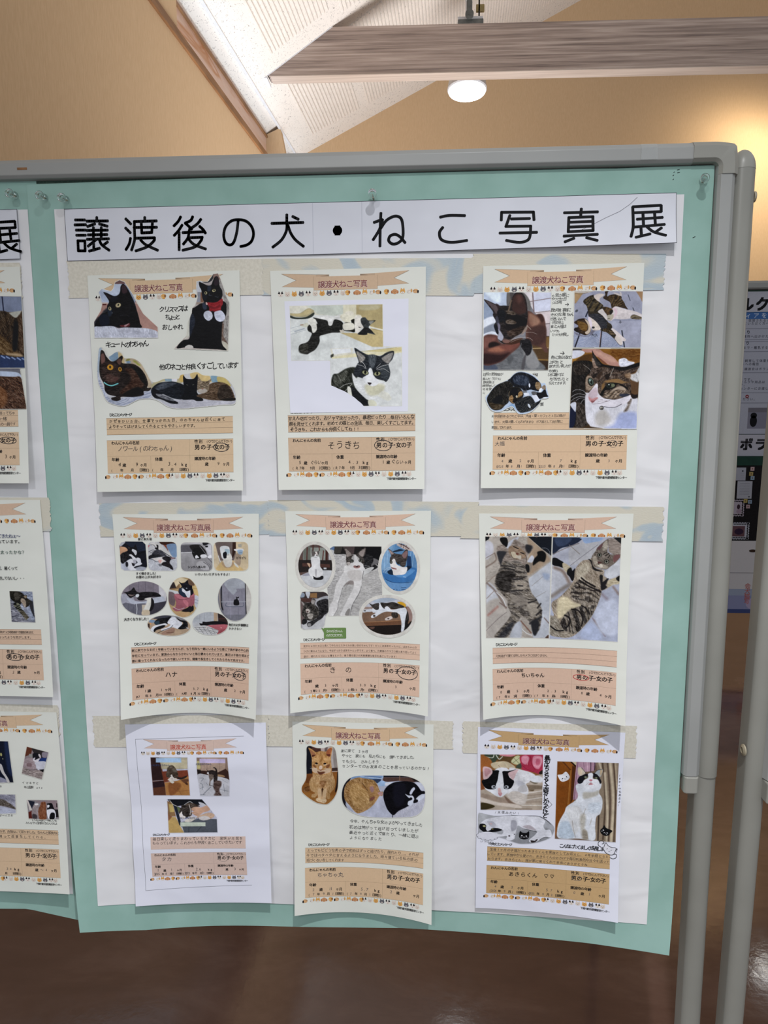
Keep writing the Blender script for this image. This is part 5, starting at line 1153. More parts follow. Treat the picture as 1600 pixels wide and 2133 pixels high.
S_["photos"] = [
 dict(name='photo', org=(1.0, 33.94), W=897, H=1039, mask=('p', [2,4,893,19,876,1035,9,1027]), glued=True, label='dark print of a kitten held in two hands', ops="""F 7c7c84
P b9c6dc s11.2 -11 -6 314 6 311 212 159 297 167 385 -4 603
P e0ecf8 s16.0 28 8 206 4 221 135 144 122 67 58
P 8e9cb4 s16.0 -3 119 146 247 115 346 0 382
P e2e8f4 s9.6 0 370 121 321 166 360 148 422 1 483
P 8890a0 s9.6 -5 483 167 410 194 524 118 535 -4 578
P dce4f2 s6.4 -4 559 117 516 188 549 176 580 -4 597
P 4c4848 s8.0 314 6 397 7 361 137 311 180
p 6a6460 s4.8 308 9 346 10 360 106 323 180
p dcd6da s3.2 504 12 890 19 878 589 840 589 784 331 694 292
p d2d6ea s4.0 656 15 890 19 889 258 674 267
p d8ccd0 s4.0 675 279 890 270 881 426 811 419 777 306
p c8bcc2 s4.0 837 432 881 432 878 583 840 582
L 7c6c70 w16.7 s4.0 647 15 671 279
L 8c7c80 w9.7 s3.2 608 135 892 93
L 7c6c6c w8.3 s3.2 675 283 889 258
L 5a4a4c w8.3 s3.2 830 429 884 425
L 4a3a34 w8.3 s3.2 840 589 885 592
P 6c6a68 s6.4 492 9 536 22 588 79 621 154 623 247 585 228 564 141
p 5a4228 s4.8 637 592 882 595 876 1035 786 1034 680 858
p 7a5c34 s4.0 840 601 879 602 882 734 844 734
L b89c70 w11.1 s3.2 653 750 869 743
p 4e3820 s4.8 653 763 876 759 876 886 719 884
L 94743c w9.7 s3.2 720 897 879 905
p 33251a s4.8 733 910 880 918 876 1035 806 1034
P 6a6c70 s8.0 f6 0 953 220 930 359 817 485 666 639 693 687 858 812 1038 1 1030
P 8a8a8c s11.2 537 730 666 770 759 961 671 1024 580 959
P 585a5e s12.8 321 829 372 817 412 881 349 957
P 4e4c50 s9.6 540 882 577 832 555 1022 517 1022
P 4a5264 s11.2 7 953 155 955 195 1025 8 1023
P 5a3c34 s8.0 579 266 630 266 688 305 764 299 803 356 823 407 839 520 836 696 857 746 864 803 826 797 767 733 639 693 573 629 570 428
P 8a6454 s17.6 599 303 643 291 753 393 710 449 660 473 607 391
P 94705e s14.4 618 304 688 330 747 393 684 442
P 442c28 s17.6 609 491 812 456 829 645 728 707 625 668
P 38201c s11.2 713 305 777 306 810 369 779 406 746 355
P 5c3a34 s9.6 -4 597 176 568 216 657 344 664 509 616 486 717 372 817 220 930 0 947
P 7a5048 s17.6 -4 610 112 592 170 612 113 668 11 737
P 97624e s16.0 69 769 127 732 255 720 320 753 243 790 127 789
P 74443a s16.0 229 726 370 690 485 660 460 729 346 779
P 2a1616 s16.0 5 813 218 828 359 804 219 923 7 947
P 1a0e0e s11.2 81 674 151 656 229 688 171 713 82 731
P 3e2418 s6.4 280 664 509 610 510 660 370 696
P 161418 s6.4 f8 510 629 612 630 652 706 641 807 590 845 557 794 498 704
L 5c5c60 w9.7 s4.0 511 679 499 768 526 819
P 1e1818 s4.8 f10 3 97 67 117 144 153 209 179 272 180 349 178 367 113 397 38 435 14 492 12 537 53 570 141 585 253 590 341 576 428 564 491 502 553 394 615 306 677 261 682 216 657 202 600 208 549 162 485 142 435 167 385 127 309 127 259 68 183
P 54484a s8.0 29 114 112 146 190 197 191 260 165 284 120 221
P 261a1c s8.0 164 153 209 179 197 235 183 197
P 3a2420 s14.4 398 63 460 27 525 65 558 165 566 265 478 302 388 250 380 150
P 52342e s19.2 436 64 486 52 513 115 463 158
P 0e0a0c s8.0 350 275 402 300 529 327 582 391 545 465 405 489 315 462 288 349
L 6e5c4c w18.0 s7.2 331 262 349 187 367 113
P 564a40 s7.2 f20 299 249 401 263 427 301 338 299
P 5e5248 s7.2 f22 301 380 364 363 442 401 404 426 314 418
P 3a2c24 s11.2 f14 316 513 405 489 532 453 558 478 470 565 355 589
P 0c0c12 s6.4 f6 190 247 260 236 300 299 288 349 289 424 269 386 237 398 212 385 185 297
P 0c0c14 s4.8 142 441 187 448 207 511 195 562 162 511
P 3c3c48 s6.4 160 334 192 322 212 411 200 448 174 410
P a6a8b8 s6.4 200 486 226 511 252 550 272 588 266 626 241 644 209 625 195 599 208 549
P 787488 s8.0 193 410 225 436 220 511 200 486
P 140e10 s4.8 276 449 353 444 405 470 341 513 290 487
P 8a7a70 s6.4 558 472 589 441 584 491 553 535 508 566 521 534
P 5a4844 s7.2 273 613 343 627 394 615 318 664 267 664
P 7c5a52 s4.8 260 638 305 632 356 639 344 671 280 670
L c8beb8 w2.8 s2.4 357 652 471 603 599 605 663 643
L b8aca6 w2.8 s2.4 369 640 470 571 547 572
L b8aca6 w2.8 s2.4 572 535 648 536 719 562
L b8aca6 w2.8 s2.4 370 665 484 622 561 636
L c8bcae w3.5 s2.4 583 447 635 498
L b0a4a0 w3.5 s3.2 215 644 241 670 267 679"""),
 dict(name='photo', org=(120.37, 34.06), W=891, H=757, mask=('p', [4,4,896,25,904,753,9,740]), glued=True, label='print of two tabby and white cats stretched out on a grey mat', ops="""F 9c9eb2 g8e92a8
p a88a64 s4.0 1 4 118 34 27 162 9 168
p 9c7c5c s4.0 803 23 896 25 899 176 849 89
P b8b0a8 s4.0 4 7 242 5 168 34 11 26
L 6c5c48 w5.6 s2.4 11 37 99 44 180 29
p 8c94ae s4.0 tb8bccc,60,19,.45 16 523 385 534 684 657 681 751 9 740
p a4a6ba s4.8 380 403 906 404 907 747 681 745
L 1c1c26 w18.0 s3.2 92 549 31 737
L 1e1a22 w16.7 s3.2 375 534 360 741
L c8a49c w3.5 s2.4 363 547 350 741
L 30343e w16.7 s3.2 639 531 681 745
L 30343e w13.9 s3.2 892 535 907 585
L 1c2030 w18.0 s3.2 185 276 161 338
L 484c58 w9.7 s3.2 702 65 732 139
L 40444e w11.1 s3.2 771 235 788 273
E 4a4e58 s3.2 37 264 22 16 -40
P 6e6c7c s8.0 19 542 134 587 210 588 240 526 296 514 210 595 71 587
P 34261a s3.2 f8 399 26 417 11 448 10 437 33 432 82 469 64 531 56 600 72 620 97 620 122 660 172 673 203 706 253 662 240 574 220 531 226 500 244 479 175 459 150 389 112 382 87 406 63
P 503e26 s4.8 f12 t1a120c,20,33,.8 432 88 531 59 594 78 620 116 653 172 599 208 511 207 472 150
P c8c0c0 s4.0 505 34 555 41 593 54 592 29 611 33 619 79 556 65
P d2cacc s4.0 f5 518 225 561 214 675 252 776 273 864 305 906 336 904 361 841 348 765 322 742 371 630 382 536 374 493 399 454 367 440 317 500 244
P 6c604c s3.2 f14 t241c14,70,24,.7 747 346 784 322 853 342 898 361 892 386 817 385 755 374
P d4bcc6 s4.0 506 244 537 232 569 263 565 319 535 356 499 393 492 368 528 325 539 281
P 5a4224 s4.0 f10 t201810,40,28,.6 374 223 430 218 481 237 500 244 514 281 490 318 442 367 434 317 401 279
P b0a898 s4.0 440 330 490 318 521 318 517 368 480 398 449 386
P 1e1a18 s3.2 471 305 476 268 507 256 514 281 490 318
L 1a1612 w5.6 s2.4 442 373 473 367
P 2c2418 s3.2 f8 121 139 145 108 200 72 244 60 253 51 257 73 309 136 373 186 386 211 375 242 326 266 339 291 416 354 456 417 494 442 511 480 497 511 448 541 385 534 346 503 292 402 202 339 188 276 167 201 134 170
P 4a3e28 s4.8 f12 t14100c,25,49,.8 152 121 207 84 257 98 309 142 373 192 375 236 288 265 225 277 187 239 160 177
P 2a2a30 s4.8 f10 208 314 314 303 391 354 443 417 434 504 384 516 319 440 228 364
P d8ccc6 s4.0 f4 257 79 300 49 343 44 394 57 363 87 333 111 340 148 296 129
P d2cac8 s4.0 f4 319 272 369 242 401 279 441 342 436 392 378 329 326 291
P d4c8be s4.0 f6 209 345 241 364 292 402 345 465 359 509 296 521 258 514 238 476 236 401
P 3a2818 s3.2 f10 t1c120a,30,31,.6 9 417 40 386 77 368 146 363 192 401 219 463 233 526 197 576 147 581 83 549 56 511 12 504 67 461
P 6a4c20 s4.8 f8 53 399 129 412 187 457 170 525 107 512 67 461
P c4b4a4 s4.0 147 375 192 401 231 464 227 532 197 569 172 569 158 544 195 513 193 451
P d8ccd8 s3.2 190 363 215 351 242 414 251 489 225 476
P 1a1210 s3.2 12 498 43 480 82 537 134 562 70 549 19 523
E 2c2c30 s2.4 263 483 20 14
P 5c4c36 s3.2 f14 t1c1610,-50,31,.8 408 497 497 511 562 568 551 630 513 605 448 554 397 528
P d6cccc s4.0 503 511 522 499 599 556 651 606 690 638 691 663 647 663 575 593
P d4cac4 s4.0 551 630 575 587 627 631 653 675 649 713 617 712 578 674
L 3c3838 w4.2 s2.4 448 548 539 630 617 719 649 716
L 14141a w4.9 s1.6 600 406 628 407
L 14141a w4.9 s1.6 613 394 613 438
L 14141a w4.2 s1.6 597 422 631 420
L 14141a w4.9 s1.6 244 579 279 577
L 14141a w4.9 s1.6 260 564 248 601
L 14141a w4.9 s1.6 263 580 280 602
L 14141a w4.9 s1.6 291 564 292 605
L 14141a w6.2 s1.6 307 571 318 599"""),
 dict(name='photo', org=(118.53, 109.67), W=910, H=1077, mask=('p', [20,4,913,11,901,1073,4,1055]), glued=True, label='close print of a tabby and white cat with a small bell, stroked by a hand', ops="""F 5c3c18 g3a2814
p 84581e s6.6 1 1 912 11 907 225 661 222 20 216
P 6a4010 s13.2 f10 524 26 899 24 906 179 756 158 606 157
P a07228 s11.5 18 137 291 75 292 114 72 171
P 4c3010 s8.2 174 87 304 75 293 153 71 164
P d8dae8 s4.9 15 27 146 28 180 61 122 106 18 131
p 2c2a30 s4.1 20 7 139 6 139 22 22 24
P b08478 s4.9 139 15 197 7 354 9 434 57 526 97 593 150 648 222 635 242 504 221 451 181 397 142 331 102 277 56 199 55
P c49a8a s14.8 303 30 434 70 540 117 594 176 529 182 410 116
P 6c4036 s8.2 357 115 438 175 478 214 425 194
P dcdeec s6.6 f14 632 157 683 132 729 139 763 171 841 192 791 237 694 249 648 242
P 16120f s6.6 f10,50 20 203 104 164 202 159 281 179 296 245 285 310 221 362 204 454 207 546 218 678 217 877 240 984 44 1049 10 1049 16 544
P 2a221c s11.5 f14,60 34 229 164 191 244 231 207 322 77 347
P 3a322c s8.2 f14,60 t15100c,40,64,.5 27 696 113 710 208 777 226 930 268 1010 97 1050 92 876
P 10162e s6.6 10 796 84 823 82 983 44 1056 4 1055
P c4c8d6 s4.9 9 743 61 710 88 730 84 836 57 816
P d6d6e0 s6.6 f5,80 205 691 216 612 255 586 807 643 906 683 909 1073 361 1051 268 1010 226 930
P a6b0d8 s24.7 671 866 814 841 901 881 902 1073 494 1065 597 1012
P bab6b4 s24.7 356 878 459 812 556 945 466 1025 360 1011
P 6e625a s13.2 f14 742 668 821 669 810 735 774 827 723 840 771 748
P 1a1210 s6.6 812 603 896 604 899 656 834 669
P 5a4028 s8.2 792 432 897 446 903 604 811 590
P cacacc s8.2 f12,60 783 354 860 329 908 244 909 434 851 440 791 406
P 55463c s4.1 f16,70 t251c18,62,50,.65 283 245 401 246 571 267 695 275 818 250 902 251 846 315 783 354 800 459 810 551 799 616 741 642 612 681 520 673 454 666 374 613 320 586 241 586 211 546 203 414 259 323
P 8a7058 s11.5 f14 717 353 788 328 797 393 745 393
P 8c7a6a s8.2 f14 209 388 261 362 301 402 317 494 254 559 213 519
P 0e0b0a s4.9 f6 276 30 304 75 358 141 426 207 505 227 596 241 714 249 791 224 906 192 908 238 793 276 676 301 571 274 440 246 362 245 307 186
P 2c2826 s6.6 f10 284 56 345 147 400 220 362 245 321 193
P 8c7668 s5.8 f14 276 127 306 147 335 219 362 252 310 258 289 206
P 33241a s8.2 390 324 429 311 380 403 353 376
P 1a120e s6.6 457 351 521 338 505 417 471 403
P 1c1410 s6.6 300 349 364 324 327 389 294 389
P 8a6a44 s8.2 447 443 511 417 628 405 734 445 799 446 657 471 512 456
P 7a5c38 s9.9 422 482 460 456 450 535 424 548
P 0a0808 s4.9 412 587 462 508 512 456 604 457 683 477 750 517 778 563 724 524 631 477 593 523 529 548 464 561 440 627 400 620
P a49484 s6.6 581 536 658 503 724 524 738 563 633 549 543 575
P 8e7c6a s8.2 f20,20 t2a201a,60,43,.6 478 587 608 562 764 563 793 616 676 648 546 667 467 647
P 2c3040 s6.6 662 609 740 603 799 616 741 642 676 642
E 0c0c0c s4.1 274 442 38 58 -22
E 5a6a60 s4.1 276 438 29 46 -24
E 101410 s3.3 278 441 14 33 -24
E a0b0b0 s3.3 263 423 12 14
E 0c0c0c s4.1 543 495 66 38 -6
E 3f4638 s4.1 540 494 54 32 -6
E 6b7058 s4.1 569 491 24 21
E 121612 s3.3 520 497 26 29
E d0d8d8 s3.3 515 481 8 8
P dcd8e2 s4.9 f3 343 468 369 481 372 573 400 620 454 660 494 673 547 687 664 674 767 636 806 623 802 682 745 734 642 780 537 779 431 772 325 745 272 718 231 678 210 632 229 599 261 579 305 520
P c4b2bc s9.9 280 560 344 521 373 587 349 652 283 665 249 625
P c08a8c s6.6 250 638 296 665 362 646 375 666 324 705 298 718 264 691
P 8c5458 s4.1 284 692 324 692 356 666 324 712 298 721
L 6c6068 w3.6 s3.3 298 725 312 738 391 732 469 713 534 693
L 8a7c80 w2.9 s2.5 377 705 442 699 508 700
L 3c2c2a w4.3 s2.5 409 683 442 683
L 3c2c2a w4.3 s2.5 468 703 501 696
L e6e6ee w2.9 s2.5 215 592 161 552 82 545 37 571
L e6e6ee w2.9 s2.5 209 618 123 598 58 617 13 650
L e6e6ee w2.9 s2.5 210 635 124 638 59 664 21 696
L e6e6ee w2.6 s2.5 210 651 138 658 86 690
L e6e6ee w2.6 s2.5 205 671 172 691 147 737
L d0ccc8 w2.6 s2.5 272 297 231 257 171 217
L d4d0ca w3.6 s2.5 523 378 553 300 571 261
L 2a2a34 w6.4 s3.3 458 772 524 785 615 780 693 741
E 2a2a2e s3.3 429 791 29 28
E 8c8880 s3.3 429 791 21 20
E 201e1e s2.5 435 799 9 8
E f0ece8 s2.5 419 783 6 6"""),
 dict(name='cutout_photo', org=(4.8, 139.11), W=859, H=573, mask=('P', [4,340,54,284,140,184,277,123,327,93,376,37,444,4,525,8,631,46,694,96,752,159,801,159,828,234,855,340,825,361,762,370,733,432,635,532,535,569,466,568,422,530,370,467,308,486,208,535,139,535,75,503,24,415]), glued=True, label='cut-out print of three tabby cats curled up together', ops="""F b4c4dc
P b8cce6 s6.2 675 90 814 159 834 234 804 283 728 220
P 8cb0d8 s6.2 308 480 357 436 395 455 409 505 345 467
P 12141c s3.9 f10,60 302 124 339 87 388 38 444 13 525 17 612 52 676 96 739 158 753 221 717 270 616 244 529 262 466 218 378 193
P 2c3444 s7.7 f16,70 376 75 488 51 576 89 584 176 491 187 390 155
P 0e0e14 s4.6 f8 601 95 688 115 727 171 691 245 616 232
P 8c7456 s3.9 f12 683 146 733 152 746 196 735 245 691 239 671 195
E e0e6f4 s2.3 594 188 11 28 -4
P e4e8f0 s3.1 728 239 759 221 754 270 723 283
P 141210 s3.9 f12,60 t3a3630,50,27,.5 23 365 66 277 140 191 240 142 315 130 378 193 316 242 305 317 319 404 270 454 208 510 120 516 56 465
P 3a2e1e s7.7 f14 55 415 118 428 207 441 257 454 195 504 107 503
P 0a0a0e s6.2 130 353 217 316 231 404 156 428 93 403
P 151210 s3.9 f10 304 267 341 217 403 199 466 218 492 250 518 306 494 368 420 418 370 430 319 379
P 8a6c48 s3.9 f14 319 367 355 317 381 355 369 405 395 424 357 417
P 94744c s3.9 f12 467 268 505 281 493 324 431 355 424 330
P 0a0a10 s3.9 379 230 429 230 443 318 413 368 393 305 330 279
E c8c0a8 s2.3 425 336 12 16
L a09078 w4.0 s2.3 329 267 318 304 331 367
P 6c7078 s3.9 492 262 529 256 567 275 530 300
P dfe6f4 s3.1 518 293 580 288 593 319 556 337
P 10141a s3.9 f8,50 t4e4c46,55,24,.6 401 430 432 393 531 343 606 331 657 382 682 419 756 376 733 432 635 519 535 550 472 550 428 505
P 0e0e12 s3.9 680 282 754 283 803 233 830 308 849 339 793 352 744 370 706 357
P 8c7c6c s3.1 f14 759 208 802 184 816 240 791 246 766 233
P dfe5f4 s3.1 631 325 680 310 712 345 732 389 682 407 650 369
P e4e8f0 s3.1 775 351 830 346 806 359
P 5c5c60 s3.9 623 276 679 270 693 307 643 319
E c4ccd8 s2.3 596 463 14 32 -30"""),
]
EXTRA.get('S3') and S_.update(extra=EXTRA['S3'])
sheet(S_)

S_ = {'name': 'S4', 'label': 'cream sheet with small rounded and oval cat pictures, left in the middle row', 'corners': [(-0.4635, 1.308), (-0.2441, 1.3098), (-0.2511, 1.0055), (-0.455, 1.0011)], 'lift': (0.028, 0.002, 0.026), 'title': '譲渡犬ねこ写真展', 'peach': (214, 182, 160), 'hand': [(17.0, 196.0, 200.6, 4.3, '家に来てからまだ1年経っていませんが、もう何年も一緒にいるような感じで我が家の中心的', (30, 28, 30), 0.02, 0), (17.0, 197.0, 208.3, 4.3, '存在になっています。家族みんなからかわいいと毎日褒められています。最近は子猫の頃ほど', (30, 28, 30), 0.02, 0), (17.0, 192.0, 216.0, 4.3, '膝に乗ってくれなくなったので寂しいですが、健康で長生きしてくれたらそれで充分です。', (30, 28, 30), 0.02, 0), (63.9, 83.2, 240.5, 9.0, 'ハナ', (30, 28, 30), 0.02, 0), (32.5, 36.6, 261.6, 5.2, '1', (30, 28, 30), 0.01, 0), (56.3, 59.5, 261.6, 5.2, '1', (30, 28, 30), 0.01, 0), (105.5, 115.4, 261.6, 5.2, '3.7', (30, 28, 30), 0.01, 0), (172.0, 176.1, 261.6, 5.2, '2', (30, 28, 30), 0.01, 0), (21.8, 26.7, 268.9, 4.5, 'R7', (30, 28, 30), 0.01, 0), (40.4, 43.2, 268.9, 4.5, '8', (30, 28, 30), 0.01, 0), (53.6, 58.0, 268.9, 4.5, '30', (30, 28, 30), 0.01, 0), (88.6, 93.1, 268.9, 4.5, 'R7', (30, 28, 30), 0.01, 0), (101.8, 104.6, 268.9, 4.5, '8', (30, 28, 30), 0.01, 0), (112.8, 117.3, 268.9, 4.5, '30', (30, 28, 30), 0.01, 0)], 'ring': (181.5, 236.9, 10.0, 6.4, 0.9, (60, 58, 60)), 'print': [(35.0, 55.4, 37.6, 4.1, '家に来た頃', (30, 28, 30), 0.02), (29.0, 61.1, 87.6, 4.3, 'すぐ懐きました！', (30, 28, 30), 0.02), (28.9, 66.8, 92.8, 4.3, 'お膝の上が大好き♡', (30, 28, 30), 0.02), (115.8, 169.8, 89.0, 4.1, 'いろいろいたずらもするよ！', (30, 28, 30), 0.02), (8.4, 45.6, 154.5, 4.9, '大きくなりました!', (30, 28, 30), 0.02), (164.8, 195.3, 163.3, 4.3, '毎日のお外観察は', (30, 28, 30), 0.02), (164.8, 184.8, 168.6, 3.9, 'かかさない', (30, 28, 30), 0.02), (105.7, 132.2, 78.3, 3.9, 'シンクへ進入中', (30, 28, 30), 0.02), (177.2, 192.2, 64.9, 3.9, 'ビリビリ', (30, 28, 30), 0.02)]}
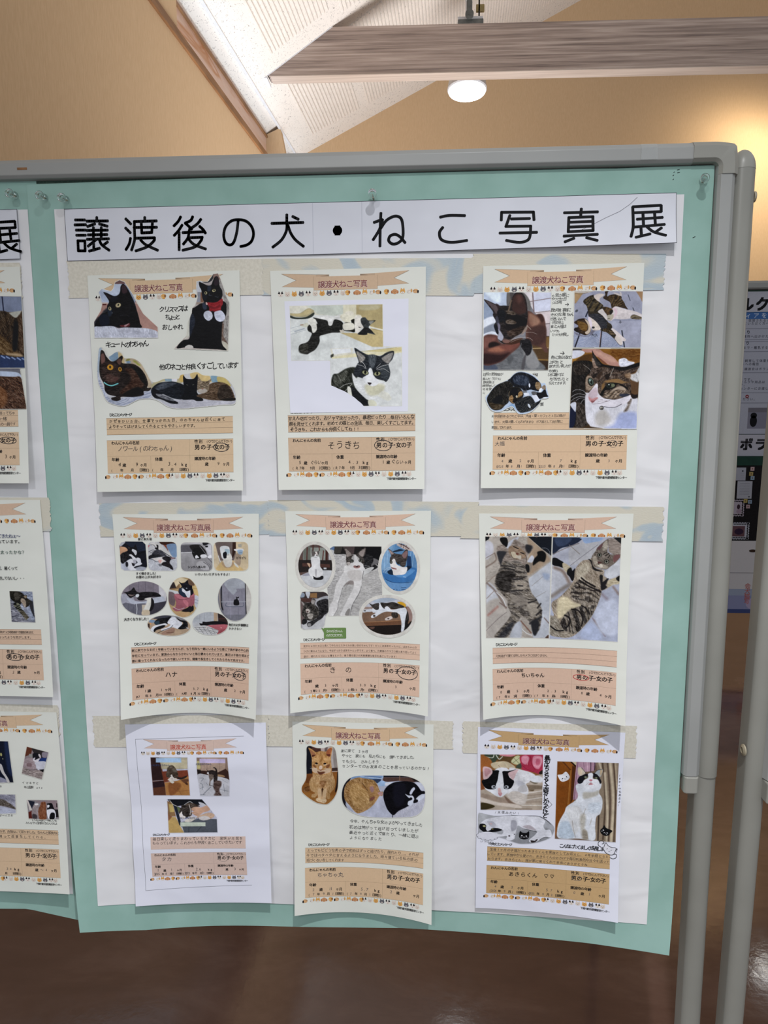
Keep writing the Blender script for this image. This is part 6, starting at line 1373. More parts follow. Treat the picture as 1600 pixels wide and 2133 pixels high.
S_["photos"] = [
 dict(name='photo', org=(6.91, 39.14), W=395, H=434, mask=('p', [34,18,100,4,344,7,385,48,391,364,367,413,330,430,54,425,8,393,4,59]), glued=False, label=None, ops="""F 14161f
P 1f2636 s6.6 100 5 358 7 383 130 253 129 133 60
L 05060a w10.0 s4.1 266 184 389 150
L 05060a w10.0 s4.1 290 308 393 254
L 2c3448 w7.2 s4.9 274 149 383 116
P b9bcc6 s4.9 6 11 92 9 47 59 11 72
P c99c7c s4.9 10 86 46 79 96 93 120 134 57 168 5 194
P b8bccb s4.9 1 304 88 305 115 361 177 431 -4 427
P a3a7b4 s4.9 281 370 389 392 367 420 286 429 156 427
P 1c1a1e s3.3 f12,60 13 194 79 154 152 145 194 183 235 231 219 265 185 217 119 244 81 291 43 325 12 304
P 16161a s3.3 115 73 161 94 190 81 211 87 238 47 255 88 260 129 251 197 222 204 180 149 138 128
P 3a3436 s3.3 125 80 154 94 138 114
P dcdee6 s3.3 189 115 217 122 249 142 248 183 229 204 202 162 181 142
P dedfe6 s3.3 135 203 164 189 207 224 234 252 226 286 190 279 170 230
P dddee6 s4.1 80 305 147 258 183 265 196 306 180 348 201 390 229 418 127 416 100 360
P 1c1a20 s3.3 80 305 109 305 115 347 99 374 78 360
P dcdee8 s3.3 234 252 264 238 299 259 305 308 319 329 289 349 231 362 194 376 187 355 232 328 254 307 233 279
P 1c1a20 s3.3 167 313 203 334 209 355 180 362
P b4b4c0 s4.1 198 265 233 279 232 321 196 320"""),
 dict(name='photo', org=(47.56, 39.86), W=435, H=431, mask=('p', [360,5,388,11,411,25,426,48,431,74,426,357,420,384,404,407,380,422,352,427,75,425,47,419,24,404,9,380,4,354,13,72,19,46,35,23,59,9,86,4]), glued=False, label=None, ops="""F b6b8c2 te4e6ec,35,16,.5
p 3a2018 s4.1 181 1 432 2 431 50 266 56 195 35
p 8c4c34 s4.1 237 49 295 49 307 145 279 97
P 7a93b4 s4.1 295 42 432 43 428 215 356 214 322 138 294 97
p c8606a s4.1 13 55 43 55 27 102 12 102
P d2d0ce s4.1 44 21 124 8 195 28 251 97 335 180 349 221 263 193 178 124 93 69
P c8c8cc s4.9 21 75 122 69 135 124 46 205 17 205
L 30303a w5.7 s2.5 51 48 94 48 122 83
L 2c2c34 w6.4 s2.5 19 150 77 123 113 130
L 2c2c34 w5.7 s2.5 40 164 91 144
L 1c1c24 w8.6 s3.3 192 124 263 173 349 228
P 18181a s3.3 137 45 165 55 164 96 157 117 121 110 114 89 143 83
P 3c3c44 s4.1 f10 120 124 171 117 249 172 277 214 176 206 61 192
P 202024 s3.3 f8 17 212 61 192 162 193 234 214 161 227 74 240 16 253
P dcd6d4 s4.1 74 247 161 234 219 227 247 276 188 317 145 282 88 268
P d8aca8 s4.1 153 269 203 269 188 310 166 310
P 1e1a1e s3.3 f8 219 227 284 214 334 228 406 236 399 249 341 263 318 311 353 361 367 410 345 410 302 381 245 360 194 338 217 304 268 290 218 255
P 9c7c80 s2.5 341 232 399 239 348 256
L 1c1c22 w5.7 s2.5 23 254 73 261 109 289 159 296
P 707278 s4.9 151 331 187 324 201 359 165 359"""),
 dict(name='photo', org=(95.55, 40.74), W=471, H=428, mask=('p', [396,5,423,10,447,25,462,47,467,73,466,354,461,381,445,404,421,419,394,424,75,424,48,419,24,404,9,380,4,354,9,72,15,46,30,24,54,9,81,4]), glued=False, label=None, ops="""F a8a6aa g908e92
p 5e5c64 s4.1 13 48 296 42 317 145 11 151
p c2c0c4 s3.3 10 0 333 1 347 28 9 41
L 3c3c44 w6.4 s2.5 9 41 297 35
L dedee2 w10.0 s3.3 14 155 180 148
P 22201f s6.6 146 49 289 42 375 131 375 200 310 207 188 138
P 181818 s4.1 173 145 210 90 289 90 346 138 346 186 302 200 295 242 244 248 208 241 180 186
P 46464a s3.3 180 152 195 145 209 158
P e4e4ea s3.3 216 207 241 190 259 207 273 228 244 235 223 242
P e8e8ee s3.3 303 186 367 179 389 214 331 235 295 214
p d0d0d8 s4.1 376 35 455 35 461 242 403 186 375 104
P 202024 s2.5 333 8 419 15 390 42 347 49
P 1c1c20 s2.5 368 56 404 52 404 76 375 76
P ececf2 s3.3 396 214 447 186 454 228 418 235
L 505058 w8.6 s2.5 396 228 461 297
L 9c9ca4 w5.7 s2.5 289 56 403 214
P b8b6ba s4.1 229 318 287 276 360 290 417 353 402 409 272 388
L 3c3a40 w7.2 s2.5 331 290 403 339 424 395
L 4c4a50 w4.3 s2.5 374 297 432 339 439 381"""),
 dict(name='photo', org=(143.97, 40.14), W=514, H=429, mask=('p', [434,4,461,9,485,24,500,46,506,72,510,352,504,378,489,401,466,416,438,422,76,425,49,419,25,405,10,382,4,355,5,72,11,46,26,24,49,10,77,4]), glued=False, label=None, ops="""F b7a795
p 6c5f5c s4.1 6 4 329 4 330 191 295 274 92 275 35 55
p d4c2a4 s4.1 5 4 28 21 85 303 49 425 5 425
p d2bf9f s4.1 322 4 506 4 511 421 354 423 331 260
p 34201a s4.1 283 8 329 7 330 123 287 233 273 233
P d7b983 s4.9 49 425 85 324 136 289 280 274 331 329 426 422
P b49878 s6.6 121 303 288 288 281 357 179 386
P a59280 s6.6 316 191 395 177 389 343 324 302
P dcdee0 s3.3 103 76 222 72 244 164 266 219 266 260 194 275 136 254 114 206
P a8bcc8 s3.3 164 117 229 110 237 164 201 178
P d7d3cb s3.3 143 261 266 260 252 357 179 365
P e4e2dc s3.3 208 185 251 178 266 247 179 261
P 14141a s2.5 139 171 179 144 197 171 193 206 186 240 150 240
L 14141a w5.0 s2.5 193 195 222 192
p a8a498 s2.5 362 35 412 34 412 82 362 82
P dcdcde s3.3 308 109 431 102 424 143 323 137
P 9cb4cc s3.3 352 123 424 123 417 184 366 178
L 3c5068 w4.3 s2.5 373 164 417 157
L e6e6e8 w10.0 s3.3 71 206 100 296
P dcdcd8 s4.1 295 302 339 329 368 377 324 357"""),
 dict(name='photo', org=(4.69, 97.22), W=685, H=510, mask=('E', [342,255,338,251]), glued=False, label=None, ops="""F 7c7680
p 827a86 s3.3 19 -8 573 3 569 182 12 167
L 55505c w3.6 s2.5 142 16 137 157
L 55505c w4.3 s2.5 274 5 268 168
L 55505c w4.3 s2.5 373 7 368 156
L 5c5864 w3.6 s2.5 488 38 485 166
p c8c6cc s3.3 568 67 644 111 678 219 661 299 567 239
p 666672 s3.3 6 294 352 321 346 502 -2 486
L 48485a w3.6 s2.5 116 313 109 492
L 48485a w3.6 s2.5 182 315 176 495
p a2a2b0 s4.1 11 188 165 193 219 317 203 345 72 311 4 337
P b7bccb s3.3 89 241 235 296 352 299 486 252 626 233 639 313 484 346 351 328 160 329
p 3c3a44 s4.1 484 331 676 299 614 444 405 511 407 438
p c4b8a8 s3.3 306 348 373 350 318 435 302 493
P 161418 s3.3 f8 34 157 93 156 152 136 201 92 225 138 268 168 327 162 459 162 547 181 593 232 457 237 354 256 338 281 265 282 236 246 215 216 148 246 105 213 77 176
P 7a6a68 s3.3 113 192 179 201 209 195 156 222
P d6dae2 s3.3 223 202 260 189 274 211 251 239 222 231
P d7d5cf s4.1 353 263 442 244 456 273 439 352 407 431 318 443 366 343 382 286
P c8b8a0 s4.1 311 435 407 431 405 504 301 500
P 161418 s3.3 449 251 485 295 479 382 444 439 411 438 439 352
L d4d8e0 w8.6 s2.5 222 331 231 403 221 482"""),
 dict(name='photo', org=(74.65, 92.23), W=455, H=593, mask=('P', [181,6,269,4,341,28,399,92,431,150,449,222,451,308,432,410,387,498,327,557,245,589,171,586,98,548,40,481,5,378,4,277,21,183,63,98,115,41]), glued=False, label=None, ops="""F b49a70
p 8a6c4c s4.1 6 5 181 6 178 163 2 198
P d8c8a8 s4.1 94 13 225 7 297 50 180 92 106 148
p 302828 s3.3 49 77 100 70 127 156 25 169
p c8ccd0 s3.3 17 176 148 206 177 264 16 226
P 706064 s4.1 5 219 104 249 86 416 13 378
p d8b478 s3.3 325 121 355 121 353 279 295 221
p c8ccd8 s3.3 294 272 352 294 351 454 292 417
P b89870 s4.1 55 467 173 512 291 498 260 601 142 593
P 9c5c68 s3.3 96 249 177 242 280 250 324 243 353 279 351 396 292 432 203 483 114 504 55 459 100 438 116 365 95 307
P b8707c s3.3 104 249 177 264 264 301 346 258 330 301 249 330 161 315 118 278
P b8707c s3.3 220 337 264 337 321 418 277 432 234 381
L 402430 w5.0 s2.5 146 322 234 330 338 294
L d8d4dc w5.7 s2.5 71 438 144 475 233 454
P 14141c s3.3 f6 169 63 209 85 253 78 290 46 319 43 355 85 369 150 368 222 338 279 264 294 220 286 163 235 164 178 208 135
P 243044 s4.1 164 170 208 163 265 279 220 286 170 235
P e2e4ee s3.3 215 156 251 185 280 207 354 186 368 207 338 287 286 294 251 236 214 207
E 9aa4ac s2.5 215 168 10 8
E 9aa4ac s2.5 281 162 10 8
P 181418 s3.3 306 439 366 410 365 498 261 513 188 497
P d4b880 s4.1 369 121 450 107 485 279 382 236
L 8c7850 w4.3 s2.5 369 164 449 171
P c4c8d4 s3.3 389 272 455 294 439 454 395 425
L 5c6070 w4.3 s2.5 396 330 447 341
L 5c6070 w4.3 s2.5 396 374 440 385
P 9c5c68 s3.3 338 243 390 236 388 381 351 425 292 439
P b8707c s3.3 338 265 382 236 386 265 353 287
P 6c5444 s3.3 312 21 384 78 398 121 318 107
P 1c1a1c s2.5 284 454 329 425 335 513 298 505
P 14141c s3.3 339 157 372 178 379 236 338 265"""),
 dict(name='photo', org=(148.77, 92.98), W=508, H=635, mask=('E', [254,317,250,314]), glued=False, label=None, ops="""F 74747f
p c0bcb8 s3.3 409 43 505 146 510 501 436 533 419 290
p 8a8896 s4.1 59 12 409 8 414 534 89 544
p a6aab4 s4.1 103 104 110 -2 409 8 410 148 278 158 293 193 235 252 169 188
L 9c9cae w4.3 s4.1 191 295 192 585
L 6a6a7a w3.6 s3.3 162 210 162 332
L 6a6a7a w4.3 s3.3 366 164 368 334
L 6c6c7c w5.7 s4.1 310 422 311 611
L 1c1a20 w18.6 s3.3 59 126 52 370 74 471
L a49890 w12.9 s3.3 30 183 37 443
L 201e24 w12.9 s3.3 417 78 423 361 432 519
L b4b8c2 w6.4 s2.5 52 354 420 346
L 505a6c w6.4 s2.5 133 365 133 419 376 413 383 359
L c0c4cc w4.3 s2.5 148 403 376 397
P 131318 s2.5 243 395 247 323 279 308 279 276 301 282 320 275 316 321 321 393
P 9c9ca8 s2.5 298 300 320 300 313 329"""),
 dict(name='photo', org=(41.75, 147.96), W=647, H=313, mask=('E', [323,156,320,152,4]), glued=False, label=None, ops="""F b29a82
P 8c8a8e s4.9 41 33 227 -5 449 6 596 89 448 72 225 68
P 40404a s4.1 92 50 227 2 360 19 270 55
P 7c94b0 s3.3 47 63 121 80 91 109 31 106
p 3c2c28 s3.3 5 120 34 121 32 195 7 179
p d8a070 s3.3 39 107 61 108 52 144 38 144
P 151518 s3.3 f8 106 102 166 52 270 40 360 27 344 86 298 137 223 157 134 147
P 2c3e4c s4.9 106 102 173 82 179 126 119 139
P dcdee6 s4.1 43 210 89 160 194 134 269 121 298 152 223 157 118 191 87 249 43 225
P 101014 s3.3 87 227 118 184 223 150 268 158 222 194 132 221 102 250
P dcdee8 s4.1 f8 359 34 411 28 448 72 492 88 521 118 505 177 445 207 371 183 311 212 221 232 199 209 297 181 342 145 298 114
P 141418 s3.3 f10 441 35 492 73 566 88 603 118 594 193 519 215 453 207 498 162 536 118 477 88
L 1c1c22 w7.2 s2.5 131 273 236 225 341 190 379 153
P 9c7c6c s4.1 221 254 371 190 407 236 339 280 220 291
L 5c3c30 w5.7 s3.3 280 263 385 258
P b4b8c0 s3.3 572 178 616 201 601 208"""),
 dict(name='photo', org=(108.88, 143.04), W=553, H=353, mask=('E', [276,176,272,172]), glued=False, label=None, ops="""F b8bac0
p b4b8c0 s3.3 0 12 333 10 332 157 6 168
L 8c9098 w3.6 s2.5 118 49 117 138
L 8c9098 w3.6 s2.5 192 19 191 145
L 9ca0a8 w3.6 s2.5 281 11 280 143
p b49c84 s3.3 333 10 392 16 391 141 332 143
p 2e2222 s3.3 395 16 554 49 555 196 399 156
L 8c4c3c w3.6 s2.5 406 104 510 102
P 141216 s3.3 109 175 154 175 162 149 221 152 340 139 488 146 532 175 488 198 295 195 220 211 139 212
P b0606a s4.1 220 211 339 194 532 189 533 256 384 298 339 254 265 240
P 9c4c54 s4.1 384 298 533 249 488 340 384 343
P c4c4c6 s4.1 12 242 191 204 339 254 399 282 339 344 116 310
L 34343a w3.6 s1.6 12 242 191 234 399 275
L 34343a w3.6 s1.6 42 272 190 264 384 313
L 34343a w3.6 s1.6 86 302 220 286 339 336
L 34343a w3.6 s1.6 101 235 175 332
L 34343a w3.6 s1.6 161 227 235 338
L 34343a w3.6 s1.6 220 234 294 345
L 34343a w3.6 s1.6 295 247 354 336
L 34343a w2.9 s1.6 42 235 101 302
E e8c8c0 s2.5 443 237 9 6
E e8c8c0 s2.5 220 234 10 8"""),
]
EXTRA.get('S4') and S_.update(extra=EXTRA['S4'])
sheet(S_)

S_ = {'name': 'S5', 'label': 'cream cat sheet with oval framed pictures and a green speech bubble, centre of the board', 'corners': [(-0.2053, 1.3137), (0.0064, 1.3155), (0.0032, 1.0165), (-0.2003, 1.0139)], 'lift': (0.02, 0.002, 0.026), 'title': '譲渡犬ねこ写真', 'peach': (222, 190, 168), 'hand': [(21.0, 192.0, 200.6, 3.5, '足がヒョロヒョロと長くてやたらとスタイルの良いきのちゃんです！だっこは苦手だったけど、ばあちゃんの', (60, 52, 50), 0, 0), (21.0, 192.0, 208.3, 3.5, 'ひざに乗るようになり、今はすっかりばあちゃんっ子です。よく食べ、兄貴猫のガラゴロ君と走り回ってよく', (60, 52, 50), 0, 0), (21.0, 164.0, 216.0, 3.5, '遊び、疲れたらゴロンと寝るという、食う寝る遊ぶの天真爛漫な毎日を過ごしています！', (60, 52, 50), 0, 0), (58.1, 94.2, 240.5, 10.5, 'き の', (30, 28, 30), 0, 0), (37.0, 40.1, 261.6, 5.2, '1', (30, 28, 30), 0.008, 0), (51.1, 55.0, 261.6, 5.2, '3', (30, 28, 30), 0.008, 0), (105.0, 115.0, 261.6, 5.2, '3.0', (30, 28, 30), 0.008, 0), (159.1, 162.9, 261.6, 5.2, '3', (30, 28, 30), 0.008, 0), (29.4, 45.5, 268.9, 4.5, '2025', (30, 28, 30), 0.008, 0), (52.7, 56.2, 268.9, 4.5, '9', (30, 28, 30), 0.008, 0), (61.2, 64.3, 268.9, 4.5, '2', (30, 28, 30), 0.008, 0), (86.5, 102.1, 268.9, 4.5, '2025', (30, 28, 30), 0.008, 0), (109.6, 113.0, 268.9, 4.5, '9', (30, 28, 30), 0.008, 0), (117.7, 120.8, 268.9, 4.5, '2', (30, 28, 30), 0.008, 0)], 'ring': (178.5, 238.0, 15.1, 9.6, 0.9, (60, 58, 60)), 'no_nen': True}
S_["photos"] = [
 dict(name='photo', org=(58.22, 51.13), W=823, H=1042, mask=('p', [105,4,808,7,819,720,795,1027,15,1038,11,725,4,615,47,565,100,349,54,38]), glued=False, label=None, ops="""F b5b3b2 f10
p 1c1a1a s3.8 21 1 818 1 818 126 19 119
P 5c7498 s4.7 54 22 121 6 112 71 71 54
P c8c8ca s4.7 54 62 112 62 137 120 270 120 102 185
p 3c3834 s3.8 130 6 246 6 212 103 112 111
p 4c4040 s3.8 246 6 421 6 404 119 295 120
p 0e0e10 s3.8 504 6 810 7 793 183 752 282 586 152
P 141416 s4.7 f6 503 119 636 127 735 184 702 249 752 314 602 381 552 316
P 6c6a6c s5.7 669 176 769 208 769 249 686 282 669 315 652 249
P 1e1e20 s5.7 f12 553 152 669 135 686 233 602 315 553 266
P c9c9c9 s4.7 702 315 636 381 552 431 527 465 544 365 627 315
p b6b4b4 s3.8 f14 103 119 287 121 286 267 234 432 131 599 11 700 13 599 100 349
P 8c8482 s7.6 241 591 351 499 393 507 401 566 317 566
P dad8d8 s4.7 f4 285 284 552 316 544 382 518 515 510 598 476 683 382 853 348 938 330 1032 194 1034 229 938 315 768 392 616 393 515 317 516 241 599 223 684 171 836 161 921 92 1032 15 1033 25 920 95 768 131 583 183 499 251 383
P c8c4c2 s11.4 318 366 502 365 502 498 351 499
L 3c3a3c w4.9 s2.8 510 598 476 700 390 844 356 938 334 1032
L 4c4a4c w4.9 s2.8 232 616 206 717 166 836 153 929 92 1033
L 3c3a3c w5.8 s2.8 548 365 523 481
L 5a5858 w3.3 s1.9 338 532 300 583 270 641
P 8a8684 s4.7 280 972 314 929 339 938 321 1032 262 1024
P 4c4643 s3.8 f14 t221e1c,80,28,.5 267 22 288 22 362 95 403 136 478 87 553 26 582 30 574 119 545 168 561 217 553 266 519 250 486 185 420 128 370 177 403 226 353 251 311 284 290 201 291 128
P 948a86 s4.7 f8 279 34 354 95 370 136 303 160 295 103
P 948a86 s4.7 f8 570 38 553 127 528 160 478 103
P e0dede s4.7 412 136 437 136 470 217 519 250 544 275 536 324 469 349 377 341 319 300 353 259 403 234
P b8b0ac s3.8 303 242 344 234 352 267 319 284
E 1a1a1a s2.8 376 218 28 24 10
E 8a8a80 s1.9 376 218 18 18
E 101010 s1.9 378 216 10 14
E 1a1a1a s2.8 503 214 28 24 -5
E 8a8a80 s1.9 505 214 18 18
E 101010 s1.9 505 212 10 14
P 8c6864 s2.8 398 296 419 283 436 291 478 283 498 295 486 316 444 324 406 316
P 28181a s2.8 423 285 444 296 473 285 457 308 440 308
L c4a09c w4.9 s2.8 402 316 444 333 490 316
L f0f0f0 w3.3 s1.9 494 308 586 316 636 340
L f0f0f0 w2.6 s1.9 502 299 586 291 644 307"""),
 dict(name='photo', org=(12.0, 44.03), W=595, H=733, mask=('E', [297,366,294,362]), glued=False, label=None, ops="""F d3d0ca
E c6c3bd s3.8 297 366 294 362
E d8d5cf s3.8 296 364 289 358
K 0 297 365 250 316
F 5a4a48
p 8e928c s3.8 131 91 450 93 447 297 118 278
p 6c7068 s3.8 132 59 233 51 228 279 127 262
L 4c2c28 w18.1 s2.8 274 52 269 141
L 5a3430 w16.5 s2.8 186 92 173 311
L 5a3430 w14.8 s2.8 358 68 365 133
L 5a3430 w16.5 s2.8 424 141 404 305
L 42241f w28.0 s2.8 474 141 463 321 474 470
L 5c463e w24.7 s2.8 90 229 100 352 88 500
p c2c4c8 s3.8 499 174 557 190 556 280 497 272
p 26201f s3.8 51 270 548 280 546 420 47 458
p 4e342e s3.8 109 319 513 338 513 387 108 368
P c8a890 s3.8 177 320 219 328 218 386 193 353
p c8ccd2 s3.8 420 387 462 387 462 412 420 412
p c6c8cc s3.8 45 516 174 459 411 420 554 429 551 695 41 689
P 9c9ca8 s4.7 122 484 191 468 224 501 113 508
L 1c1a1a w13.2 s2.8 394 420 546 420
P e3e3e5 s3.8 246 230 313 239 355 223 371 288 370 370 403 420 406 486 384 519 240 518 199 468 200 410 243 369 236 287
P b0aeb2 s5.7 293 419 318 419 312 510 296 510
P dcdcde s3.8 256 165 348 157 347 206 313 231 255 214
P 5c5654 s2.8 256 120 281 149 331 149 361 133 356 182 339 206 331 165 306 157 288 214 255 214 249 165
P dcd4d0 s2.8 302 157 327 157 339 198 314 206
E 1c1a1a s1.9 302 177 8 6
E 1c1a1a s1.9 341 174 8 6
E 3c2c2c s1.9 326 204 14 6
P 19181a s2.8 258 510 308 535 359 527 376 511 410 511 409 552 366 569 274 560
P e0e0e2 s2.8 240 518 262 518 265 547 244 543"""),
 dict(name='photo', org=(134.43, 42.9), W=613, H=788, mask=('E', [306,394,302,390]), glued=False, label=None, ops="""F d3d0ca
E c6c3bd s3.3 306 394 302 390
E d8d5cf s3.3 305 391 299 386
K 0 306 393 260 349
F 5f8cba
p 7da3c8 s4.1 45 82 216 82 175 434 52 436
L a6c6e2 w5.7 s3.3 95 237 88 435
L a6c6e2 w5.0 s3.3 138 152 131 335
L a6c6e2 w5.7 s3.3 480 136 454 332
L a6c6e2 w5.7 s3.3 516 177 497 373
L 8cb4d8 w5.7 s3.3 230 74 224 151
p 1e3a64 s4.1 417 220 474 233 490 387 418 388
p c4b4b0 s3.3 273 46 472 80 516 163 388 136 266 67
L 4c3430 w11.5 s2.5 301 46 387 81 444 122
L 3c2824 w6.4 s1.6 337 46 330 95
L 3c2824 w6.4 s1.6 373 53 366 109
L 3c2824 w6.4 s1.6 408 67 402 122
P 1c2c40 s3.3 216 158 274 137 316 126 373 143 316 158 231 172
P 142438 s4.1 139 449 218 419 247 490 190 505 146 485
P 142438 s4.1 418 374 490 387 448 430 412 445
P 4e4643 s3.3 f12 t231e1d,80,26,.5 141 120 188 145 238 186 317 200 345 199 388 143 427 136 431 220 411 304 397 368 361 389 318 362 318 333 275 334 246 292 217 278 189 306 167 321 174 250 188 215
P a08c8a s3.3 152 134 217 179 224 193 188 201
P 8a6c6c s4.1 416 150 424 206 389 262 353 234 352 199
P e7e3e2 s3.3 174 335 217 271 246 278 260 334 289 362 361 389 418 388 422 431 391 488 305 507 226 505 211 448 182 391
E 181818 s2.5 189 318 20 24
E 686660 s1.6 189 318 12 17
E 181818 s2.5 301 331 28 22
E 5c5c58 s1.6 303 329 18 16
E 0c0c0c s1.6 302 328 10 13
P a4706e s2.5 189 391 225 398 268 412 261 426 225 419 196 409
L 2c1c1c w4.3 s1.6 189 384 196 406 232 414
L e4eaf2 w2.9 s1.6 189 399 132 406 74 464
L e4eaf2 w2.9 s1.6 182 413 132 435 103 478
P 3c72ae s4.1 60 478 132 492 247 512 319 510 405 488 462 416 504 394 569 421 556 541 464 600 320 618 176 606 103 564
P 5a90c8 s4.1 262 511 391 495 448 430 505 422 534 443 420 530 291 539
L d8e8f8 w5.7 s2.5 370 531 406 537
L 1c3c6c w7.2 s2.5 103 564 190 606 320 621 492 606
P 6794c6 s4.1 132 599 219 627 349 635 507 613 451 729 306 754 190 707
L 16305c w5.7 s1.6 342 689 410 687
L 16305c w5.7 s1.6 342 717 407 714
E 16305c s1.6 230 719 8 8
E 16305c s1.6 274 723 6 6
E 16305c s1.6 317 727 5 5"""),
 dict(name='photo', org=(105.53, 122.54), W=843, H=647, mask=('E', [421,323,418,320]), glued=False, label=None, ops="""F d3d0ca
E c6c3bd s3.3 421 323 418 320
E d8d5cf s3.3 420 321 414 315
K 0 421 322 374 276
F 7a5c48
p c3c6d2 s3.3 43 48 798 31 800 168 43 188
P a8b4c4 s4.1 175 98 320 59 422 49 567 67 466 99 306 125
P d3a02c s3.3 575 107 625 102 684 129 698 165 655 173 582 125
p a08c84 s3.3 43 188 204 186 189 238 42 270
p 7d6250 s3.3 42 270 218 252 612 255 642 372 42 419
p 9a7f78 s3.3 713 179 785 190 795 379 744 381
p 6b4a36 s3.3 49 419 365 400 627 376 632 431 365 464 64 479
L b08058 w5.7 s2.5 64 416 365 400 627 377
p 1b1513 s3.3 42 479 628 442 643 549 802 378 790 584 41 615
P 5c443c s6.6 145 492 233 483 203 521
P 171516 s3.3 692 252 728 251 744 352 730 426 788 379 760 498 673 547
L 3c3836 w18.6 s2.5 714 273 722 339 707 368
P d4d9e2 s3.3 43 232 116 224 196 215 204 252 116 261 64 269
P dde1e9 s3.3 f4 204 215 306 147 306 125 408 159 466 216 554 214 612 190 684 187 714 237 700 310 686 399 679 488 658 548 629 542 635 431 620 343 598 285 510 259 394 255 306 294 248 333 189 349 182 319 248 274 204 267
P 3a3634 s3.3 f12 t15120f,85,27,.6 320 121 408 123 509 109 582 132 655 159 677 187 612 197 525 214 466 202 422 173 393 189 386 211 350 190
P dde1e9 s3.3 386 189 422 173 459 202 466 224 394 233
P 34302e s3.3 f10 153 131 196 149 248 133 299 129 299 176 291 221 248 229 204 200 182 171
P dde1e9 s3.3 204 200 233 222 277 243 226 263 204 245
E 4c4644 s2.5 226 319 19 16
E 2c2826 s2.5 87 244 16 9
P 3c3632 s3.3 f8 t14100e,0,24,.6 488 267 568 264 583 315 554 346 496 333
P d8ccc8 s3.3 394 351 467 319 496 333 496 355 438 380 394 381
E 4c403e s2.5 438 357 16 10"""),
 dict(name='photo', org=(17.84, 117.74), W=426, H=570, mask=('p', [33,12,76,4,348,8,390,25,422,59,422,305,376,373,357,493,322,561,47,566,4,534,4,78]), glued=False, label=None, ops="""F a09ea4
p 3c3434 s3.8 6 3 424 8 423 101 270 108 3 103
P 8c98a8 s3.8 5 19 67 29 65 79 4 86
P c4c8d0 s3.8 84 13 152 14 133 97 116 105
p 8a6844 s3.8 152 30 254 23 253 99 151 93
p 4c3430 s3.8 14 103 184 102 158 165 12 162
P a9abb1 s4.7 270 108 415 67 421 126 303 150 243 183
P c2c2c6 s7.6 50 416 256 379 376 373 339 561 47 561
P 6a5a58 s5.7 4 162 55 180 34 348 67 400 22 484 -2 432
P 2b2a2c s4.7 f14,30 t121114,40,41,.4 243 175 312 125 421 126 418 296 359 355 290 423 239 396 275 269
P 47433f s4.7 f18,70 t1a1818,70,36,.6 9 137 72 163 149 165 193 107 231 133 217 191 267 252 274 354 204 421 152 437 84 418 25 348 36 263 46 196
P 9a9492 s4.7 175 132 222 141 200 191 166 174
P 9a9492 s4.7 17 149 63 180 54 213
P b4aca6 s4.7 87 265 122 257 147 292 120 325 86 307
P a8a29c s7.6 f16 103 342 189 335 170 411 119 402
E 141414 s1.9 75 246 17 10 20
E 141414 s1.9 152 243 17 10 -10
P 4c3838 s2.8 91 295 123 295 108 316
P 1c1b1e s3.8 f8 41 408 93 418 92 469 39 493 19 458
P 232124 s3.8 f10 109 461 170 437 239 405 342 355 325 398 238 456 168 514 116 530 95 495
P 8c8a8c s3.8 109 478 152 479 151 522 108 521"""),
]
EXTRA.get('S5') and S_.update(extra=EXTRA['S5'])
sheet(S_)

S_ = {'name': 'S6', 'label': 'cream sheet with two tall pictures of a stretched-out tabby kitten', 'corners': [(0.0747, 1.3118), (0.292, 1.3126), (0.2841, 1.0117), (0.084, 1.0113)], 'lift': (0.022, 0.002, 0.034), 'title': '譲渡犬ねこ写真', 'peach': (219, 187, 166), 'hand': [(21.0, 98.0, 208.3, 4.4, '元気過ぎて寝てる時しかカメラに収まりません', (50, 44, 42), 0, 0), (59.2, 94.2, 239.0, 7.5, 'ちぃちゃん', (30, 28, 30), 0.02, 0), (26.5, 30.8, 261.6, 5.2, '0', (30, 28, 30), 0.012, 0), (51.7, 56.1, 261.6, 5.2, '5', (30, 28, 30), 0.012, 0), (97.7, 113.9, 261.6, 5.2, '2.3', (30, 28, 30), 0.012, 0), (147.9, 152.4, 261.6, 5.2, '0', (30, 28, 30), 0.012, 0), (174.1, 178.3, 261.6, 5.2, '4', (30, 28, 30), 0.012, 0), (24.6, 27.6, 268.9, 4.5, '7', (30, 28, 30), 0.012, 0), (38.9, 42.4, 268.9, 4.5, '8', (30, 28, 30), 0.012, 0), (47.4, 53.4, 268.9, 4.5, '26', (30, 28, 30), 0.012, 0), (83.1, 86.1, 268.9, 4.5, '7', (30, 28, 30), 0.012, 0), (98.3, 101.8, 268.9, 4.5, '8', (30, 28, 30), 0.012, 0), (106.5, 112.5, 268.9, 4.5, '26', (30, 28, 30), 0.012, 0)], 'ring': (147.9, 236.9, 11.1, 4.0, 0.9, (190, 70, 70))}
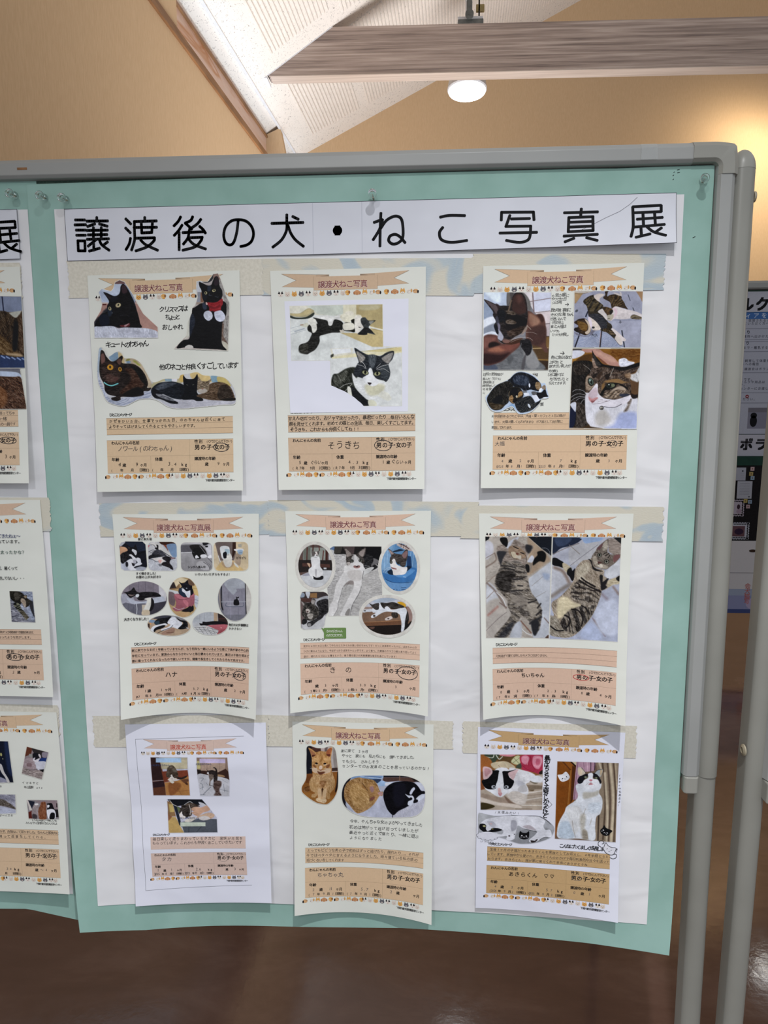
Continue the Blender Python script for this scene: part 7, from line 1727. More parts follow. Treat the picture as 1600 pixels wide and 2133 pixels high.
S_["photos"] = [
 dict(name='photo', org=(6.76, 32.15), W=942, H=1493, mask=('p', [16,8,938,4,928,1489,4,1474]), glued=False, label=None, ops="""F aca49c f6
p b4aca4 s6.9 16 12 339 11 145 394 8 610
P c6c6d0 s12.0 18 82 120 110 118 251 13 337
P c2c4cc s13.8 28 683 154 757 210 980 101 1203 21 1051
P b3aca6 s17.2 23 976 330 906 372 1132 248 1482 13 1472
p bcc0ca s6.9 626 610 937 361 929 1482 699 1486 625 981
P a4907c s13.8 599 23 699 93 915 318 843 405 626 566 583 465 627 249
p 11161f s4.3 606 6 938 4 938 282 807 184
p 0f1318 s4.3 16 8 78 12 63 47 18 75
L 8c929e w3.7 s2.6 807 170 871 176 914 232 900 289
L 7c6a60 w7.5 s5.2 13 322 147 244
L 84746a w19.5 s8.6 18 451 160 351 147 251
L 8c7c72 w9.0 s5.2 14 682 187 538
L 7c6c64 w22.4 s12.0 36 683 153 801 299 1041
L 8c7c76 w9.0 s5.2 24 902 138 786
L 7c6a64 w15.0 s6.9 210 965 306 1033
L a47c74 w29.9 s15.5 42 1141 179 1024
L 74686a w6.0 s4.3 8 1366 177 1205 313 1101
L e0e2e8 w9.0 s5.2 168 816 256 906 299 1011
L e0e2e8 w9.0 s4.3 505 1316 595 1409 684 1447
L 7c5c50 w18.0 s7.7 521 1239 669 1409
L 8c8684 w4.5 s4.3 670 720 830 579
L 8c8684 w4.5 s4.3 699 905 874 799
L 7c6c66 w13.5 s6.9 832 1160 928 1266
P cfd4de s8.6 699 1056 846 1130 832 1206 758 1146
P 9ca8c0 s17.2 822 535 916 548 902 629 844 608
P c2c6d2 s8.6 411 38 484 17 396 137 309 180 339 95
P 0b0b0d s5.2 231 25 310 25 331 95 312 158 265 130 223 67
P 8c8078 s10.3 f14 178 152 265 130 323 180 367 137 426 45 483 80 555 122 627 178 670 135 685 178 612 263 590 364 605 508 575 523 496 364 336 365 247 394 203 408 190 308
P 2e2e32 s10.3 184 223 308 229 263 322 232 423 190 308
P 26262a s12.0 584 122 670 149 627 249 577 193
P 8e7864 s6.9 f10 352 151 425 144 497 165 569 235 583 306 482 336 424 322 358 279 337 208
P c9bda6 s6.9 366 236 424 229 467 286 438 329 387 300
P c4bcae s6.9 446 293 511 278 511 335 467 321
L 161214 w13.5 s3.4 410 152 454 172 475 179
L 161214 w13.5 s3.4 511 239 555 253
P 6a3c32 s4.3 446 243 482 250 468 271 446 264
L 30201c w6.0 s2.6 366 236 395 307 453 329
L 3a2c28 w5.2 s2.6 555 249 591 306 590 378
P 0a0a0c s8.6 692 334 742 277 742 227 814 212 864 268 843 369 771 362 685 421
P c8ccd8 s6.9 605 364 663 277 699 320 656 392
P 8c8074 s6.9 598 392 670 392 655 493 626 522
P 121214 s6.9 583 407 627 421 634 508 605 523 576 465
P 7d756c s8.6 f20,20 t2a2626,100,90,.55 263 365 379 365 482 364 568 436 597 537 626 683 670 816 743 920 817 1054 817 1207 788 1361 714 1439 684 1347 669 1285 610 1209 521 1178 476 1254 400 1361 309 1468 127 1462 205 1357 311 1237 372 1132 329 1026 315 936 242 831 169 757 140 669 172 553 210 466
P 34302e s12.0 f12,10 t15120f,95,75,.5 187 538 305 495 422 523 436 582 377 655 376 773 286 817 184 742 155 654
P a49a8e s13.8 f10 436 655 582 654 597 743 494 773 435 728
P 8c847c s15.5 o.7 375 877 552 862 625 981 477 1011
P a2998e s17.2 f8 596 966 743 980 773 1101 669 1162
L 201e20 w19.5 s8.6 406 626 465 622 538 618
L 242224 w18.0 s7.7 472 714 538 721
L 201e20 w18.0 s8.6 383 795 464 787 538 787
L 201e20 w15.0 s7.7 232 423 335 430 437 458
L 201e20 w15.0 s7.7 232 473 335 473 422 487
L 201e20 w19.5 s8.6 625 966 728 935 736 920
L 201e20 w19.5 s8.6 758 1040 802 979
L 201e20 w19.5 s8.6 743 1146 817 1077
L 26262a w29.9 s13.8 654 1270 758 1207 810 1176
P 2e2e32 s20.7 f10,30 219 1404 371 1254 416 1285 294 1467 188 1464
P 242428 s12.0 669 1254 758 1223 788 1284 744 1439 699 1424
P b4b8c2 s12.0 431 1285 521 1255 519 1486 354 1484
P 5a453c s5.2 877 1484 922 1436 929 1487"""),
 dict(name='photo', org=(100.35, 32.96), W=969, H=1491, mask=('p', [17,7,951,4,965,1486,4,1487]), glued=False, label=None, ops="""F a9abb8 gaab0c6
P c0c2cc s12.6 23 414 203 472 265 622 132 778 12 897
P b0b0b6 s12.6 273 137 638 68 571 317 351 395 262 396
p 90847c s9.0 f10 768 17 952 22 962 308 862 253 788 211
P 1c2438 s5.4 17 7 389 9 375 71 258 130 126 168 22 250
P 34405a s10.8 50 15 271 21 199 116 81 132
P 8ea4c8 s5.4 389 20 491 3 695 7 674 53 566 76 464 92 418 34
p 1c1e20 s4.5 840 5 951 4 955 100
L 7c746e w7.8 s4.5 243 116 393 246
L 746a66 w9.4 s5.4 22 250 200 160 376 93
L 6c6870 w6.2 s3.6 270 411 452 260 639 111
L 8c7c74 w46.8 s18.0 54 444 174 503 266 668
L 8c8480 w54.7 s19.8 27 858 177 746 281 682
L 8c8088 w15.6 s9.0 606 1164 715 1314 793 1418
L 84787a w23.4 s10.8 636 1194 761 1358
L 9088a0 w10.9 s7.2 782 1015 924 1267
L 8c8490 w39.0 s18.0 731 820 915 1007
L 8a7c7a w31.2 s14.4 876 708 953 809
L 8a92a8 w5.5 s3.6 752 489 827 532 924 382
P c8cad2 s12.6 759 489 951 323 958 513 799 592
P c4cade s21.5 661 991 919 901 949 1357 746 1374 635 1147
P b8c4e4 s18.0 o.7 444 1395 592 1228 749 1453 521 1478
P 0b0b0e s4.5 19 310 67 302 127 338 172 368 173 442 113 428 20 400
P b4a890 s5.4 f8 158 383 202 382 293 455 278 501 226 517 173 457
P 101013 s5.4 233 471 278 441 301 485 337 455 339 590 303 636 265 576 227 532
P 96897a s5.4 f18,60 338 469 395 379 454 333 527 325 571 302 618 434 737 475 739 549 799 607 803 726 723 767 710 836 661 991 590 1150 473 1314 353 1432 246 1462 139 1458 7 1413 6 1188 59 1139 28 1045 27 951 133 871 222 776 281 698 325 605
P b7ad9c s12.6 f14,60 396 424 498 362 544 420 516 511 458 572 579 674 491 738 385 619 353 514
P d0c4a6 s18.0 f8 118 902 238 868 330 943 512 998 438 1063 301 1037 181 1168 105 1154
P 857b70 s7.2 f22,80 t1f1b1a,112,58,.6 341 666 459 617 625 718 708 775 703 851 646 992 590 1134 542 1028 436 970 314 897 283 805
P 7a7167 s7.2 f20,60 t141112,165,72,.75 301 1053 451 993 557 1027 589 1119 472 1306 368 1399 199 1391 137 1297 212 1135
P 8a8276 s7.2 f20,45 13 1141 121 1201 168 1296 245 1405 139 1458 7 1413 6 1252
P 9a9082 s10.8 f20 184 1367 337 1401 277 1460 169 1457
L 161214 w20.3 s6.3 429 588 504 646 625 710
L 161214 w18.7 s6.3 400 619 460 663 580 727 693 768
L 201a1a w15.6 s6.3 371 665 408 687
L 201a1a w17.2 s6.3 357 734 432 732 492 753
L 201a1a w15.6 s6.3 298 797 403 809
L 201a1a w14.1 s6.3 314 850 404 863
L 201a1a w15.6 s6.3 566 765 656 770 708 783
L 161214 w17.2 s6.3 444 985 512 1029 559 1105
L 161214 w18.7 s6.3 309 1045 407 1065 470 1172 457 1283
L 121012 w20.3 s6.3 212 1135 273 1164 289 1243 244 1317
L 121012 w18.7 s6.3 14 1300 107 1362 199 1359
P 1c1a1c s7.2 680 551 724 550 727 639 784 592 807 599 772 682 788 719 715 760 697 655
P b0a48c s5.4 f10 800 622 901 573 959 549 956 660 875 678 803 719
P 1c1a1c s5.4 909 581 959 549 959 623 925 617
P 1c1a1c s5.4 512 318 557 332 588 420 648 463 723 490 678 491 589 464 550 361
P 6f655d s4.5 f14,70 563 273 605 206 640 140 697 82 772 31 778 124 773 204 818 246 891 245 952 244 943 294 894 361 830 414 766 460 677 447 603 419 564 346
P 5c4244 s5.4 626 162 683 104 712 89 684 154 656 184
P a0988c s5.4 f14 712 96 761 52 772 167 715 197 699 154
P 704c4c s5.4 862 267 942 251 929 309 865 354
P a59b8e s6.3 f10 571 302 614 272 645 345 661 403 720 387 794 422 766 452 677 440 610 404
P d2cabc s7.2 647 403 690 380 721 416 692 439
E 100e0e s2.7 666 258 32 32
E 8c8c80 s2.7 666 258 24 25
E 0a0a0a s1.8 666 256 14 18
E 100e0e s2.7 767 349 35 32
E 8c8c80 s2.7 767 351 26 25
E 0a0a0a s1.8 766 349 14 16
P 4c302c s3.6 645 348 690 358 705 373 668 381 650 374
L 181414 w10.9 s3.6 716 248 759 218
L 181414 w10.9 s3.6 746 269 796 232
L 181414 w10.9 s3.6 783 298 804 261
L 2c2422 w7.8 s3.6 606 221 642 220
L 2c2422 w7.8 s2.7 646 381 669 396"""),
]
EXTRA.get('S6') and S_.update(extra=EXTRA['S6'])
sheet(S_)

S_ = {'name': 'S7', 'label': 'creased white sheet with a smaller copied form and three blurred pictures', 'corners': [(-0.4622, 0.9813), (-0.2423, 0.9895), (-0.2379, 0.6996), (-0.4497, 0.6939)], 'lift': (0.01, 0.009, 0.01), 'title': '譲渡犬ねこ写真', 'peach': (218, 192, 180), 'hand': [(20.0, 192.0, 200.6, 7.0, '毎日楽しく走りまわっているタカに 家族が元気を', (62, 60, 62), 0, 1.0), (20.0, 190.0, 208.3, 7.0, 'もらっています。これからも仲良く過ごしていきたいです', (62, 60, 62), 0, 1.0), (34.7, 54.6, 240.5, 10.0, 'タカ', (92, 90, 92), 0, 0.8), (24.6, 30.1, 261.6, 8.0, '1', (92, 90, 92), 0, 0.8), (51.2, 55.6, 261.6, 8.0, '1', (92, 90, 92), 0, 0.8), (99.0, 109.0, 261.6, 8.0, '2.6', (92, 90, 92), 0, 0.8), (171.1, 177.1, 261.6, 8.0, '3', (92, 90, 92), 0, 0.8), (19.5, 30.1, 268.9, 6.9, '2025', (92, 90, 92), 0, 0.8), (39.9, 43.9, 268.9, 6.9, '8', (92, 90, 92), 0, 0.8), (51.7, 56.8, 268.9, 6.9, '31', (92, 90, 92), 0, 0.8), (76.8, 87.5, 268.9, 6.9, '2025', (92, 90, 92), 0, 0.8), (96.9, 100.7, 268.9, 6.9, '8', (92, 90, 92), 0, 0.8), (109.6, 115.2, 268.9, 6.9, '31', (92, 90, 92), 0, 0.8)], 'ring': (152.6, 236.9, 8.9, 6.9, 0.45, (120, 116, 116)), 'paper': 'paper_white', 'pcol': (222, 222, 236), 'folds': [(0, 0), (72, 3.4), (138, 0.3), (204, 3.2), (250, 0.6), (297, 1.5)], 'scale': (0.8091, 0.8485), 'org': (13.9, 21.2), 'tcol': (190, 70, 50), 'lines': 0}
S_["photos"] = [
 dict(name='photo', org=(34.6, 53.63), W=572, H=656, mask=('p', [8,4,568,9,565,652,4,646]), glued=False, label=None, ops="""F c0c0d2
p 5c3626 s5.1 11 8 163 11 199 513 200 645 8 643
p 2e1c1c s4.2 11 8 140 10 175 380 14 394
p 2c1a20 s4.2 12 418 182 397 192 496 11 517
L 8c8088 w11.8 s3.4 13 403 182 390
p b2a890 s5.1 140 10 567 13 559 197 169 199
p c2b89c s6.8 205 85 558 42 559 189 200 191
p 7a3c2a s5.1 167 240 558 218 568 329 188 430
p b07c48 s5.1 195 430 388 400 568 321 563 650 200 643
P 8a5632 s11.9 256 447 417 434 429 517 315 639 254 630
L 7c4c2c w4.4 s3.4 380 582 557 561
L 7c4c2c w3.7 s3.4 368 499 438 641
P 4a2c20 s6.8 480 410 526 419 547 461 523 469
P 6a4430 s8.5 450 385 543 370 565 403 494 435
P 2c2422 s4.2 361 326 452 344 515 320 538 312 537 337 482 369 420 376
P 5c5044 s5.1 f14 t302620,10,37,.5 243 249 254 184 294 144 332 136 376 178 403 252 408 318 375 351 268 349 232 315
P 6a6258 s6.8 336 210 382 211 396 244 350 251
P 4a3e34 s4.2 f14 235 258 304 242 395 260 408 302 375 351 361 334 331 325 317 292 285 316 268 349 231 323
P e2dcd8 s4.2 284 332 313 292 330 333 352 358 328 383 290 366
P e0d8d0 s4.2 244 381 284 349 321 374 360 350 390 367 389 392 327 399 341 424 317 444 287 431 266 398
E 1a1414 s1.7 293 323 10 8
E 1a1414 s1.7 335 322 8 8
E 5c3c38 s1.7 312 368 8 4
p a9c6e8 s6.8 91 18 475 20 472 93 87 89"""),
 dict(name='photo', org=(104.16, 54.75), W=489, H=656, mask=('p', [9,4,469,7,485,403,467,652,27,648,4,295]), glued=False, label=None, ops="""F c4c4d0
p 8a7468 s5.1 9 0 477 7 485 403 5 279
p b09888 s5.1 78 1 446 7 419 294 69 214
L 8c7468 w4.4 s3.4 121 84 115 207
L 8c7468 w4.4 s3.4 167 84 161 208
L 8c7468 w4.4 s3.4 213 85 208 200
L 8c7468 w4.4 s3.4 351 87 343 268
L 8c7468 w5.9 s3.4 461 15 420 270
p c2b884 s4.2 11 57 68 58 62 189 9 189
p 1e1816 s4.2 5 197 69 214 65 297 12 296
P 382420 s5.1 69 222 176 233 166 290 81 289
p 3c2620 s5.1 313 251 439 188 475 238 485 395 318 334
P a08060 s4.2 320 284 404 302 410 327 318 317
P c4c4cc s4.2 4 295 188 299 493 387 483 652 27 648
L 5c6470 w5.2 s2.5 33 345 94 347 61 396
L 5c6470 w5.2 s2.5 37 428 74 462 62 545
L 5c6470 w5.2 s2.5 32 528 88 495
L 5c6470 w4.4 s2.5 129 422 151 463
L 4c5460 w6.6 s2.5 74 620 195 497
L 5c6470 w6.6 s2.5 28 627 97 628
L 5c6470 w5.2 s2.5 390 451 400 584
L 5c6470 w5.2 s2.5 332 541 455 569
L 8c909c w3.7 s2.5 370 368 460 436
P 261e1e s3.4 f8 147 183 169 216 238 209 284 226 278 185 255 176 263 160 301 185 313 268 300 392 277 391 267 432 244 432 242 300 189 282 151 265 160 232
P d4d0d4 s3.4 152 257 175 241 181 282 159 273
P 6a5c54 s4.2 f10 181 290 250 292 232 366 200 398 189 464 174 464 185 381
P 4e3c38 s10.2 f16 261 399 353 401 359 467 325 533 330 600 344 641 236 639 261 582 234 498
L 3a302e w6.6 s3.4 174 464 227 481 256 515
p c9bce0 s5.1 54 21 437 31 439 97 51 91"""),
 dict(name='photo', org=(54.99, 124.41), W=759, H=557, mask=('p', [4,4,539,10,751,311,755,552,7,553]), glued=False, label=None, ops="""F c2c2d4
P c2c2d2 s6.8 508 14 751 311 764 -15
p 14161c s5.1 16 4 539 10 612 116 504 105 272 109 148 123 44 55
p 8a6a48 s5.1 6 37 75 55 113 206 125 290 9 288
p c0a868 s4.2 27 88 88 89 105 215 35 221
p bb9c62 s5.1 1 288 124 299 194 460 244 554 7 553
P 8a5c40 s5.1 -2 204 33 272 63 297 -2 355
p 1e2430 s4.2 88 89 148 123 186 308 209 460 172 426
L d0d0d0 w8.8 s3.4 265 101 345 48 390 70
L d0ccc0 w8.8 s3.4 45 21 88 89 148 123
P c8c8d0 s4.2 483 55 552 73 612 124 519 114
p 535862 s5.1 197 384 495 323 754 337 755 552 244 554
L 2c3038 w6.6 s3.4 321 387 314 547
L 2c3038 w6.6 s3.4 585 375 438 541
P c8a890 s5.1 f8 465 289 622 233 714 260 697 310 586 350 464 322
P d2cccc s5.1 464 314 574 283 650 326 540 358
P 5a4c42 s4.2 f14 t2a2220,60,32,.6 272 109 336 69 428 87 503 130 425 146 369 195 373 262 326 294 298 227
P 38302c s4.2 f14 t14110f,70,32,.6 148 132 209 150 226 108 318 118 339 169 343 261 294 311 248 293 220 242 188 258 167 207
P 5c6848 s4.2 148 132 193 158 174 224
P e0d8d4 s4.2 180 266 221 208 226 267 264 285 278 310 246 335 201 317
L dad4d0 w8.8 s3.4 335 94 353 194 343 261
P dcd4cc s4.2 277 344 372 287 387 304 449 305 353 379 260 377
P c8a088 s5.1 362 169 425 137 518 147 604 116 649 158 639 200 545 232 465 289 404 262 367 228 399 212
L 94705c w4.4 s3.4 368 203 423 187
L 94705c w4.4 s3.4 375 237 437 221
L 94705c w4.4 s3.4 404 262 467 247
L 7c6c80 w3.7 s2.5 598 74 750 139
L 7c6c80 w3.7 s2.5 761 60 665 234
p c9d2c4 s5.1 190 384 577 388 574 451 187 451"""),
]
EXTRA.get('S7') and S_.update(extra=EXTRA['S7'])
sheet(S_)

S_ = {'name': 'S8', 'label': 'cream sheet with a cut-out orange tabby and two curled sleeping cats', 'corners': [(-0.2017, 0.9923), (0.0122, 0.9926), (0.0106, 0.6854), (-0.2009, 0.6835)], 'lift': (0.016, 0.004, 0.026), 'title': '譲渡犬ねこ写真', 'peach': (219, 188, 154), 'hand': [(72.2, 113.3, 45.3, 5.8, '家に来て 2ヶ月', (62, 60, 62), 0, 1.0), (73.7, 185.0, 52.6, 5.8, 'やっと 家にも 私たちにも 慣れてきました。', (62, 60, 62), 0, 1.0), (73.7, 129.4, 61.2, 5.8, 'でも少し さみしそう', (62, 60, 62), 0, 1.0), (73.6, 205.5, 68.6, 5.8, 'センターでのお友達のことを思っているのかな?', (62, 60, 62), 0, 1.0), (85.0, 194.9, 154.5, 6.4, '今年、やんちゃな女の子がやってきました', (62, 60, 62), 0, 1.0), (83.7, 188.9, 164.2, 6.4, '初めは怖がって逃げ回っていましたが', (62, 60, 62), 0, 1.0), (83.7, 189.7, 172.5, 6.4, '最近やっと近くで寝たり、一緒に遊ぶ', (62, 60, 62), 0, 1.0), (83.7, 133.5, 180.6, 5.5, 'ようになりました', (62, 60, 62), 0, 1.0), (19.0, 190.0, 200.6, 5.6, 'とってもビビリな男の子で初めはずっと逃げたり、隠れたり…。それが', (62, 60, 62), 0, 0.8), (18.0, 188.0, 208.3, 5.6, '今ではベタベタに甘えるようになりました。時々寝ている私の頭の', (62, 60, 62), 0, 0.8), (18.0, 76.0, 216.0, 5.6, '毛づくろいをしてくれます', (62, 60, 62), 0, 0.8), (33.9, 74.1, 240.5, 8.5, 'ちゃちゃ丸', (92, 90, 92), 0, 0.6), (26.5, 30.8, 261.6, 6.5, '2', (92, 90, 92), 0, 0.8), (52.2, 57.0, 261.6, 6.5, '11', (92, 90, 92), 0, 0.8), (100.6, 113.2, 261.6, 6.5, '5.7', (92, 90, 92), 0, 0.8), (146.0, 150.4, 261.6, 6.5, '2', (92, 90, 92), 0, 0.8), (26.9, 30.4, 268.9, 5.6, '7', (92, 90, 92), 0, 0.8), (42.3, 45.9, 268.9, 5.6, '9', (92, 90, 92), 0, 0.8), (56.9, 59.3, 268.9, 5.6, '1', (92, 90, 92), 0, 0.8), (84.1, 87.6, 268.9, 5.6, '7', (92, 90, 92), 0, 0.8), (99.3, 103.0, 268.9, 5.6, '9', (92, 90, 92), 0, 0.8), (114.0, 116.3, 268.9, 5.6, '1', (92, 90, 92), 0, 0.8)], 'ring': (149.2, 236.9, 4.4, 4.1, 0.45, (120, 116, 116)), 'folds': [(0, 0), (96, 1.2), (190, 0.2), (297, 1.0)]}
S_["photos"] = [
 dict(name='photo', org=(12.38, 36.0), W=561, H=904, mask=('P', [89,34,129,4,194,22,253,37,343,33,412,11,471,7,511,43,532,130,548,295,557,461,546,659,496,789,426,871,376,900,296,895,216,872,116,810,26,733,4,684,12,625,58,544,79,465,80,278,86,132]), glued=True, label='cut-out print of an orange tabby cat sitting', ops="""F 7c4a20 g8a5828
p 10131c s6.5 75 5 169 8 165 428 70 436
P 4a2e2a s5.4 164 13 298 36 303 82 213 94
p b9a8a4 s4.3 298 34 372 22 367 85 303 87
p b2aaa8 s6.5 363 13 481 5 540 120 548 339 454 342 441 171
P 8c8480 s7.6 481 44 525 52 543 315 499 326
P 6a5c5a s7.6 362 32 402 17 392 85 362 86
p 3c2c2a s3.3 464 337 553 329 553 378 464 386
L b8a8a0 w9.4 s2.7 464 393 553 388
p 6a3c1c s5.4 80 436 180 428 158 571 68 574
P 1c1414 s6.5 543 403 563 412 554 609 521 709 507 690 532 561
P 90602e s7.6 26 743 147 730 226 807 446 761 476 800 386 897 266 891
P 7a5230 s4.3 f16 17 674 47 643 118 622 127 691 67 717 26 703
P b08c60 s4.3 f12,80 124 543 169 473 189 521 228 619 247 727 216 788 186 799 151 789 157 750 207 728 147 690 123 622
P a98458 s4.3 f12,80 459 405 488 464 512 551 497 651 447 712 427 752 436 801 406 822 376 803 387 713 428 613
P b8946a s4.3 f14,80 t9c7448,70,28,.35 175 423 270 440 379 437 449 396 468 444 458 563 427 653 387 723 371 803 376 853 336 889 296 875 256 866 216 847 221 812 246 797 242 698 228 639 189 521
P 8c6440 s9.8 f14 289 538 378 536 358 596 318 656 278 598
P 3c2414 s3.3 305 656 333 661 317 715 309 785 303 716
P c6a884 s5.4 248 668 298 676 301 795 256 817
P c6a884 s5.4 332 685 377 664 361 814 316 825
P d2b896 s3.3 f8 216 833 236 807 296 815 366 823 376 853 341 886 306 875 246 862
L 8c6848 w3.3 s2.2 256 841 258 856
L 8c6848 w3.3 s2.2 274 843 273 858
L 8c6848 w3.3 s2.2 316 855 318 874
L 8c6848 w3.3 s2.2 341 854 343 874
P b88a56 s4.3 f14,80 114 36 154 47 223 99 263 88 303 80 377 85 412 45 456 20 474 29 461 122 450 200 459 317 454 396 399 432 299 444 210 432 170 394 161 306 162 198 143 111
P a05c3c s4.3 382 95 422 40 466 34 451 112 431 162 391 143
P 5c2c20 s4.3 386 129 441 127 431 162 391 148
P a06c4c s4.3 129 58 163 76 223 128 232 147 173 154 153 130
P 50261c s3.3 168 144 218 143 182 173 168 169
P c89c68 s7.6 f10 182 207 272 176 271 244 212 246
P c89c68 s7.6 f10 341 193 440 191 440 230 371 241
L 8c5c30 w5.7 s2.7 272 161 274 205
L 8c5c30 w6.6 s2.7 322 150 319 204 306 233
L 8c5c30 w5.7 s2.7 297 204 291 234
P c8ae94 s5.4 166 355 231 343 260 372 340 370 380 349 449 347 429 406 349 428 250 426 180 403
P 5e3424 s7.6 245 387 280 401 340 394 359 408 299 444 260 426
P e2c8b4 s4.3 271 322 296 302 320 316 315 351 295 366 275 357
E 100c0c s2.2 232 270 22 14 14
E 100c0c s2.2 358 272 22 14 -12
P d6bca0 s3.3 201 275 231 287 261 288 251 298 216 290
P d6bca0 s3.3 336 289 380 280 400 265 375 295 340 301
P 7a3c30 s2.7 273 362 295 368 318 363 295 381
L d8d0c8 w2.6 s1.6 141 326 181 335 231 346
L d8d0c8 w2.6 s1.6 136 351 231 347
L d8d0c8 w2.6 s1.6 340 345 400 346
P 7a4c30 s5.4 380 300 430 279 420 328 380 339
P 7a4c30 s5.4 181 286 221 314 221 339 191 325"""),
 dict(name='photo', org=(72.98, 78.29), W=1259, H=667, mask=('P', [4,320,36,177,125,68,266,24,545,12,892,4,1064,34,1184,97,1245,181,1255,301,1239,441,1188,548,1068,621,808,651,546,663,300,648,123,574,26,462]), glued=True, label='oval print of an orange tabby and a black cat curled up asleep', ops="""F b4b8cb
p 14131c s5.8 -17 20 160 32 107 139 52 389 79 531 -19 463
P 7c98c0 s4.9 151 41 266 21 598 11 632 42 615 60 493 73 545 124 423 84 283 54 160 76
L c4d0e4 w6.8 s3.9 283 28 458 48 598 52 624 24
L 3c5078 w5.9 s3.9 353 34 476 30 598 43
P 2e3c58 s4.9 458 74 598 69 545 132 493 99
p 1a1a20 s3.9 632 10 1012 -1 1064 25 632 38
p 4e3833 s4.9 632 38 1064 25 1184 89 1133 100 858 85 702 105 659 102 615 86
L 80604c w11.8 s2.9 876 11 875 80
P 241c1c s4.9 1029 9 1150 64 1184 94 1099 84
P 9cb8dc s5.8 563 114 615 86 667 110 771 110 685 162 580 175 545 141
P dadeea s5.8 667 119 763 112 719 152 659 163
P c2c6d6 s7.8 1099 101 1184 97 1245 181 1237 268 1185 201
P b3b4c6 s5.8 te0e2ea,-15,22,.4 782 615 877 531 1084 432 1246 328 1239 458 1171 567 1016 629 773 651
P a9aebf s7.8 61 460 211 616 353 645 193 616 96 548
P a07c50 s5.8 f14,60 t7c5834,110,37,.55 35 319 53 194 124 103 248 51 336 61 476 82 537 150 580 254 624 261 615 323 563 334 493 443 405 536 282 604 211 598 123 494 52 407
P b08c5c s11.7 f14,45 160 155 318 167 406 305 423 446 335 521 194 491 132 333
P 8c6438 s11.7 318 158 388 235 423 322 388 253 309 203
L 4c3420 w8.5 s4.9 309 132 371 218 423 304 423 411
P a47c50 s5.8 f10 406 138 493 161 546 247 546 335 476 391 423 358 397 252
P 9c7878 s5.8 423 207 467 179 493 231 458 277
P b8908c s4.9 546 282 598 262 624 296 581 324
P 7a4c40 s5.8 432 366 493 337 493 381 432 410
P ac885c s5.8 f10,-40 423 446 511 372 563 334 493 452 405 536 317 575 335 521
P 07080e s4.9 f4 641 243 702 161 806 105 961 85 1082 102 1151 159 1194 218 1245 224 1250 263 1194 278 1152 359 1067 424 963 491 860 549 791 615 747 599 686 523 642 401 629 322
P 10111c s19.5 789 149 961 142 937 422 807 464
P c6ccde s4.9 1023 269 1048 207 1086 171 1104 196 1074 241 1048 286
P ccd2e2 s3.9 958 281 1006 301 1066 302 1092 344 1084 414 1041 456 998 445 1006 392 1058 364 1049 329 1014 340
P ccd2e2 s3.9 1118 352 1177 288 1237 276 1238 319 1187 365 1144 385
E 0a0a10 s2.9 1044 349 22 20
P 0a0a10 s3.9 1092 362 1144 359 1144 394 1084 414
L 14141c w10.1 s2.9 770 589 769 653"""),
]
EXTRA.get('S8') and S_.update(extra=EXTRA['S8'])
sheet(S_)

S_ = {'name': 'S9', 'label': 'white sheet with bold brush lettering and a cat looking up, bottom right', 'corners': [(0.0782, 0.9905), (0.2944, 0.9867), (0.2876, 0.7014), (0.0781, 0.7002)], 'lift': (0.004, 0.006, 0.016), 'title': '譲渡犬ねこ写真', 'peach': (199, 165, 120), 'hand': [(24.9, 64.2, 139.3, 5.0, '/天使みたい\\', (62, 60, 62), 0, 1.0), (5.6, 24.2, 187.4, 4.6, 'いっぱい', (62, 60, 62), 0, 1.0), (17.5, 34.7, 190.4, 4.6, '寝るよ!', (62, 60, 62), 0, 1.0), (123.7, 207.9, 189.9, 7.8, 'こんなにたくましく成長しました!!', (30, 28, 30), 0.022, 1.0), (20.0, 195.0, 200.6, 5.2, '生後1ヶ月の子猫だったあきらくんを家族としてお迎えし、4年半経とうと', (62, 60, 62), 0, 0.8), (16.0, 196.0, 208.3, 5.2, 'しています。家族中から愛され、あきらくんのおかげで毎日刺激的な日々を送って', (62, 60, 62), 0, 0.8), (17.0, 165.0, 216.0, 5.2, 'おります。あきらくん、我が家に来てくれて本当にありがとうね', (62, 60, 62), 0, 0.8), (48.4, 119.4, 240.5, 8.5, 'あきらくん ♡♡', (30, 28, 30), 0.012, 0.5), (27.9, 32.1, 261.6, 6.0, '4', (92, 90, 92), 0, 0.8), (53.3, 57.1, 261.6, 6.0, '5', (92, 90, 92), 0, 0.8), (105.0, 115.0, 261.6, 6.0, '5.7', (92, 90, 92), 0, 0.8), (144.5, 149.3, 261.6, 6.0, '0', (92, 90, 92), 0, 0.8), (167.2, 169.8, 261.6, 6.0, '1', (92, 90, 92), 0, 0.8), (23.1, 31.7, 268.9, 5.2, '2025', (92, 90, 92), 0, 0.8), (42.1, 45.3, 268.9, 5.2, '9', (92, 90, 92), 0, 0.8), (53.5, 57.1, 268.9, 5.2, '2', (92, 90, 92), 0, 0.8), (80.4, 88.8, 268.9, 5.2, '2025', (92, 90, 92), 0, 0.8), (99.4, 102.5, 268.9, 5.2, '9', (92, 90, 92), 0, 0.8), (112.2, 116.2, 268.9, 5.2, '2', (92, 90, 92), 0, 0.8)], 'ring': (150.0, 236.9, 6.4, 3.4, 0.45, (120, 116, 116)), 'paper': 'paper_white', 'pcol': (226, 226, 238), 'vert': [(43.3, 143.4, 96.3, 9.1, '最初はちっちゃくて弱々しかったけど', (30, 28, 30), 0.03), (66.3, 118.9, 205.0, 4.4, '/60cmもあるよ\\', (30, 28, 30), 0.0)], 'tcol': (110, 62, 66)}
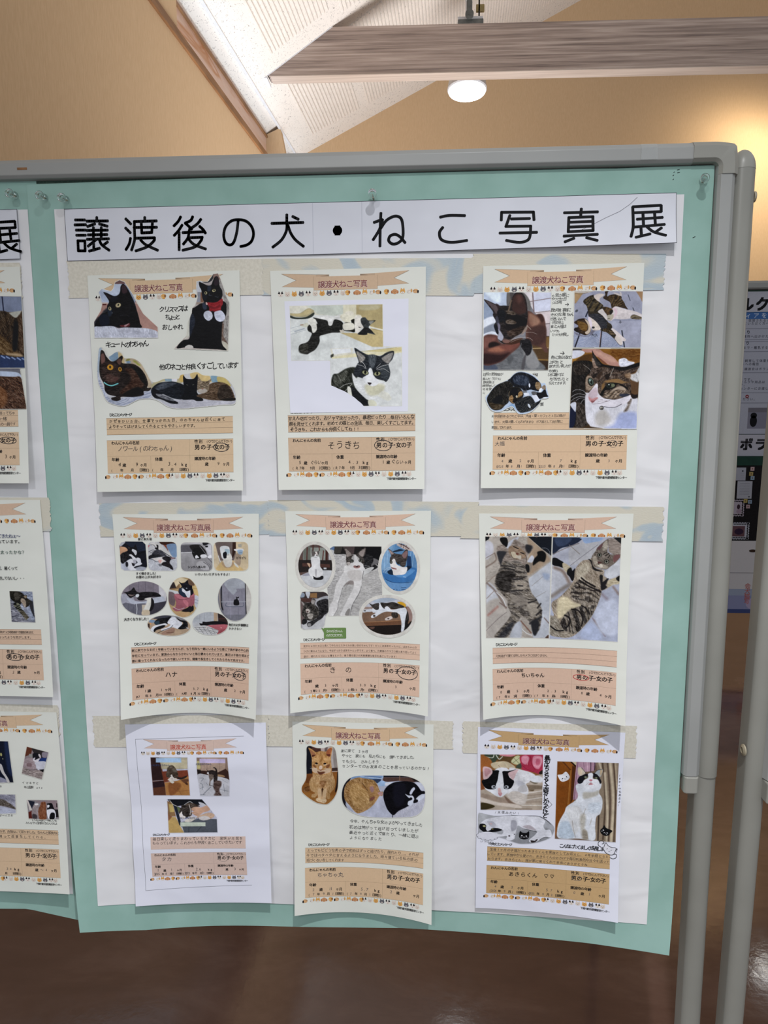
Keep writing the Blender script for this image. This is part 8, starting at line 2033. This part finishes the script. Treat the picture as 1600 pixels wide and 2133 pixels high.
S_["photos"] = [
 dict(name='photo', org=(3.91, 40.56), W=926, H=943, mask=('p', [4,38,908,4,922,899,18,939]), glued=False, label=None, ops="""F 8a5c34
P 3c4638 s6.8 63 33 276 26 247 113 187 181 126 136
P 5c4428 s6.8 276 54 487 27 459 133 415 193 353 123 263 161
L d0d4c8 w11.8 s4.2 79 73 178 84 200 34
L c8ccc0 w13.3 s4.2 231 40 277 103 322 60
P d88c98 s5.1 276 23 502 18 457 52 337 51
P c4c49c s6.8 451 126 517 41 570 38 593 110 565 176 490 172
L 68684c w5.9 s3.4 474 157 577 62
L 68684c w5.2 s3.4 488 75 564 160
P 3e4a3c s6.8 550 177 609 157 596 239 521 227
P a8304a s6.8 592 29 908 4 908 285 865 320 776 293 626 269 602 190
P d68ca0 s8.5 600 53 666 25 712 71 669 170 609 141
P d88ca0 s8.5 785 27 888 37 898 141 848 240 774 196 757 92
P c06078 s6.8 815 81 867 86 861 159 810 162
L e8b0bc w6.6 s4.2 793 66 859 47 890 109 848 200 781 180
L e8b0bc w5.9 s4.2 630 59 689 72 684 177
L 8c2036 w8.8 s4.2 726 38 751 165 805 259
L 8c2036 w7.4 s4.2 610 189 686 250 775 285
P 241c18 s5.1 857 304 908 253 910 333
P a06030 s8.5 6 69 110 79 172 149 158 232 81 236 9 323
P 804828 s8.5 10 356 44 337 71 583 17 619
P c8b89c s5.1 157 183 248 145 384 137 505 212 491 261 355 237 249 259 188 246
L 8c5c58 w4.4 s2.5 264 201 310 256
L d4ccb0 w6.6 s3.4 249 202 338 140 400 218
p b0a294 s8.5 13 620 909 317 922 899 18 939
P b9ada6 s8.5 689 395 910 349 912 462 720 474
P 6a6050 s10.2 719 434 839 458 882 431 809 485
P 5c4c38 s6.8 722 580 797 575 782 600 730 595
P 7c6c5c s8.5 691 509 914 510 915 559 707 573
L ded6d0 w14.7 s6.8 694 639 915 591
L 8c7a6c w8.8 s5.9 694 679 917 648
L ded6d0 w13.3 s6.8 666 755 918 696
L 8c7a6c w8.8 s5.9 682 786 920 769
L ded8d0 w13.3 s6.8 623 840 921 826
L 7c6c5c w10.3 s5.9 534 904 774 894
P 9c8a7c s11.9 14 669 257 718 471 769 623 832 396 840 166 774 15 735
P 7a6456 s8.5 363 694 471 785 547 829 426 805
P d2c6bc s10.2 15 735 243 802 547 829 609 890 244 852 16 802
P 3a3018 s6.8 16 827 136 835 229 877 122 927 18 939
P c8c0ba s11.9 f6 385 644 467 589 588 597 693 622 695 720 667 812 593 834 501 800 424 723
P dcdce2 s6.8 f4 416 266 521 243 611 262 731 295 806 339 777 373 720 458 676 493 707 556 709 654 619 644 558 615 468 622 408 642
P d8dae2 s8.5 733 376 836 346 911 381 905 446 824 459 749 440
P c4c4ce s10.2 540 437 615 449 661 494 587 532 541 502
P c0bec2 s6.8 558 599 587 532 676 510 693 606 619 628
P e2e4ec s5.1 242 260 355 237 416 266 464 409 488 506 452 590 393 660 333 713 295 720 241 703 164 651 79 590 46 469 84 417
P 08080c s4.2 f4 143 266 189 287 280 290 274 389 260 455 238 522 239 580 163 601 86 582 35 502 38 453 115 423 159 347
P 08080c s4.2 f4 326 304 417 290 529 259 462 295 417 331 434 395 495 440 496 489 459 565 407 585 346 572 352 498 328 418
P d3b4b8 s5.1 43 247 96 231 166 264 182 329 137 397 99 432 53 435 44 354
P b88c92 s6.8 66 270 128 266 159 314 106 383 76 384
P d3b4b8 s5.1 410 331 477 286 559 257 530 324 494 424 464 418
P e0e2ea s4.2 281 298 318 296 343 417 354 580 362 629 333 697 272 701 248 637 239 555 260 455
E 8c909a s2.5 205 559 36 31
E b8bcc4 s1.7 205 559 26 23
E 14141a s1.7 210 557 14 16
E 8c909a s2.5 393 553 34 30
E b8bcc4 s1.7 393 553 25 23
E 14141a s1.7 388 553 14 16
P c89098 s5.1 271 651 301 641 332 656 310 706 287 692
P d8b0b0 s8.5 270 586 300 575 317 648 279 651"""),
 dict(name='photo', org=(1.75, 139.38), W=1137, H=485, mask=('P', [10,384,4,200,6,24,52,4,160,29,284,40,497,19,648,20,872,10,977,47,1052,98,1120,166,1133,230,1102,323,1044,377,911,438,777,471,627,481,504,450,351,397,197,385,41,382]), glued=False, label=None, ops="""F a4a6ae
P b4b6bc s5.1 5 16 52 8 191 35 268 45 146 105 8 183
P 8e9096 s6.8 10 334 196 318 273 362 396 384 504 442 657 478 956 426 1102 323 1025 198 653 263 504 408 365 337
P 18181c s3.4 798 16 947 25 1037 91 1083 145 1007 77 902 20
L 28282c w7.4 s2.5 497 21 723 18 887 13
P dddee8 s5.1 f4 39 181 115 107 215 75 330 49 542 28 768 23 902 28 993 87 972 170 1003 233 1070 227 1101 307 1080 349 1014 347 955 369 881 433 792 449 768 410 849 328 878 260 803 250 682 227 598 185 577 253 556 354 549 404 489 435 428 415 442 364 350 380 258 380 238 348 273 328 365 337 379 269 302 259 240 231 149 289 102 242
P bcbcc8 s6.8 139 139 216 133 270 178 256 230 194 218
P d0b8bc s5.1 170 161 216 166 201 192
P 0c0c10 s3.4 31 190 77 177 124 199 125 265 141 289 195 276 210 250 302 242 364 270 272 303 118 316 56 288 24 249
E b0ac80 s2.5 97 216 22 15
E 9a8c40 s2.5 222 259 16 7
P dadbe6 s4.2 125 240 187 235 195 268 149 297 133 273
P a8a8b4 s8.5 498 110 574 120 576 236 501 276
P b0a8b0 s8.5 666 195 771 170 862 245 757 237
L 3c3c40 w6.6 s3.4 690 235 803 258 878 277
E 3c3438 s2.5 472 361 14 12
E 2c2428 s2.5 548 330 8 8
P 2c2426 s4.2 791 416 851 419 866 401 895 390 867 434 807 452
L 4c4c50 w5.9 s2.5 918 405 984 358 1043 353
P 0c0c10 s3.4 630 273 661 295 721 298 762 270 767 336 753 386 693 408 632 389 616 349
E e8e8ee s1.7 658 347 11 9
E e8e8ee s1.7 724 351 10 8
L e8e8ee w4.4 s1.7 677 376 691 363 706 376
L c8c8d0 w4.4 s1.7 636 368 651 377
L c8c8d0 w4.4 s1.7 730 375 744 367"""),
 dict(name='photo', org=(115.22, 49.17), W=892, H=1273, mask=('p', [4,15,881,4,888,1260,11,1269]), glued=False, label=None, ops="""F 70594a
p 8a501c s5.6 -4 15 283 12 263 731 119 742 11 1269
p 7c4414 s7.5 4 32 68 29 191 153 183 737 15 1108
p 5a3014 s4.7 68 20 100 18 207 143 191 153
p 1e120c s4.7 188 13 211 12 276 69 270 105
p c8bca0 s3.7 211 10 279 8 273 69
p 4a260e s5.6 221 72 277 104 260 607 214 699
L a06c34 w11.4 s3.7 204 152 182 702
p b08ca0 s4.7 279 10 558 5 531 150 406 166 308 621 252 625
L 6c4c60 w8.1 s2.8 299 11 268 624
L 8c6c80 w6.5 s3.7 377 11 397 141
L 3c2c3c w11.4 s2.8 483 9 491 187
L 3c2c3c w11.4 s2.8 542 10 542 132
L c8a8b8 w16.3 s5.6 433 17 445 155
p 8c7c6a s7.5 558 8 879 4 888 1260 581 1265 634 440
L c2b4a0 w27.7 s8.4 605 15 648 143
L 4c3c30 w21.2 s7.5 651 13 717 609 705 1228
L c0b29c w32.5 s9.4 691 175 754 782 761 1249
L 54443a w21.2 s8.4 721 9 787 604 785 1247
L c4b69e w35.8 s9.4 760 15 833 601 824 1252
L 4c3c30 w17.9 s7.5 806 8 861 512 863 1249
L b4a48c w16.3 s7.5 837 11 874 424
L 3c3028 w21.2 s7.5 631 844 635 1252
P dbdfe8 s5.6 f4 285 393 348 345 425 296 630 327 648 404 619 485 669 578 680 682 653 825 600 882 589 1042 588 1247 413 1245 309 1245 68 1257 40 1124 69 978 137 830 167 738 292 631 322 550 295 463
P b9c6d6 s22.5 f6 93 994 206 985 273 1087 277 1239 84 1247 56 1105
P d8d9dd s13.1 f6,80 169 792 327 726 411 897 307 1173 222 1002
P bab6ae s16.8 400 500 525 491 618 459 605 530 481 591 402 597
P ccd4e0 s13.1 f8 484 679 640 650 667 754 583 831 487 803
P b8b4ac s18.7 f8 363 901 442 859 434 1127 405 1236
P 9a9184 s13.1 f8 409 1111 465 1106 500 1237 421 1244
L 9c948c w6.5 s4.7 253 963 273 1087 309 1227
L a49c94 w6.5 s4.7 439 762 410 862 381 953
L b0a8a0 w7.3 s5.6 538 905 510 1014
P e2e6ee s7.5 496 1086 574 1061 580 1243 500 1237
P 14141a s4.7 f4 303 322 329 250 391 211 454 198 447 251 409 280 379 343 332 364
P 14141a s4.7 524 185 579 191 628 266 649 317 631 353 606 294 550 271 522 238
P e4e6ee s4.7 454 198 500 178 525 203 527 273 597 285 624 371 587 443 477 451 397 421 372 370 409 298 456 260
P c9bcae s4.7 301 112 332 92 381 124 414 183 360 231 320 224 303 173
P dcc8b0 s7.5 313 120 357 134 367 204 328 206
L 2c2c30 w6.5 s2.8 356 104 406 166 422 192
P a8b0b8 s4.7 547 180 593 129 654 117 656 169 627 240 579 199
P c8b090 s5.6 624 127 655 134 649 178 627 223
L 2c2c30 w5.7 s2.8 547 184 585 134 647 119
E 20241c s2.8 419 253 28 23 10
E 9aa488 s1.9 424 253 19 15 10
E 101410 s1.9 427 251 8 12
E 20241c s2.8 573 257 26 19 10
E 9aa488 s1.9 570 258 17 12 10
E 101410 s1.9 568 256 7 10
P c0808c s3.7 469 298 496 283 523 295 501 318
P b8848c s4.7 467 373 497 336 530 368 506 374
L b0a8a8 w4.1 s2.8 428 384 489 327 553 376
P e2e2ea s3.7 18 236 81 221 132 176 177 224 191 268 164 313 101 342 60 329 35 286
E 14141a s1.9 89 293 9 10
E 14141a s1.9 146 260 8 10
L 3c3c44 w4.1 s1.9 114 290 125 302 141 287
L 3c3c44 w4.1 s1.9 77 310 90 318
L 3c3c44 w4.1 s1.9 163 269 176 281
P 0a0a0e s3.7 718 1005 747 1047 834 1084 804 1130 789 1158 735 1172 679 1141 662 1089 692 1051
E e4e4ea s1.9 707 1084 10 8
E e4e4ea s1.9 763 1125 10 8
L e4e4ea w4.9 s1.9 714 1129 725 1116 738 1134
L e4e4ea w4.9 s1.9 678 1097 690 1107
L e4e4ea w4.9 s1.9 748 1146 763 1153"""),
]
EXTRA.get('S9') and S_.update(extra=EXTRA['S9'])
sheet(S_)

S_ = {'name': 'L1', 'label': 'sheet cut off by the left border with dark brown fur prints', 'corners': [(-0.7942, 1.6613), (-0.5788, 1.6623), (-0.5795, 1.3547), (-0.7917, 1.3537)], 'lift': (0.015, 0.014, 0.015), 'title': '譲渡犬ねこ写真', 'peach': (216, 188, 158), 'hand': [(100.0, 192.0, 200.6, 5.4, 'いつも一緒にいて、お昼寝の後の座ってちゃ', (62, 60, 62), 0, 0.8), (100.0, 182.0, 208.3, 5.4, 'んこも一緒にいる、とても仲良しの二人の一緒。', (62, 60, 62), 0, 0.8), (100.0, 193.0, 216.0, 5.4, 'もうすっかり我が家の大切な家族の一員です', (62, 60, 62), 0, 0.8), (174.0, 180.0, 261.5, 7.5, '3', (30, 28, 30), 0, 1.0)], 'ring': (180.5, 236.8, 12.5, 4.8, 0.9, (60, 58, 60)), 'left': True, 'base': 0.0036}
S_["photos"] = [
 dict(name='photo', org=(118.7, 36.17), W=908, H=1007, mask=('p', [4,4,916,38,961,1003,35,995]), glued=True, label='print showing dark brown tabby fur above a blue cushion', ops="""F 3c2818
p 7c86a0 s6.1 4 4 920 38 924 246 635 242 -10 248
L 1c2038 w17.6 s4.0 634 39 644 234
P b8b8ae s8.1 660 267 925 227 931 295 762 325
P 3a2a1a s8.1 f16,60 t1c130c,40,53,.5 -14 313 257 220 609 225 696 243 807 323 870 278 925 269 950 853 666 857 -46 849
P 5c4426 s20.2 f20,30 331 482 592 568 761 735 810 818 403 796
P 0e0d10 s14.1 787 374 847 408 826 653 794 768 743 735
P 4a3626 s14.1 f16,60 859 327 929 328 937 737 847 785
P b09878 s14.1 669 800 846 810 879 852 668 824
P 27365c s6.1 -42 791 579 823 755 859 949 861 961 1006 -54 994
L 8ca0cc w17.6 s6.1 578 840 622 865
L 8ca0cc w17.6 s6.1 649 849 692 874
L 8ca0cc w17.6 s6.1 728 858 771 884
L 8ca0cc w17.6 s6.1 808 867 851 893
L 8ca0cc w17.6 s6.1 878 877 921 894"""),
 dict(name='photo', org=(121.81, 135.71), W=877, H=578, mask=('p', [4,4,805,15,882,574,62,571]), glued=True, label='print of dark brown fur on a pale blanket', ops="""F 4a2e1c
p 6c6c76 s6.1 4 4 810 15 819 105 625 61 1 62
P b8c4dc s6.1 2 46 670 57 819 105 830 163 667 128 -3 129
P 4e3222 s8.1 f22,35 t261810,-55,39,.5 -3 129 658 132 829 167 882 574 -28 567
P 6a4428 s20.2 f16,35 348 267 561 286 607 445 512 563 243 552"""),
]
EXTRA.get('L1') and S_.update(extra=EXTRA['L1'])
sheet(S_)

S_ = {'name': 'L2', 'label': 'sheet cut off by the left border with printed lines and one tabby picture', 'corners': [(-0.7885, 1.3275), (-0.5731, 1.3285), (-0.5658, 1.0281), (-0.7798, 1.0262)], 'lift': (0.012, 0.012, 0.014), 'title': '譲渡犬ねこ写真', 'peach': (214, 184, 160), 'hand': [(100.0, 187.0, 200.6, 4.6, 'いつもそばに来て、手と手をそっと尻尾を触れて距離を保ちます。', (30, 28, 30), 0, 0), (100.0, 183.0, 208.3, 4.6, '体も心も大きくなったような気がします。', (30, 28, 30), 0, 0), (147.0, 152.0, 261.5, 5.5, '2', (30, 28, 30), 0, 1.0)], 'ring': (153.5, 236.8, 13, 5.2, 0.9, (60, 58, 60)), 'print': [(90, 176, 56, 6.8, '夏になってお腹がでてきたねぇ〜', (40, 52, 110), 0.006), (90, 178, 64, 6.2, '太ったねって言われています。', (30, 28, 30), 0.006), (130, 183, 80, 6.2, '少し太ったかな？', (60, 90, 80), 0.006), (132, 168, 104, 6.0, '最近、暑くって', (30, 28, 30), 0.006), (132, 180, 119, 6.0, '運動してないし･･･', (30, 28, 30), 0.006), (100, 132, 180, 6.5, 'どうかな？？', (30, 28, 30), 0.006), (60, 122, 164, 6.0, 'お散歩のとき', (30, 28, 30), 0.006)], 'left': True, 'base': 0.0036}
S_["photos"] = [
 dict(name='photo', org=(152.1, 136.12), W=373, H=481, mask=('p', [5,4,352,9,369,477,4,472]), glued=False, label=None, ops="""F 7c8090 f14
P 8c94a8 s5.5 f20 186 10 352 9 363 347 326 448 247 278 277 139
P 7c7c88 s5.5 f26,10 t505460,100,19,.4 -1 151 71 200 181 349 255 448 364 472 5 472
P 17150f s4.4 f10 5 4 146 8 223 59 258 119 173 179 150 219 54 160 8 101
P 34302a s5.5 f14 74 31 164 40 158 110 85 150
P 2a2620 s3.3 f10 179 100 232 69 267 64 269 109 327 148 346 163 303 198 281 228 229 249 192 199 165 159
P 8a7c68 s3.3 216 84 252 69 260 99 239 109
P 9c8c7c s3.3 f12 178 114 228 129 244 179 240 229 219 249 192 199 165 159
P 2a2a30 s5.5 305 168 351 163 356 297 360 397 333 348 300 248
P 6c6c5c s3.3 f8 t0c0b0c,-60,52,.85 62 180 113 180 151 209 186 279 260 378 268 408 225 439 179 379 114 300 59 230
P 4c463a s3.3 f14 144 299 194 309 269 398 247 418 216 429 180 369
L 0c0c10 w13.4 s2.7 61 200 114 170 152 199
L 0c0c10 w12.4 s2.7 93 245 140 219
L 0c0c10 w12.4 s2.7 106 270 148 249
L 0c0c10 w11.4 s2.7 125 294 166 284
L e0d8d0 w5.7 s1.6 221 219 222 246
L c8c0b4 w4.3 s1.6 208 399 226 434
P a8b0c4 s4.4 f14 151 209 190 229 207 279 176 279"""),
]
EXTRA.get('L2') and S_.update(extra=EXTRA['L2'])
sheet(S_)

S_ = {'name': 'L3', 'label': 'lowest sheet cut off by the left border, with small tilted prints and pencil notes', 'corners': [(-0.7857, 0.9966), (-0.5703, 0.9976), (-0.5573, 0.7069), (-0.7713, 0.7029)], 'lift': (0.014, 0.014, 0.018), 'title': '譲渡犬ねこ写真', 'peach': (218, 188, 156), 'hand': [(145.0, 172.0, 119.0, 5.0, 'イマキャと', (62, 60, 62), 0, 1.0), (148.0, 178.0, 126.0, 5.0, '毎日昼寝 zzz', (62, 60, 62), 0, 1.0), (156.0, 196.0, 180.0, 4.6, 'いつも仲良し一緒にいる', (62, 60, 62), 0, 1.0), (146.0, 196.0, 185.0, 4.6, 'みんなで3匹仲良くならんでるよ', (62, 60, 62), 0, 1.0), (90.0, 112.0, 125.0, 5.0, 'おひるね', (62, 60, 62), 0, 1.0), (90.0, 126.0, 174.0, 4.6, 'お昼寝ダーイスキ', (62, 60, 62), 0, 1.0), (80.0, 198.0, 200.6, 5.6, 'やさしい男の子。危険なにて足りました。ちゃんと家族共に', (62, 60, 62), 0, 0.8), (80.0, 180.0, 208.3, 5.6, 'いつも鳴って返事をしてくれる。', (62, 60, 62), 0, 0.8), (155.0, 178.0, 261.5, 5.5, '3〜4', (92, 90, 92), 0, 1.0), (109.0, 118.0, 261.5, 5.5, '3.8', (92, 90, 92), 0, 1.0)], 'ring': (180.5, 236.8, 12.5, 4.8, 0.45, (120, 116, 116)), 'left': True, 'base': 0.0036, 'folds': [(0, 0), (80, 1.4), (160, 0.2), (297, 0.6)]}
S_["photos"] = [
 dict(name='photo', org=(90.0, 48.49), W=423, H=711, mask=('p', [-123,4,397,6,419,681,-119,707]), glued=True, label='dark print of a black and white cat leg', ops="""F 0d1324
P 1c2848 s17.2 335 15 392 14 422 547 347 465
P 8c8ca0 s6.9 -7 557 237 602 320 684 -19 701
P c4c0c0 s5.2 255 383 275 433 293 516 336 599 362 674 321 679 294 600 244 517 206 384
E a8a46c s2.6 268 224 16 28
E a8a490 s2.6 290 294 8 8"""),
 dict(name='photo', org=(146.31, 56.72), W=460, H=541, mask=('p', [125,4,456,92,312,537,4,448]), glued=True, label='small tilted print of two cats lying together', ops="""F 8c8084
p 5c3020 s4.3 121 4 213 23 181 123 71 175
P 2c2828 s4.3 205 23 444 92 403 201 275 171
p 1c3470 s4.3 323 186 429 176 399 251 286 237
P 8c8490 s5.2 362 94 455 100 421 176 356 169
P 9c8c90 s4.3 f10 71 175 160 182 237 238 245 355 176 390 81 359 45 293
P 7a6468 s6.9 104 275 177 281 165 332 100 325
P c8c8d4 s4.3 236 255 400 243 382 368 259 379 240 305
P 14141a s4.3 205 122 280 104 325 153 304 220 221 239
P d8d4dc s3.4 208 197 242 180 230 222 289 195 314 195 269 254 213 239
P 8c8c88 s4.3 148 124 196 131 193 181 161 173
P d0c8cc s4.3 311 120 333 153 322 195 294 137
P 8a7e7c s5.2 f18 41 343 144 391 258 388 354 419 312 537 4 448
p 141418 s3.4 284 379 366 369 350 423
L 2c2426 w6.0 s2.6 127 391 260 371"""),
 dict(name='photo', org=(90.0, 136.44), W=433, H=347, mask=('p', [-119,10,429,4,413,314,-131,343]), glued=True, label='small print of grey tabby fur on a white blanket', ops="""F a8a8b8 f14
P 8c8c9c s6.9 f14,30 -36 16 429 12 410 123 206 95
P 5c544e s6.9 f18,30 -43 93 206 86 317 143 420 225 408 251 279 212 34 167
P b8bcd0 s5.2 f8 -51 187 277 229 415 259 413 314 -64 332"""),
 dict(name='photo', org=(150.25, 143.99), W=501, H=333, mask=('p', [4,13,489,4,497,313,239,329,11,319]), glued=True, label='small print of three cats seen from behind', ops="""F 8a8488
p 1c2030 s4.3 16 17 130 39 86 176
p d0c8c4 s3.4 4 13 24 16 78 176 36 186
p 5a2018 s4.3 17 212 85 184 75 317 11 319
p 1a1618 s4.3 417 158 499 156 498 284 432 285
p 8c7c80 s4.3 131 22 493 8 491 156 303 136
L 2c2024 w19.5 s3.4 481 63 477 114
P 9a8e90 s4.3 f10,80 90 125 127 73 176 72 188 139 180 241 149 319 75 317 66 219
P e0dce0 s3.4 127 73 177 67 183 88 133 98
P 40383c s6.9 81 244 146 259 141 319 75 317
P 7c4c34 s4.3 f10,80 177 173 216 88 236 45 302 43 303 136 303 255 289 324 190 326 171 250
P e4e4ec s4.3 317 170 384 151 433 166 452 242 430 315 339 318 312 238
P 0c0c10 s3.4 317 68 399 57 420 116 433 158 384 151 318 161 339 101
P dcdce4 s2.6 322 110 340 84 363 100 336 135
P 0c0c10 s3.4 362 236 396 210 436 226 422 315 347 318"""),
]
EXTRA.get('L3') and S_.update(extra=EXTRA['L3'])
sheet(S_)

# ------------------------------------------------------------ boards seen through the gap between the poles
fb = empty('display_board', (1.3, 1.3, .9)); tag(fb, 'far notice board seen between the two poles, with volunteer posters', 'notice board')
def FB(x, y, z): return (x, 1.3 + y, z)
mb = MB(); mb.prism([(p[0], p[1]) for p in prof], lambda p, t: FB(.62 + 1.2 * t, p[0], 1.829 + p[1] * .95)); mb.build('top_rail', M['frame'], fb)
mb = MB(); mb.box(.62, 1.82, 1.3, 1.316, 1.055, 1.835); mb.build('board_panel', M['cloth_board'], fb)
for xx in (.60, 1.82):
    mb = MB(); mb.box(xx - .015, xx + .015, 1.296, 1.32, .03, 1.85, .004); mb.build('post', M['pole'], fb); mb = MB(); mb.box(xx - .02, xx + .02, 1.06, 1.56, 0, .035, .008); mb.build('foot', M['pole'], fb)
def flat(name, x0, x1, z0, z1, y, col, label, cat, items, group=None, jag=0):
    r = empty(name, ((x0 + x1) / 2, y, z0)); tag(r, label, cat, group)
    f = lambda u, v, w: np.c_[np.asarray(u) / 1000., y - .0006 - np.asarray(w) / 1000., np.asarray(v) / -1000.]
    L = Layer(); L.rect(x0 * 1000, -z1 * 1000, x1 * 1000, -z0 * 1000, col)
    if jag:
        n = int((x1 - x0) / .008)
        for i in range(n + 1):
            for zz in (z0, z1): L.disc(x0 * 1000 + i * 8, -zz * 1000, 4, 4, col, .0, seg=10)
        n = int((z1 - z0) / .008)
        for i in range(n + 1):
            for xx in (x0, x1): L.disc(xx * 1000, -z0 * 1000 - i * 8, 4, 4, col, .0, seg=10)
    L.build('paper', f, r)
    L = Layer(); items(L); L.build('print', f, r); return r
KB = (20, 20, 24); GT = (70, 70, 84)
def i1(L):
    L.text(909, 1191, -1769, 44, 'ミルクボラン', KB, .05, z=.1)
flat('title_strip', .70, 1.36, 1.762, 1.823, 1.299, (196, 197, 210), 'white title strip with thick black lettering at the top of the far board', 'sign', i1)
def i2(L):
    L.rect(720, -1761, 1400, -1741, (70, 112, 176), .05); L.text(880, 1190, -1745, 17, 'ボランティアを募集します中', (214, 226, 242), .01, z=.1)
    for (z, n, t) in ((1734, 0, 'した、収容される子猫を'), (1725, 2, 'ていただく方へ。'), (1686, 1, '保健所へ出かけた子'), (1652, 0, '生後まで・離乳する子'), (1612, 3, '飼育して体重を計'), (1602, 2, 'ーへの報告'), (1587, 3, '譲渡会はボランテ'), (1555, 3, 'です。'), (1547, 2, 'ミルクや用品は'), (1538, 2, 'す。'), (1527, 2, 'センターにお渡し'), (1494, 2, 'ください。')):
        L.text(955 + n * 10, 955 + n * 10 + 11 * len(t), -z + 1, 9.4, t, GT, .012, z=.1)
    for z in (1712, 1679, 1673, 1642, 1578, 1516, 1485): L.line([(720, -z), (1400, -z)], 1.3, (112, 112, 130), .1)
    for z in (1697, 1664): L.text(985, 997, -z, 12, 'り', KB, .02, z=.1)
    L.disc(1000, -1505, 5.5, 5.5, (136, 56, 66), .1, seg=16); L.disc(1000, -1505, 2.5, 2, (200, 180, 190), .2)
    L.rect(1006, -1470, 1110, -1405, (136, 136, 154), .1); L.disc(1024, -1428, 11, 18, (22, 22, 28), .2, seg=18); L.disc(1024, -1446, 10, 9, (22, 22, 28), .2); L.rect(1006, -1470, 1110, -1456, (118, 116, 128), .15)
flat('recruitment_poster', .72, 1.40, 1.388, 1.761, 1.299, (184, 187, 203), 'pale recruitment poster with a blue heading and rows of small print, on the far board', 'poster', i2)
def i3(L): L.text(984, 1074, -1341, 40, 'ボラ', KB, .06, z=.1)
flat('title_strip', .80, 1.36, 1.319, 1.386, 1.299, (192, 192, 205), 'white title strip with thick black lettering under the recruitment poster', 'sign', i3)
fr = empty('black_panel', (1.1, 1.29, 1.05)); tag(fr, 'black felt panel with a dark green band and pinned cards, on the far board', 'display panel')
mb = MB(); mb.box(.66, 1.46, 1.291, 1.2995, 1.048, 1.290); mb.build('black_felt', mat_noise('black_felt', (18, 15, 18), (28, 24, 27), 300, .9), fr)
mb = MB(); mb.box(.66, 1.46, 1.290, 1.2995, 1.290, 1.318); mb.build('green_band', mat_noise('green_band', (10, 50, 40), (16, 60, 48), 30, .6), fr)
def i5(L):
    L.disc(998, -1272, 2.4, 2.4, KB, .1)
    for z in (1264, 1258, 1252): L.line([(992, -z), (1003, -z)], .6, (150, 150, 160), .1)
flat('note_card', .972, 1.008, 1.242, 1.283, 1.2905, (176, 178, 192), 'small plain note card, uppermost on the black panel', 'card', i5)
def i6(L):
    for k in range(8): L.line([(992, -1232 + k * 5), (1022, -1232 + k * 5)], .7, (128, 128, 140), .1)
    L.disc(1022, -1190, 2.6, 1.6, KB, .1)
flat('note_card', .984, 1.030, 1.184, 1.240, 1.290, (186, 188, 200), 'larger typed note card in the middle of the black panel', 'card', i6)
def i7(L): L.disc(992, -1158, 5, 8, (60, 40, 52), .1); L.disc(994, -1143, 8, 8, (170, 150, 168), .08)
flat('photo_card', .970, 1.006, 1.131, 1.177, 1.290, (190, 180, 194), 'small scallop-edged photo card on the black panel', 'card', i7, jag=1)
def i8(L): L.rect(978, -1096, 1016, -1062, (112, 80, 88), .1); L.disc(998, -1078, 14, 10, (58, 38, 64), .2, seg=18)
for k, (x, z, c, l) in enumerate(((1.027, 1.279, (196, 168, 172), 'tiny pink sticker at the top of the black panel'), (1.024, 1.263, (186, 166, 108), 'tiny yellow sticker under the pink one'), (1.029, 1.250, (150, 176, 196), 'tiny blue sticker beside the note cards'), (1.012, 1.177, (190, 172, 104), 'tiny yellow sticker below the typed card'), (1.026, 1.174, (150, 172, 196), 'tiny blue sticker below the typed card'), (1.021, 1.159, (194, 166, 172), 'tiny pink sticker below the blue one'))):
    r = flat('sticker', x - .006, x + .006, z - .006, z + .006, 1.2895, c, l, 'sticker', lambda L, x=x, z=z: L.disc(x * 1000, -z * 1000, 2.0, 2.0, (110, 84, 70), .1), 'tiny stickers on the black panel')
flat('photo_card', .960, 1.026, 1.056, 1.104, 1.290, (196, 198, 212), 'scallop-edged photo card at the bottom of the black panel', 'card', i8, jag=1)
# tall event poster on its own easel, farther back
ep = empty('event_poster', (2.15, 3.3, 0)); tag(ep, 'white event poster with red lettering and a blue lower part, far behind the poles', 'poster')
f = lambda u, v, w: np.c_[np.asarray(u) / 1000., 3.3 - np.asarray(w) / 1000., np.asarray(v) / -1000.]
ex0, ex1 = 1.72, 2.60
L = Layer(); L.rect(ex0 * 1000, -700, ex1 * 1000, -250, (200, 197, 200)); L.rect(ex0 * 1000, -400, ex1 * 1000, -250, (138, 142, 178), .4)
L.rect(ex0 * 1000, -400, ex1 * 1000, -360, (152, 162, 184), .6); L.disc(1975, -310, 40, 34, (172, 160, 190), .8, seg=24); L.disc(1990, -350, 26, 24, (130, 160, 182), .7, seg=24); L.rect(ex0 * 1000, -275, ex1 * 1000, -250, (64, 74, 120), .9)
L.line([(ex0 * 1000, -500), (1985, -500)], 5, (150, 148, 152), .5)
for q in ((1955, -635, 22, 9, (60, 44, 34)), (1995, -630, 26, 13, (150, 112, 74)), (2030, -634, 12, 9, (40, 30, 28))): L.disc(*q, .6, seg=14)
L.build('paper', f, ep)
L = Layer()
for k in range(6):
    L.text(1972 + k * 8, 2042, -520 + k * 34, 52, '譲渡犬ねこ写'[k], (182, 84, 78), .03, z=1.2)
    if k > 1: L.text(1918, 1960, -470 + k * 32, 36, '展示会犬猫写'[k], (184, 104, 96), .01, z=1.2)
L.build('red_lettering', f, ep)
mb = MB(); mb.box(ex0, ex1, 3.302, 3.33, .25, .70); mb.build('backing_board', M['white_metal'], ep)
for xx in (ex0 + .05, ex1 - .05): mb = MB(); mb.box(xx - .012, xx + .012, 3.302, 3.33, 0, .26); mb.build('leg', M['pole'], ep)
